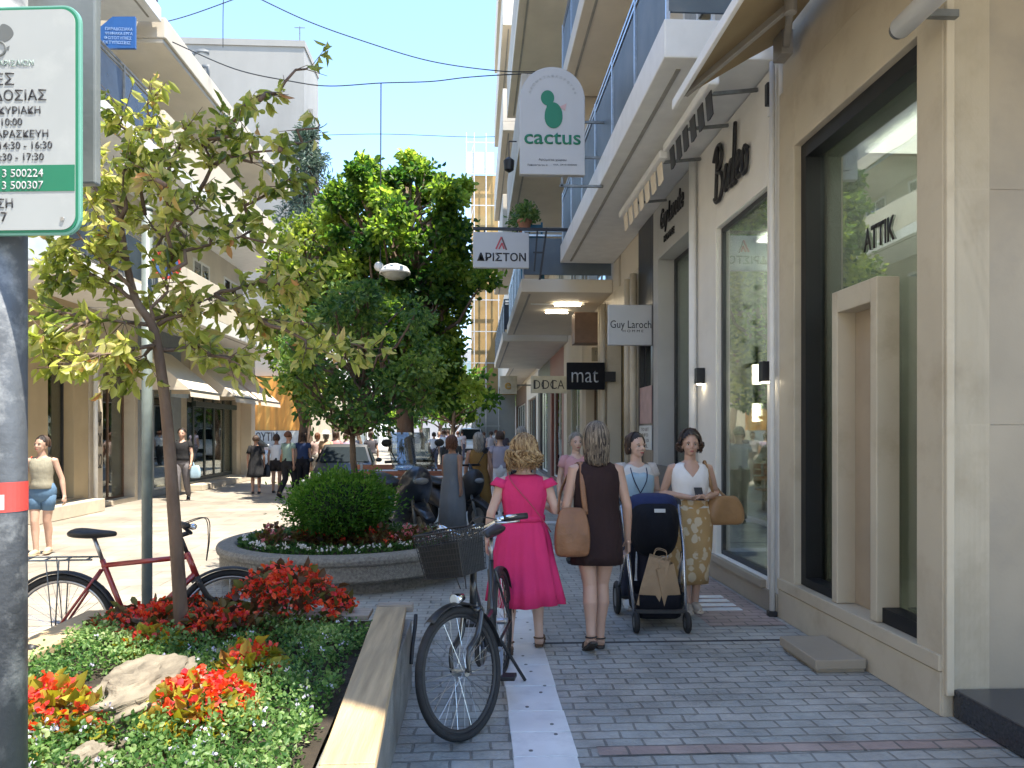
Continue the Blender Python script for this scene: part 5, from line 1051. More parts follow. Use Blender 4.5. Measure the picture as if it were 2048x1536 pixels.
    if city:
        b = MB(); q = head_b + Vector((.10, 0, .06)); b.tube([F(q + Vector((-.02, 0, 0))), F(q + Vector((.05, 0, 0)))], [.022, .034], 14); l_ = b.build('headlight', chrome, e, True)
        b = MB(); q = q + Vector((.051, 0, 0)); b.tube([F(q), F(q + Vector((.006, 0, 0)))], [.032, .026], 14); b.build('lens', M('lamp lens', (.55, .6, .62), .1), l_)
        b = MB(); b.tube([Vector((.30, .04, .30)), Vector((.20, .17, .012))], .011, 8); b.build('kickstand', plastic_b, e)
        b = MB(); b.prism([Vector((.36, -.062, .40)), Vector((.52, -.062, .36)), Vector((.54, -.062, .24)), Vector((.46, -.062, .18)), Vector((-.02, -.062, .29)), Vector((-.02, -.062, .38))], (0, -.02, 0)); b.build('chain_guard', plastic_b, e, bevel=.005)
    else:
        b = MB(); b.box(.30, .42, -.05, .03, .42, .5); 
    return e
red_frame = M('dark red bicycle paint', (.26, .025, .022), .3, .15, 10, coat=.6)
blk_frame = M('black bicycle paint', (.02, .022, .025), .3, .2, 10, coat=.5)
fc = px(906, 1476, z=0); fd = Vector((-.20, -1)).normalized(); ang = math.atan2(fd.y, fd.x)
rearp = Vector((fc.x, fc.y, 0)) - Vector((fd.x, fd.y, 0)) * 1.08
bicycle((rearp.x + .10, rearp.y, 0), ang, 'black city bicycle with front basket parked on the paving facing the camera', blk_frame, steer=R(-27), basket=True, lean=R(3))
rp_ = px(126, 1250, Y=5.02); bicycle((rp_.x, 5.02, 0), R(2), 'red bicycle with rear rack leaning on the thin grey pole', red_frame, steer=R(22), rack=True, city=False, wb=1.06, lean=R(2))
# ================================================================== SCOOTERS, CARS, BENCH
def scooter(loc, rz, label, body_m, shield=True, group='motor scooters behind the round planter'):
    e = empty('motor_scooter', loc, rz, label, 'scooter', group)
    for x in (0, 1.35):
        b = MB(); b.torus((x, 0, .27), (0, 1, 0), .20, .07, 40, 10); w_ = b.build('wheel', rubber, e, True); b = MB(); b.cyl((x, -.05, .27), (x, .05, .27), .14, n=20); b.build('rim', dsteel, w_)
    def sect(x, wy, z0, z1, n=16): return [(x, wy * math.cos(2 * math.pi * k / n) * (1.0), (z0 + z1) / 2 + (z1 - z0) / 2 * math.sin(2 * math.pi * k / n)) for k in range(n)]
    b = MB(); b.rings([sect(-.35, .06, .68, .74), sect(-.2, .16, .5, .78), sect(.1, .2, .4, .78), sect(.45, .18, .3, .7), sect(.6, .16, .25, .38), sect(.85, .17, .25, .36), sect(.98, .22, .28, .8), sect(1.12, .25, .45, 1.02), sect(1.25, .20, .6, 1.05), sect(1.36, .1, .7, .95)]); b.build('body', body_m, e, True, sub=1)
    b = MB(); b.rings([sect(-.3, .1, .78, .88), sect(-.1, .17, .76, .9), sect(.25, .17, .72, .84), sect(.5, .12, .68, .78)]); b.build('seat', plastic_b, e, True, sub=1)
    b = MB(); b.rings([sect(1.05, .09, .42, .5), sect(1.3, .1, .5, .58), sect(1.6, .07, .36, .44)]); b.build('front_mudguard', body_m, e, True)
    b = MB(); b.tube([(1.2, 0, .9), (1.1, 0, 1.08)], .03); b.tube(smooth_pts([(.98, -.34, 1.07), (1.08, -.15, 1.08), (1.08, .15, 1.08), (.98, .34, 1.07)]), .018); h_ = b.build('handlebar', plastic_b, e, True)
    for s in (-1, 1):
        b = MB(); b.tube([(1.06, .22 * s, 1.08), (1.1, .34 * s, 1.28)], .008); b.ell((1.09, .36 * s, 1.31), .02, .07, .05, 12, 8); b.build('mirror', plastic_b, h_, True)
    b = MB(); b.ell((1.34, 0, .84), .05, .10, .045, 14, 8); b.build('headlight', M('clear lens', (.2, .21, .22), .1), e, True)
    for s in (-1, 1): b = MB(); b.tube([(1.22, .07 * s, .62), (1.35, .08 * s, .27)], .025); b.build('fork_leg', dsteel, e, True)
    b = MB(); b.tube([(.3, .16, .1), (.25, -.2, .02)], .015); b.build('kickstand', dsteel, e, True)
    if shield:
        b = MB(); b.rings([[(1.26 - .30 * t - .10 * (a / 1.0) ** 2, .30 * a * (1 - .25 * t ** 3), .98 + .46 * t) for a in [-1 + k / 6 for k in range(13)]] for t in [q / 6 for q in range(7)]], False, False, closed=False); b.build('windshield', glass_mat('scooter screen', (.55, .6, .64), .12, .5), e, True, solid=.004)
    return e
sc_m = M('dark blue scooter paint', (.02, .028, .045), .3, .2, 10, coat=.6)
p = px(828, 1000, Y=10.9)
q = scooter((p.x - .55, 11.6, 0), R(-62), 'dark blue maxi scooter with clear windshield behind the round planter', sc_m); q.scale = (1.12, 1.12, 1.12)
p = px(850, 1000, Y=12.3); scooter((p.x, 12.9, 0), R(-48), 'black scooter without windshield parked behind the blue one', plastic_b, False)
def car(loc, rz, label, paint, L=4.2, Wd=1.76, Hh=1.5, suv=False):
    e = empty('parked_car', loc, rz, label, 'car'); hw = Wd / 2; zr = Hh; zb = Hh * .62
    def sec(x, zt, wt, zs=.28, wb_=1.0): return [(x, -hw * wb_, zs), (x, -hw * wb_, zb * .72), (x, -hw * wt, zt), (x, -hw * wt * .6, zt + .02), (x, hw * wt * .6, zt + .02), (x, hw * wt, zt), (x, hw * wb_, zb * .72), (x, hw * wb_, zs)]
    prof = [(-L / 2, zb * .8, .85, .35, .88), (-L / 2 + .08, zb * .95, .88, .25, .97), (-L / 2 + (.25 if suv else .6), zb, .9, .25, 1), (-L / 2 + (.5 if suv else 1.0), zr - .03, .70, .25, 1), (0, zr, .72, .25, 1), (L / 2 - 1.75, zr - .05, .70, .25, 1), (L / 2 - 1.15, zb, .88, .25, 1), (L / 2 - .25, zb * .86, .85, .25, .97), (L / 2 - .03, zb * .74, .8, .3, .9), (L / 2, zb * .6, .78, .4, .85)]
    b = MB(); b.rings([sec(*q) for q in prof]); b.build('body', paint, e, True, bevel=.03)
    w_ = MB()
    xf0, xf1, zf0, zf1 = L / 2 - 1.17, L / 2 - 1.72, zb + .03, zr - .07
    w_.prism([(xf0 + .03, -hw * .80, zf0), (xf0 + .03, hw * .80, zf0), (xf1 + .03, hw * .64, zf1), (xf1 + .03, -hw * .64, zf1)], (.012, 0, .01)); w_.build('windscreen', dglass if False else M('car glass', (.012, .018, .022), .5, .1, spec=.12) if 'car glass' not in bpy.data.materials else bpy.data.materials['car glass'], e)
    cg = bpy.data.materials['car glass']
    b = MB(); xr0, xr1 = -L / 2 + (.27 if suv else .62), -L / 2 + (.46 if suv else .95); b.prism([(xr0 - .03, -hw * .8, zb + .04), (xr0 - .03, hw * .8, zb + .04), (xr1 - .03, hw * .64, zr - .09), (xr1 - .03, -hw * .64, zr - .09)], (-.012, 0, .005)); b.build('rear_window', cg, e)
    for s in (-1, 1):
        b = MB(); b.prism([(-L / 2 + .9, s * (hw * .93), zb + .02), (L / 2 - 1.3, s * (hw * .93), zb + .02), (L / 2 - 1.75, s * (hw * .745), zr - .1), (-L / 2 + 1.1, s * (hw * .745), zr - .1)], (0, s * .02, .004)); b.build('side_window', cg, e)
        b = MB(); b.ell((L / 2 - .06, s * hw * .62, zb * .66), .06, .19, .09, 12, 8); b.build('headlight', M('headlight lens', (.7, .72, .72), .15, .05) if 'headlight lens' not in bpy.data.materials else bpy.data.materials['headlight lens'], e, True)
        b = MB(); b.ell((L / 2 - 1.35, s * (hw + .09), zb + .08), .06, .09, .06, 10, 8); b.build('wing_mirror', paint, e, True)
    for x in (-L / 2 + .8, L / 2 - .85):
        for s in (-1, 1):
            b = MB(); b.torus((x, s * (hw - .1), .32), (0, 1, 0), .23, .09, 32, 8); w2 = b.build('wheel', rubber, e, True); b = MB(); b.cyl((x, s * (hw - .15), .32), (x, s * (hw - .02), .32), .18, n=18); b.build('rim', alloy, w2)
    b = MB(); b.box(L / 2 - .03, L / 2 + .012, -hw * .5, hw * .5, zb * .34, zb * .56); b.build('grille', plastic_b, e, bevel=.02)
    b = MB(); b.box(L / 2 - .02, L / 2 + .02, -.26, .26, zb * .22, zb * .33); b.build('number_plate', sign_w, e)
    if suv:
        b = MB()
        for s in (-1, 1): b.bar((-1.3, s * hw * .62, zr + .06), (.5, s * hw * .62, zr + .06), .05)
        b.build('roof_rail', dsteel, e)
    return e
p = px(941, 900, Y=44); car((p.x, 46, 0), R(-90), 'white car parked facing the camera at the far end of the street', M('white car paint', (.75, .76, .78), .25, .03, coat=.6), Hh=1.85, suv=True)
p = px(956, 900, Y=58); car((p.x + .3, 60, 0), R(-90), 'dark van behind the white car', M('dark van paint', (.05, .05, .055), .35, .1, coat=.4), Hh=2.6, Wd=1.95, suv=True)
p = px(664, 960, Y=18.6); car((p.x, 20.6, 0), R(-84), 'small dark grey car seen over the round bush', M('dark grey car paint', (.035, .037, .04), .45, .1, coat=.2), L=3.6, Wd=1.62, Hh=1.27)
p = px(520, 960, Y=33); car((p.x - .8, 33, 0), R(-12), 'grey car passing in front of the orange cladding', M('silver car paint', (.4, .42, .44), .3, .05, coat=.5), L=4.2)
wood_r = M('red brown bench wood', (.22, .08, .04), .5, .25, 6, .1, 20, stretch=(.6, 10, 10))
p = px(762, 932, Y=14.6); e = empty('street_bench', (p.x + .45, 14.8, 0), 0, 'red brown slatted bench behind the parked scooters', 'bench')
b = MB()
for k in range(4): b.box(-1.1, 1.1, -.22 + .11 * k, -.13 + .11 * k, .43, .46)
b.build('seat', wood_r, e, bevel=.005); b = MB()
for k in range(3): b.box(-1.1, 1.1, .24 + .02 * k, .27 + .02 * k, .60 + .13 * k, .70 + .13 * k)
b.build('backrest', wood_r, e, bevel=.005)
for x in (-.9, .9): b = MB(); b.bar((x, -.2, 0), (x, -.2, .43), .05); b.bar((x, .2, 0), (x, .3, .98), .05); b.bar((x, -.2, .41), (x, .22, .41), .05); b.build('leg', dsteel, e)
p = px(606, 1060, Y=10.6); e = empty('bollard', (p.x, 10.6, 0), 0, 'short grey post on the street left of the round bush', 'bollard'); b = MB(); b.lathe([(.06, 0), (.06, .05), (.04, .06), (.04, .85), (.05, .86), (.05, .92), (.02, .95)], n=16); b.build('post', dsteel, e, True)
# ================================================================== PEOPLE
def skin_mat(name, c):
    m = M(name, c, .5, .07, 8, .02, 200); b = [n for n in m.node_tree.nodes if n.type == 'BSDF_PRINCIPLED'][0]
    b.inputs['Subsurface Weight'].default_value = .12; b.inputs['Subsurface Radius'].default_value = (.02, .008, .004); b.inputs['Subsurface Scale'].default_value = .5; return m
skin1 = skin_mat('fair tanned skin', (.48, .30, .22)); skin2 = skin_mat('tanned skin', (.38, .21, .14)); skin3 = skin_mat('light skin', (.54, .36, .28))
def hair_mat(name, c1, c2):
    mix = lambda f: [a * (1 - f) + b_ * f for a, b_ in zip(c1, c2)]
    return [M(name + ' %d' % i, c, .42, .3, 6, .35, 60, spec=.4, stretch=(30, 30, 2)) for i, c in enumerate((mix(-.35), mix(.25), mix(.7), mix(1.15)))]
hair_blond = hair_mat('curly blond hair', (.22, .13, .055), (.44, .30, .15)); hair_ash = hair_mat('ash blond hair', (.085, .065, .048), (.27, .215, .155)); hair_dark = hair_mat('dark brown hair', (.035, .02, .014), (.09, .05, .03)); hair_red = hair_mat('auburn hair', (.12, .045, .02), (.2, .08, .04)); hair_grey = hair_mat('grey blond hair', (.25, .22, .18), (.4, .36, .3))
def cloth(name, c, var=.10, sc=5, bump=.25): return M(name, c, .85, var, sc, .75, 12, spec=.25, stretch=(1, 1, .6))
POSE = dict(eL=(.215, .03, 1.06), wL=(.225, -.02, .83), eR=(-.215, .03, 1.06), wR=(-.225, -.02, .83), kL=(.085, -.015, .47), aL=(.08, .03, .075), kR=(-.085, -.015, .47), aR=(-.08, .03, .075), tL=0, tR=0)
BODY = {}
def body_mesh(key, P, vox, mat, bulk=1.0, head_rot=0):
    k = (key, vox, mat.name, bulk, head_rot)
    if k in BODY: return BODY[k]
    b = MB(); n = 20
    rings = [(.77, .10, .08, .012), (.80, .145, .10, .012), (.87, .172, .12, .012), (.93, .166, .12, .006), (1.02, .132, .098, 0), (1.08, .126, .094, 0), (1.17, .145, .108, -.008), (1.25, .152, .112, -.008), (1.31, .150, .090, 0), (1.35, .115, .07, .003), (1.385, .058, .056, .004)]
    b.rings([[(rx * bulk * math.cos(2 * math.pi * i / n), yc + ry * bulk * math.sin(2 * math.pi * i / n), z) for i in range(n)] for z, rx, ry, yc in rings])
    Rz = Matrix.Rotation(head_rot, 3, 'Z'); H = Vector((0, 0, 1.5)); hp = lambda v: H + Rz @ (Vector(v) - H)
    b.tube([(0, .006, 1.35), (0, -.004, 1.47)], [.056, .05], 14)
    b.ell(hp((0, -.004, 1.555)), .074, .092, .098, 20, 14); b.ell(hp((0, -.028, 1.505)), .060, .068, .075, 18, 12); b.ell(hp((0, -.062, 1.458)), .030, .028, .024, 12, 8)
    b.tube([hp((0, -.090, 1.545)), hp((0, -.106, 1.51))], [.008, .0145], 8); b.ell(hp((0, -.098, 1.506)), .017, .013, .010, 8, 6); b.ell(hp((0, -.092, 1.477)), .022, .010, .009, 10, 6)
    for s in (-1, 1):
        b.ell(hp((.074 * s, .004, 1.52)), .010, .02, .032, 8, 8); b.ell(hp((.034 * s, -.078, 1.508)), .022, .016, .018, 8, 6); b.ell(hp((.03 * s, -.084, 1.556)), .026, .010, .009, 8, 6)
    for S, s in (('L', 1), ('R', -1)):
        K, A = Vector(P['k' + S]), Vector(P['a' + S]); hip = Vector((.085 * s, .008, .86)); mid = hip.lerp(K, .45) + Vector((.006 * s, -.006, 0)); cf = K.lerp(A, .32) + Vector((.004 * s, .016, 0))
        b.tube([hip + Vector((0, 0, .03)), hip.lerp(K, .2), mid, hip.lerp(K, .85), K, cf, K.lerp(A, .7), A], [.088 * bulk, .086 * bulk, .074 * bulk, .056, .051, .053, .038, .034], 16)
        tw = P['t' + S]; fd = Vector((.10 * s, -math.cos(tw), -math.sin(tw))).normalized()
        b.tube([A + Vector((0, .03, -.035)), A + Vector((0, .0, -.02)), A + fd * .06 + Vector((0, 0, -.035)), A + fd * .13 + Vector((0, 0, -.055)), A + fd * .175 + Vector((0, 0, -.062))], [.028, .034, .032, .026, .014], 12, flat=1.15)
        E, W_ = Vector(P['e' + S]), Vector(P['w' + S]); sh = Vector((.160 * s, .002, 1.315))
        b.tube([sh + Vector((-.03 * s, 0, .005)), sh, sh.lerp(E, .3), sh.lerp(E, .8), E, E.lerp(W_, .3), E.lerp(W_, .8), W_], [.045, .050, .044 * bulk, .036, .035, .036, .026, .023], 14)
        d = (W_ - E).normalized(); nn = Vector((-s, 0, 0)); 
        if P.get('palm' + S): nn = Vector(P['palm' + S])
        nn = (nn - d * nn.dot(d)).normalized(); sp = d.cross(nn)
        if sp.y > 0 and not P.get('palm' + S): sp = -sp
        b.obox(W_ + d * .045, d * .042, sp * .038, nn * .012)
        b.tube([W_ - d * .01, W_ + d * .03], [.023, .026], 10)
        curl = P.get('curl' + S, .5)
        for f in range(4):
            L = (.068, .078, .072, .056)[f]; b0 = W_ + d * .082 + sp * (.030 - .0205 * f); q1 = b0 + d * L * .45 * (1 - .3 * curl) + nn * L * .35 * curl; q2 = q1 + d * L * .45 * (1 - 1.1 * curl) + nn * L * .5 * curl; q3 = q2 + d * L * .3 * (1 - 1.8 * curl) + nn * L * .3 * curl * (1 if curl < .8 else .2)
            b.tube([b0 - d * .01, q1, q2, q3], [.0088, .0082, .0076, .006], 8)
        t0 = W_ + d * .022 + sp * .028; b.tube([t0, t0 + d * .03 + sp * .022 + nn * .012, t0 + d * .06 + sp * .022 + nn * .026], [.012, .010, .007], 8)
    me = bpy.data.meshes.new('body'); me.from_pydata(b.v, [], b.f); o = bpy.data.objects.new('tmp', me); C.objects.link(o)
    md = o.modifiers.new('r', 'REMESH'); md.mode = 'VOXEL'; md.voxel_size = vox; md.use_smooth_shade = True
    if vox < .02: ms_ = o.modifiers.new('s', 'SMOOTH'); ms_.factor = .5; ms_.iterations = 3 if vox < .008 else 1
    dg = bpy.context.evaluated_depsgraph_get(); m2 = bpy.data.meshes.new_from_object(o.evaluated_get(dg)); bpy.data.objects.remove(o)
    m2.name = 'body'; m2.materials.clear(); m2.materials.append(mat); m2.polygons.foreach_set('use_smooth', [True] * len(m2.polygons)); BODY[k] = m2; return m2
def garment(name, rings, mat, parent, amp=0, nf=9, ph=0, n=64, vneck=0, power=2.25, thick=.006, seed=0, vback=0):
    zs = [r[0] for r in rings]; zt, zb = max(zs), min(zs); out = []
    def rad(zz):
        for q, r in zip(rings[:-1], rings[1:]):
            lo, hi = sorted((q, r), key=lambda v: v[0])
            if lo[0] <= zz <= hi[0]:
                u = (zz - lo[0]) / max(1e-6, hi[0] - lo[0]); return lo[1] + (hi[1] - lo[1]) * u, lo[2] + (hi[2] - lo[2]) * u
        return rings[0][1], rings[0][2]
    for (z, rx, ry, *c) in rings:
        cx, cy = (c + [0, 0])[:2]; t = (zt - z) / max(.01, zt - zb); row = []
        for i in range(n):
            a = 2 * math.pi * i / n; ca, sa = math.cos(a), math.sin(a)
            k = (abs(ca) ** power + abs(sa) ** power) ** (-1 / power)
            f = 1 + amp * t * (math.sin(nf * a + ph + 1.5 * math.sin(2 * a + seed)) + .4 * math.sin(2.3 * nf * a + seed)) + .016 * noise.noise((ca * 2 + seed, sa * 2, z * 9))
            dz = 0; wz = max(0, min(1, (z - zt + .22) / .22))
            if vneck: dz = -vneck * max(0, 1 - abs(a - 1.5 * math.pi) / .62) * wz
            if vback: dz -= vback * max(0, 1 - abs(a - .5 * math.pi) / .8) * wz
            qx, qy = rx, ry
            if dz: qx, qy = rad(z + dz)
            row.append((cx + qx * k * ca * f, cy + qy * k * sa * f, z + dz + amp * .12 * t * math.sin(3 * a + seed)))
        out.append(row)
    b = MB(); b.rings(out, False, False); return b.build(name, mat, parent, True, solid=thick)
def hair(e, mat, length, curly=0, fringe=.02, back=True, locks=110, head_rot=0, wide=1.0, seed=1, bun=False, vol=1.0):
    g = random.Random(seed); b = MB(); Rz = Matrix.Rotation(head_rot, 3, 'Z'); H = Vector((0, .004, 1.555)); T = lambda v: Vector((0, 0, 1.5)) + Rz @ (Vector(v) - Vector((0, 0, 1.5)))
    # cap with an open face
    nu, nv = 28, 12; vs = []; fs = []
    for j in range(nv + 1):
        t = math.pi * .62 * j / nv
        for i in range(nu):
            u = 2 * math.pi * i / nu; vs.append(T(H + Vector((.083 * vol * math.sin(t) * math.cos(u), .006 + .103 * vol * math.sin(t) * math.sin(u), .006 + .106 * vol * math.cos(t)))))
    keep = lambda i, j: not (math.sin(2 * math.pi * (i + .5) / nu) < -.30 and j > nv * (.40 + .34 * abs(math.cos(2 * math.pi * (i + .5) / nu)) ** 1.3))
    for j in range(nv):
        for i in range(nu):
            if keep(i, j): k = (i + 1) % nu; fs.append((j * nu + i, (j + 1) * nu + i, (j + 1) * nu + k, j * nu + k))
    b.add(vs, fs)
    for k in range(locks):
        b.mi = g.choice((0, 1, 1, 2, 3)); a = g.uniform(-.22, math.pi + .22) if back else g.uniform(0, 6.28)
        a0 = a + g.uniform(-.15, .15); pts = []; top = g.uniform(.0, .5)
        for m in range(5):
            t = top + (1.62 - top) * m / 4; pts.append(H + Vector(((.086 + .006 * g.random()) * vol * math.sin(t) * math.cos(a0), .006 + (.106 + .006 * g.random()) * vol * math.sin(t) * math.sin(a0), .006 + .110 * vol * math.cos(t))))
        L = length * g.uniform(.86, 1.06) if not curly else length * g.uniform(.45, 1.15); pts = [q + Vector((g.gauss(0, 1), g.gauss(0, 1), g.gauss(0, 1))) * curly * .18 for q in pts]; p = pts[-1].copy(); steps = 6
        for m in range(1, steps + 1):
            q = m / steps; w_ = 1 + (wide - 1) * math.sin(math.pi * min(1, q * .8)); tgt = Vector((p.x * w_ * (1 - .12 * q), p.y * (1 - .18 * q) + .01 * q, p.z - L * q))
            if curly: tgt += Vector((curly * math.sin(6 * q + k), curly * math.cos(5 * q + k * 1.7), curly * .5 * math.sin(9 * q + k)))
            else: tgt += Vector((g.gauss(0, .003), g.gauss(0, .003), 0))
            pts.append(tgt)
        r0 = g.uniform(.0045, .0085) if not curly else g.uniform(.0045, .0085)
        b.tube([T(q) for q in smooth_pts(pts, 2)], [r0 * (.7 + .3 * math.sin(math.pi * i / 20)) if i < 16 else r0 * max(.12, 1 - (i - 15) / 6) for i in range(21)], 5)
    if bun: b.ell(T((0, .115, 1.60)), .045, .04, .045, 14, 10)
    return b.build('hair', mat, e, True)
def face(e, head_rot=0, mouth=(.35, .10, .09), brow=(.05, .03, .02)):
    Rz = Matrix.Rotation(head_rot, 3, 'Z'); T = lambda v: Vector((0, 0, 1.5)) + Rz @ (Vector(v) - Vector((0, 0, 1.5)))
    for s in (-1, 1):
        b = MB(); b.ell(T((.031 * s, -.085, 1.536)), .0125, .007, .0065, 12, 8); ey = b.build('eye', M('eye white', (.6, .58, .55), .2) if 'eye white' not in bpy.data.materials else bpy.data.materials['eye white'], e, True)
        b = MB(); b.ell(T((.031 * s, -.0905, 1.536)), .006, .003, .006, 10, 6); b.build('iris', mt('iris', (.03, .018, .012), .2), ey, True)
        b = MB(); b.tube([T((.018 * s, -.0915, 1.555)), T((.032 * s, -.092, 1.560)), T((.050 * s, -.082, 1.553))], [.003, .0035, .002], 5); b.build('eyebrow', mt('brow', brow, .8), e)
        b = MB(); b.tube([T((.018 * s, -.092, 1.5415)), T((.031 * s, -.0945, 1.5455)), T((.045 * s, -.086, 1.540))], .0018, 5); b.build('eyelid', mt('brow', brow, .8), e)
    b = MB(); b.ell(T((0, -.1005, 1.4785)), .022, .004, .004, 12, 6); b.ell(T((0, -.0995, 1.4715)), .018, .004, .0045, 12, 6); b.build('mouth', mt('lips', mouth, .4), e, True)
def shoe(e, P, S, mat, strap=True, tone=None):
    A = Vector(P['a' + S]); s = 1 if S == 'L' else -1; tw = P['t' + S]; fd = Vector((.10 * s, -math.cos(tw), -math.sin(tw))).normalized(); sd = Vector((1, .1 * s, 0)); up = fd.cross(sd).normalized() * -1
    if up.z < 0: up = -up
    dn = -up; heel = A + dn * .066 - fd * .035; b = MB(); out = []
    for t, w_ in ((-.02, .022), (.01, .034), (.06, .032), (.12, .042), (.17, .042), (.20, .030), (.215, .012)): c_ = heel + fd * t; out.append([c_ - sd * w_, c_ + sd * w_, c_ + sd * w_ + up * .018, c_ - sd * w_ + up * .018])
    b.rings(out); 
    if strap:
        for t, r_ in ((.13, .042), (.15, .042)): c_ = heel + fd * t + up * .02; b.tube([c_ - sd * r_, c_ - sd * r_ * .8 + up * .035, c_ + up * .048, c_ + sd * r_ * .8 + up * .035, c_ + sd * r_], .006, 6)
        c_ = A; b.torus(c_ + up * .0, (.1 * fd.x, fd.y * .1, 1), .040, .006, 20, 6)
    else:
        b.tube([heel + fd * 0 + up * .03, heel + fd * .06 + up * .04, heel + fd * .13 + up * .03, heel + fd * .2 + up * .022], [.038, .04, .042, .02], 12, flat=1)
    return b.build('shoe', mat, e, False, bevel=.003)
def sleeves(e, P, mat, r0=.062, f=.35, r1=.066):
    for S, s in (('L', 1), ('R', -1)):
        E, W_ = Vector(P['e' + S]), Vector(P['w' + S]); sh = Vector((.150 * s, .002, 1.325)); b = MB()
        pts = [sh - Vector((.05 * s, 0, -.01)), sh, sh.lerp(E, min(f, 1) * .5), sh.lerp(E, min(1, f))]; rr = [r0 * .75, r0, r0, r1]
        if f > 1: pts.append(E.lerp(W_, f - 1)); rr.append(r1 * .85)
        b.tube(pts, rr, 16, caps=False); b.build('sleeve', mat, e, True, solid=.005)
def trousers(e, P, mat, f=1.0, loose=1.12):
    b = MB(); n = 24
    b.rings([[(rx * math.cos(2 * math.pi * i / n), .01 + ry * math.sin(2 * math.pi * i / n), z) for i in range(n)] for z, rx, ry in ((1.0, .142, .106), (.93, .176, .130), (.86, .182, .130), (.78, .15, .11), (.74, .06, .07))], False, True)
    for S, s in (('L', 1), ('R', -1)):
        K, A = Vector(P['k' + S]), Vector(P['a' + S]); hip = Vector((.088 * s, .01, .86)); pts = [hip, hip.lerp(K, .3), hip.lerp(K, .6), K, K.lerp(A, .35), K.lerp(A, .7), K.lerp(A, .97)]; rr = [.094, .092, .078, .062, .062, .052, .05]
        if f < 1: m = max(2, int(round(f * 6))); pts, rr = pts[:m + 1], rr[:m + 1]; rr = [r + .006 for r in rr]
        b.tube(pts, [r * loose for r in rr], 18, caps=False)
    return b.build('trousers' if f >= .9 else 'shorts', mat, e, True, solid=.005)
TOP = [(1.0, .148, .112), (1.08, .142, .110), (1.17, .158, .124, 0, -.006), (1.25, .163, .126, 0, -.006), (1.31, .162, .100), (1.345, .135, .082), (1.362, .10, .072)]
def person(label, x, y, rz, h, skin, vox=.012, pose={}, key='stand', bulk=1.0, head_rot=0, group=None, z=0):
    P = dict(POSE); P.update(pose); e = empty('person', (x, y, z), rz, label, 'person', group); s = h / 1.65; e.scale = (s, s, s)
    o = bpy.data.objects.new('body', body_mesh(key, P, vox, skin, bulk, head_rot)); C.objects.link(o); o.parent = e
    return e, P
def Wp(e, p): return Matrix.Translation(e.location) @ Matrix.Rotation(e.rotation_euler.z, 4, 'Z') @ (Vector(p) * e.scale.x)
def bag(name, label, e, c, w_, h_, d_, mat, strap_pts, rz=0, cat='bag', slouch=.15, strap_m=None, strap_r=.012):
    """soft bag hanging by its strap; c = bottom centre in the bearer's frame"""
    p = Wp(e, c); t = empty(name, p, e.rotation_euler.z + rz, label, cat); s = e.scale.x; n = 28; out = []
    for z_, fw, fd in ((0, .80, .55), (.04, .95, .85), (.3, 1.03, 1.0), (.6, .98, .85), (.85, .80, .5), (1.0, .62, .2)):
        out.append([(w_ / 2 * fw * math.copysign(abs(math.cos(a)) ** .6, math.cos(a)), d_ / 2 * fd * math.copysign(abs(math.sin(a)) ** .6, math.sin(a)) * (1 + .1 * math.sin(5 * a)), h_ * z_ - slouch * h_ * max(0, z_ - .75) * math.cos(a) ** 2 * .0 + .012 * math.sin(3 * a) * z_) for a in [2 * math.pi * k / n for k in range(n)]])
    b = MB(); b.rings(out); b.build('bag_body', mat, t, True, sub=1)
    inv = (Matrix.Translation(p) @ Matrix.Rotation(t.rotation_euler.z, 4, 'Z')).inverted()
    b = MB(); b.tube([inv @ Wp(e, q) for q in smooth_pts(strap_pts, 5)], strap_r, 8, flat=.3); b.build('strap', strap_m or mat, t, True)
    return t
PI = math.pi
# ---- pink dress, walking away
pk = cloth('pink linen dress', (.62, .035, .14), .08, 4, .3)
fp = px(1048, 1300, z=0)
e, P = person('woman in a bright pink belted dress walking away, curly blond hair', fp.x, fp.y, PI - .05, 1.57, skin3, .005, dict(eL=(.255, .04, 1.08), wL=(.285, -.02, .86), eR=(-.25, .02, 1.09), wR=(-.19, -.19, 1.10), palmR=(0, -.6, 1), kR=(-.10, -.10, .49), aR=(-.12, -.05, .085), kL=(.10, .03, .47), aL=(.12, .24, .13), tL=.6, tR=0), 'pink', 1.08)
garment('dress', [(1.372, .088, .066), (1.35, .15, .085), (1.30, .178, .112), (1.22, .180, .135), (1.12, .160, .122), (1.06, .150, .118), (1.02, .148, .117), (.96, .178, .145), (.86, .207, .165), (.7, .236, .19, 0, .01), (.52, .268, .215, -.01, .02), (.385, .292, .235, -.015, .03)], pk, e, .075, 9, .6, seed=1, n=96)
garment('belt', [(1.055, .158, .126), (1.035, .160, .128), (1.01, .158, .127)], pk, e, thick=.01)
for S, s in (('L', 1), ('R', -1)):
    b = MB(); E = Vector(P['e' + S]); sh = Vector((.155 * s, 0, 1.325)); rr_ = []
    for t, r_ in ((0, .066), (.13, .072), (.25, .080)):
        c_ = sh.lerp(E, t) + Vector((.012 * s * t * 3, 0, .0)); d = (E - sh).normalized(); u = d.cross(Vector((0, 1, 0))).normalized(); v = d.cross(u); rr_.append([c_ + (u * math.cos(2 * PI * k / 32) + v * math.sin(2 * PI * k / 32)) * r_ * (1 + .07 * t * 3 * math.sin(7 * 2 * PI * k / 32)) for k in range(32)])
    b.rings(rr_, False, False); b.build('sleeve', pk, e, True, solid=.005)
hair(e, hair_blond, .13, .034, locks=520, wide=1.16, seed=3, back=False, vol=1.12)
for S in 'LR': shoe(e, P, S, M('brown sandal', (.10, .05, .02), .5) if S == 'L' else bpy.data.materials['brown sandal'])
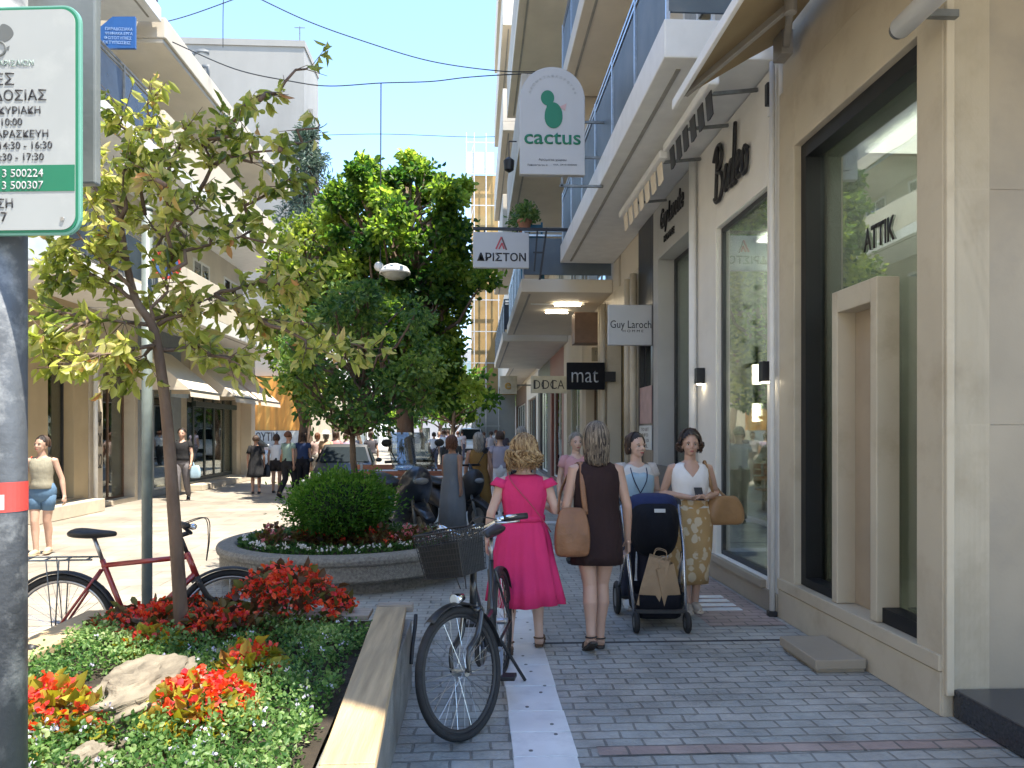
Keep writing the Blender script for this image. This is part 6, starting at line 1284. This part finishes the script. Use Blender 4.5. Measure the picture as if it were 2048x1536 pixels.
b = MB(); b.tube(smooth_pts([Wp(e, q) for q in ((.13, .03, 1.38), (.08, .12, 1.30), (-.06, .155, 1.14), (-.17, .12, .99), (-.21, 0, .92))], 5), .006, 6, flat=.4)
o = b.build('bag_strap', cloth('pink strap', (.42, .08, .12))); o.parent = e; o.matrix_parent_inverse = (Matrix.Translation(e.location) @ Matrix.Rotation(e.rotation_euler.z, 4, 'Z') @ Matrix.Diagonal((e.scale.x,) * 3 + (1,))).inverted()
# ---- brown dress with shoulder bag
bd = cloth('dark brown dress', (.030, .016, .016), .15, 4, .3)
fp = px(1192, 1297, z=0)
e, P = person('woman in a short dark brown dress walking away, long straight ash blond hair', fp.x, fp.y, PI + .04, 1.68, skin1, .005, dict(eL=(.225, .03, 1.05), wL=(.25, -.05, .80), eR=(-.225, .03, 1.05), wR=(-.25, -.05, .79), kL=(.055, .05, .47), aL=(.06, .12, .12), tL=.55, kR=(-.05, -.03, .47), aR=(-.03, -.01, .075), curlL=.5, curlR=.7), 'brown', 1.0)
garment('dress', [(1.37, .10, .068), (1.35, .135, .082), (1.30, .165, .106), (1.22, .170, .128), (1.12, .163, .118), (1.03, .165, .118), (.92, .178, .132), (.8, .184, .14), (.70, .188, .142), (.63, .192, .145)], bd, e, .025, 7, .3, seed=4, vback=.03)
hair(e, hair_ash, .20, 0, locks=420, wide=1.02, seed=5)
for S in 'LR': shoe(e, P, S, M('dark sandal', (.035, .025, .02), .5) if S == 'L' else bpy.data.materials['dark sandal'])
leather = M('tan leather', (.24, .11, .05), .5, .2, 8, .9, 11, stain=(.17, .07, .03), sscale=4, samt=.5)
bag('shoulder_bag', 'slouchy tan leather bag on the shoulder of the woman in brown', e, (.20, .13, .70), .26, .36, .15, leather, [(.10, .12, 1.0), (.12, .11, 1.2), (.115, .03, 1.365), (.17, -.05, 1.32), (.26, -.02, 1.15), (.29, .08, 1.0)], rz=0, strap_r=.02)
# ---- woman behind the stroller
fp = px(1272, 1212, z=0); fy = 6.78; fx = px(1272, 1000, Y=fy).x
e, P = person('woman in a pale blue vest pushing the stroller and glancing to the side', fx, fy, .06, 1.60, skin3, .006, dict(eL=(.22, .03, 1.08), wL=(.16, -.22, .98), eR=(-.22, .03, 1.08), wR=(-.16, -.22, .98), curlL=.9, curlR=.9, palmL=(0, -.3, -1), palmR=(0, -.3, -1)), 'push', 1.0, .35)
garment('top', TOP, cloth('white cotton top', (.55, .54, .52)), e, vneck=.03, seed=6); sleeves(e, P, cloth('grey white sleeve', (.5, .47, .44)), f=.3)
garment('vest', [(.93, .182, .138), (1.0, .165, .126), (1.08, .158, .122), (1.17, .168, .132, 0, -.006), (1.25, .166, .133, 0, -.006), (1.30, .135, .106)], cloth('pale blue vest', (.32, .44, .52)), e, .01, 7, seed=8, vneck=.02)
trousers(e, P, cloth('navy trousers', (.03, .035, .06)))
for S in 'LR': shoe(e, P, S, white, False)
hair(e, hair_dark, .10, 0, locks=150, head_rot=.35, seed=9, bun=True); face(e, .35)
b = MB(); 
for s in (-1, 1): b.tube(smooth_pts([(.045 * s, .05, 1.385), (.075 * s, -.07, 1.34), (.06 * s, -.150, 1.22), (-.01 * s, -.150, 1.08), (-.05 * s, -.145, 1.0)], 5), .005, 6)
b.build('lanyard', cloth('navy cord', (.02, .03, .07)), e, True)
# ---- woman in white top
fp = px(1380, 1222, z=0)
e, P = person('smiling woman in a white V neck top and long gold patterned skirt facing the camera', fp.x, fp.y, -.10, 1.62, skin1, .005, dict(eL=(.245, .05, 1.08), wL=(.10, -.19, 1.06), eR=(-.245, .05, 1.08), wR=(-.02, -.20, 1.06), palmL=(0, .2, 1), palmR=(0, .2, 1), curlL=.6, curlR=.6, kL=(.07, .0, .47), aL=(.05, .03, .075), kR=(-.06, -.05, .48), aR=(-.03, -.06, .08)), 'white', 1.04)
garment('top', [(.96, .178, .138)] + [(z, rx * 1.05, ry * 1.05, *c) for z, rx, ry, *c in TOP[:-1]] + [(1.368, .092, .070)], cloth('white blouse', (.72, .71, .70)), e, .01, 7, seed=10, vneck=.13)
def pattern_mat():
    m = M('gold leaf pattern cloth', (.42, .27, .115), .8, .10, 5, .2, 200); t = m.node_tree; N = t.nodes; L = t.links; b = [n for n in N if n.type == 'BSDF_PRINCIPLED'][0]; src = b.inputs['Base Color'].links[0].from_socket
    tc = N.new('ShaderNodeTexCoord'); mp = N.new('ShaderNodeMapping'); mp.inputs['Scale'].default_value = (13, 13, 10); v = N.new('ShaderNodeTexVoronoi'); v.feature = 'F1'; v.inputs['Scale'].default_value = 1; L.new(tc.outputs['Object'], mp.inputs[0])
    nz = N.new('ShaderNodeTexNoise'); nz.inputs['Scale'].default_value = 14; L.new(tc.outputs['Object'], nz.inputs[0]); ad = N.new('ShaderNodeVectorMath'); ad.operation = 'MULTIPLY_ADD'; ad.inputs[1].default_value = (.9, .9, .9); L.new(nz.outputs['Color'], ad.inputs[0]); L.new(mp.outputs[0], ad.inputs[2]); L.new(ad.outputs[0], v.inputs[0])
    r = N.new('ShaderNodeValToRGB'); r.color_ramp.elements[0].position = .40; r.color_ramp.elements[0].color = (1, 1, 1, 1); r.color_ramp.elements[1].position = .47; r.color_ramp.elements[1].color = (0, 0, 0, 1); L.new(v.outputs['Distance'], r.inputs[0])
    mx = N.new('ShaderNodeMixRGB'); L.new(r.outputs[0], mx.inputs[0]); L.new(src, mx.inputs[1]); mx.inputs[2].default_value = (.58, .48, .33, 1); L.new(mx.outputs[0], b.inputs['Base Color']); return m
garment('skirt', [(1.04, .150, .116), (1.0, .162, .124), (.92, .192, .150), (.8, .205, .165), (.6, .195, .165), (.4, .180, .155, -.01), (.27, .172, .150, -.01)], pattern_mat(), e, .03, 6, seed=11)
for S in 'LR': shoe(e, P, S, M('beige shoe', (.5, .42, .33), .5) if S == 'L' else bpy.data.materials['beige shoe'], False)
hair(e, hair_dark, .085, .018, locks=360, seed=12, wide=1.12, vol=1.10); face(e, 0, (.5, .16, .14))
bag('shoulder_bag', 'mustard tan bag on the arm of the woman in the white top', e, (.31, -.02, .80), .36, .26, .15, M('mustard leather', (.29, .16, .065), .5, .15, 7, .8, 10), [(.22, -.02, 1.0), (.17, -.08, 1.2), (.13, -.02, 1.385), (.15, .06, 1.3), (.28, .05, 1.1), (.38, 0, 1.02)], strap_r=.012, rz=.2)
p = Wp(e, (.035, -.235, 1.10)); t = empty('phone', p, e.rotation_euler.z, 'small phone held in the hands of the woman in white', 'phone'); b = MB(); b.obox((0, 0, 0), (.035, 0, 0), (0, .05, .05), (0, -.003, .003)); b.build('case', plastic_b, t, bevel=.002); b = MB(); b.obox((0, .0031, .0031) , (.031, 0, 0), (0, .045, .045), (0, -.001, .001)); b.build('screen', sign_w, t)
# ---- stroller
sp_ = px(1318, 1258, z=0); t = empty('stroller', (sp_.x, sp_.y + .1, 0), -.06, 'black pram with deep hood and silver frame rolling towards the camera', 'stroller')
navy_c = cloth('black navy pram cloth', (.005, .006, .010), .3, 6, .3); blue_c = cloth('navy pram lining', (.02, .03, .09))
for (x, y, r_) in ((-.20, -.22, .085), (.21, -.22, .085), (-.27, .42, .145), (.27, .42, .145)):
    b = MB(); b.torus((x, y, r_), (1, 0, 0), r_ - .024, .026, 36, 10, flat=.9); w_ = b.build('wheel', rubber, t, True); b = MB(); b.cyl((x - .018, y, r_), (x + .018, y, r_), r_ * .55, n=18); b.build('rim', dsteel, w_); 
b = MB()
for s in (-1, 1):
    b.tube([(.205 * s, -.18, .14), (.235 * s, .02, .62), (.25 * s, .28, .98)], .016, 10); b.tube([(.27 * s, .42, .145), (.24 * s, .10, .60)], .015, 10); b.tube([(.205 * s, -.22, .15), (.205 * s, -.22, .09)], .016)
b.build('frame', M('silver pram tube', (.5, .5, .52), .25, .05, metal=.9), t, True)
b = MB(); b.tube(smooth_pts([(.25, .28, .98), (.25, .40, 1.02), (.0, .43, 1.03), (-.25, .40, 1.02), (-.25, .28, .98)]), .018, 10); b.build('handle', plastic_b, t, True)
b = MB(); b.bar((-.26, .42, .145), (.26, .42, .145), .02); b.bar((-.2, -.2, .17), (.2, -.2, .17), .03); b.build('axle', plastic_b, t)
b = MB(); out = []
for z, wx, y0, y1 in ((.10, .17, -.16, .33), (.12, .185, -.19, .36), (.24, .195, -.20, .38), (.30, .20, -.205, .39)):
    out.append([(wx * math.copysign(abs(math.cos(a)) ** .35, math.cos(a)), (y0 + y1) / 2 + (y1 - y0) / 2 * math.copysign(abs(math.sin(a)) ** .35, math.sin(a)), z) for a in [2 * PI * k / 32 for k in range(32)]])
b.rings(out, True, False); b.build('basket', navy_c, t, True, solid=.006)
b = MB(); out = []   # carrycot / seat shell with hood
for z, wx, yc, wy in ((.56, .10, .14, .10), (.60, .16, .12, .18), (.70, .19, .08, .24), (.82, .20, .07, .25), (.93, .20, .07, .24), (1.00, .18, .09, .21), (1.04, .13, .11, .14), (1.055, .05, .12, .05)):
    out.append([(wx * math.copysign(abs(math.cos(a)) ** .8, math.cos(a)), yc + wy * math.sin(a), z) for a in [2 * PI * k / 40 for k in range(40)]])
b.rings(out); b.build('hood', navy_c, t, True, sub=1)
b = MB(); out = []
for z, f in ((.97, 1.03), (1.03, 1.02), (1.075, .86), (1.09, .6)): out.append([(.2 * f * math.cos(a), .15 + .20 * f * math.sin(a), z) for a in [2 * PI * k / 32 for k in range(32)]])
b.rings(out, False, True); b.build('sun_canopy', blue_c, t, True)
b = MB(); b.box(-.045, .045, -.172, -.165, .965, .995); b.build('badge', M('pale badge', (.5, .52, .53), .4), t, bevel=.002)
kraft = M('kraft paper', (.36, .25, .15), .75, .12, 8, .8, 12)
def paper_bag(label, lx, ly, lz, w_, h_, d_, tilt, rz):
    c_ = Matrix.Rotation(-.06, 4, 'Z') @ Vector((lx, ly, lz)) + t.location; q = empty('paper_bag', c_, rz, label, 'bag', 'paper bags in the pram basket'); q.rotation_euler = (.12, tilt, rz)
    b = MB(); b.rings([[(sx_ * w_ / 2 * f + .006 * math.sin(i * 3), sy_ * d_ / 2 * f, z_) for i, (sx_, sy_) in enumerate(((-1, -1), (0, -1.12), (1, -1), (1, 1), (0, .9), (-1, 1)))] for z_, f in ((0, 1), (h_ * .4, 1.03), (h_ * .8, 1.0), (h_, .98))], True, False); b.build('bag_body', kraft, q, solid=.003)
    b = MB()
    for s in (-1, 1): b.tube(smooth_pts([(-.05, s * d_ * .45, h_ - .02), (-.04, s * d_ * .3, h_ + .06), (.04, s * d_ * .3, h_ + .06), (.05, s * d_ * .45, h_ - .02)]), .003, 5)
    b.build('handle', kraft, q)
paper_bag('brown paper bag leaning left in the pram basket', -.10, -.14, .20, .17, .42, .08, .24, -.2)
paper_bag('brown paper bag leaning right in the pram basket', .10, -.13, .20, .16, .36, .08, -.28, .25)
# ---- others, middle distance
WALK = dict(kR=(-.085, -.12, .49), aR=(-.085, -.12, .09), kL=(.085, .02, .47), aL=(.085, .24, .13), tL=.5, eL=(.22, -.03, 1.06), wL=(.225, -.13, .85), eR=(-.22, .07, 1.06), wR=(-.23, .06, .82))
def walker(label, xpx, ypx, h, rz, skin, hairm, hl, top, bottom, kind='trousers', pose=None, key='stand', vox=.014, Y=None, group=None, sleeve=.4, locks=60, head_rot=0, hb=True, shoe_m=None, slim=1.0):
    if Y is None: p = px(xpx, ypx, z=0)
    else: p = px(xpx, 900, Y=Y)
    e, P = person(label, p.x, p.y, rz, h, skin, vox, pose or {}, key, group=group, head_rot=head_rot, bulk=slim)
    if kind == 'dress': garment('dress', [(1.368, .09, .07), (1.345, .14, .082), (1.28, .166, .112), (1.18, .162, .126), (1.03, .15, .116), (.9, .19, .145), (.6, .22, .18), (.33 if bottom is None else bottom, .25, .21)], top, e, .04, 8, seed=hash(label) % 7, n=40)
    else:
        garment('top', [(.93, .176 * slim, .136)] + [(z, rx * 1.03 * slim, ry * 1.03 * slim, *c) for z, rx, ry, *c in TOP], top, e, .01, 7, n=36, seed=2, vneck=.04)
        if kind == 'skirt': garment('skirt', [(1.02, .15, .116), (.9, .195, .15), (.6, .215, .18), (.3, .24, .2)], bottom, e, .04, 8, n=36)
        else: trousers(e, P, bottom, {'trousers': 1, 'shorts': .34}[kind], 1.12 * min(1, slim + .02) if kind == 'trousers' else .98 * slim)
    if sleeve: sleeves(e, P, top, f=sleeve)
    if hairm: hair(e, hairm, hl, 0, locks=locks, seed=len(label), head_rot=head_rot)
    if hb: face(e, head_rot)
    for S in 'LR': shoe(e, P, S, shoe_m or plastic_b, False)
    return e
G_far = 'people farther along the street'
walker('woman in a long grey sleeveless dress with auburn hair', 905, 1078, 1.56, PI - .7, skin2, hair_red, .12, cloth('grey dress', (.20, .21, .22)), .10, 'dress', sleeve=0, hb=False, vox=.01, locks=110, pose=WALK, key='walk')
walker('woman in a long mustard brown dress with long grey blond hair', 957, 1056, 1.60, PI, skin2, hair_grey, .24, cloth('mustard brown dress', (.22, .12, .035)), .32, 'dress', sleeve=0, hb=False, vox=.01, locks=120)
walker('woman in a pale pink top half hidden behind the brown dress', 1152, 1125, 1.60, .15, skin3, hair_grey, .06, cloth('pale pink top', (.50, .27, .28)), cloth('beige trousers', (.4, .35, .28)), 'trousers', vox=.01, locks=90)
walker('person with short fair hair just beyond the pink dress', 1043, 1050, 1.70, PI, skin3, hair_grey, .02, cloth('pale grey shirt', (.4, .4, .4)), cloth('dark trousers', (.03, .03, .035)), hb=False, locks=50)
walker('person in grey with a black bag behind the mustard dress', 1000, 1030, 1.62, PI, skin3, hair_dark, .06, cloth('lilac grey top', (.32, .29, .33)), cloth('white trousers', (.6, .58, .56)), hb=False)
girl = walker('young woman in a tank top and denim shorts on the sunny street', 84, 1110, 1.56, .10, skin1, hair_dark, .05, cloth('olive striped tank top', (.27, .25, .19)), cloth('blue denim', (.09, .16, .25)), 'shorts', pose=dict(kR=(-.06, -.08, .48), aR=(-.04, -.08, .08), kL=(.055, .02, .47), aL=(.05, .10, .09), eL=(.24, .04, 1.06), wL=(.28, .02, .82), eR=(-.24, .02, 1.08), wR=(-.22, -.1, .9)), key='girl', vox=.009, sleeve=0, slim=.9, locks=110, head_rot=-.3, shoe_m=M('pale sandal', (.5, .4, .28), .5))
bag('shoulder_bag', 'orange red bag at the side of the woman in denim shorts', girl, (-.30, -.02, .82), .24, .24, .12, M('orange red bag', (.60, .10, .04), .5), [(-.3, -.05, 1.02), (-.2, -.03, 1.25), (-.12, 0, 1.37), (-.2, .05, 1.2), (-.3, .04, 1.02)])
man = walker('man in a black T shirt and grey trousers behind the young tree', 364, 1002, 1.70, .12, skin1, hair_dark, .0, cloth('black T shirt', (.02, .02, .022)), cloth('grey trousers', (.13, .12, .125)), pose=WALK, key='walk', vox=.012, locks=40)
bag('carrier_bag', 'pale blue bag hanging beside the man in black', man, (.30, -.05, .52), .24, .30, .1, M('pale blue bag', (.30, .42, .5), .5), [(.26, -.05, .80), (.25, -.04, .88), (.28, -.05, .80)])
walker('woman in a black knee length dress standing on the sunny street', 512, 988, 1.52, PI + .2, skin2, hair_dark, .05, cloth('black dress', (.02, .02, .022)), .48, 'dress', sleeve=.7, vox=.013, locks=60, hb=False)
wt = walker('woman in a white T shirt and dark shorts beside the black dress', 553, 986, 1.55, PI, skin2, hair_dark, .08, cloth('white T shirt', (.68, .67, .66)), cloth('dark shorts', (.03, .025, .025)), 'shorts', vox=.013, hb=False)
bag('carrier_bag', 'dark bag between the black dress and the white T shirt', wt, (.28, 0, .45), .22, .34, .1, plastic_b, [(.25, -.02, .78), (.24, -.02, .88), (.28, -.02, .78)])
gt = walker('man in a green T shirt and black trousers near the round bush', 577, 996, 1.62, PI - .5, skin2, hair_red, .0, cloth('grey green T shirt', (.20, .28, .24)), cloth('black trousers', (.02, .02, .022)), pose=WALK, key='walk', vox=.013, hb=False)
bag('shoulder_bag', 'brown bag in front of the man in green', gt, (.24, -.12, .88), .26, .24, .12, leather, [(.22, -.12, 1.1), (.15, -.08, 1.3), (.12, 0, 1.38), (.2, .02, 1.15)])
walker('person in a navy top with long dark hair near the round bush', 606, 985, 1.60, PI, skin1, hair_dark, .16, cloth('navy top', (.03, .05, .12)), cloth('black jeans', (.02, .02, .024)), vox=.013, hb=False)
for k, (x, lab, hm, c1, Yk) in enumerate(((635, 'person in a pale pink top left of the white hat', hair_red, (.5, .36, .33), 24), (652, 'person wearing a white sun hat in a peach top', hair_grey, (.55, .38, .26), 23), (672, 'dark haired person in a rose top behind the bush', hair_dark, (.5, .26, .28), 23.5), (692, 'dark haired person in a mauve top behind the bush', hair_dark, (.34, .28, .38), 24), (706, 'person in grey beside the thin trunk', hair_red, (.42, .4, .42), 25), (742, 'person in dark clothes right of the thin trunk', hair_dark, (.08, .075, .09), 24))):
    e = walker(lab, x, 0, 1.58 + .03 * (k % 3), PI if k != 4 else .4, skin1, hm, .12, cloth('top cloth %d' % k, c1), cloth('pale trousers', (.35, .33, .3)) if k == 0 else bpy.data.materials['pale trousers'], vox=.02, Y=Yk, hb=False, locks=40, group=G_far)
    if k == 1: b = MB(); b.lathe([(.19, 1.60), (.11, 1.615), (.10, 1.69), (.05, 1.72), (0, 1.722)], n=24, cap=False); b.build('hat', white, e, True, solid=.006)
fc_ = [(868, 31, .65, .64, .64), (878, 36, .62, .6, .58), (888, 33, .70, .69, .67), (896, 40, .3, .26, .34), (906, 45, .5, .4, .4), (916, 37, .66, .64, .62), (924, 42, .6, .5, .48), (885, 50, .22, .2, .26), (968, 38, .06, .06, .07), (982, 34, .42, .36, .34), (1006, 27, .12, .1, .12), (992, 42, .5, .5, .5)]
FL = ['person in white leftmost in the far crowd', 'person in off white behind the dark trunk', 'person in bright white in the far crowd', 'person in violet grey in the far crowd', 'person in dusty pink in the far crowd', 'person in white left of the white car', 'person in pale pink close to the white car', 'person in slate grey deepest in the far crowd', 'person in black right of the white car', 'person in taupe right of the white car', 'person in dark clothes by the right shop row', 'person in mid grey far behind the mustard dress']
for k, (x, Yk, *c1) in enumerate(fc_):
    walker(FL[k], x, 0, 1.6 + .04 * (k % 4), (PI, .1, PI - .2)[k % 3], (skin1, skin2, skin3)[k % 3], (hair_dark, hair_grey, hair_red)[k % 3], .08, cloth('crowd cloth %d' % k, c1), cloth('crowd trousers %d' % (k % 3), ((.1, .1, .14), (.5, .47, .42), (.05, .05, .05))[k % 3]) if k < 3 else bpy.data.materials['crowd trousers %d' % (k % 3)], vox=.03, Y=Yk, hb=False, locks=24, group=G_far, pose=WALK if k % 2 else None, key='walk' if k % 2 else 'stand')
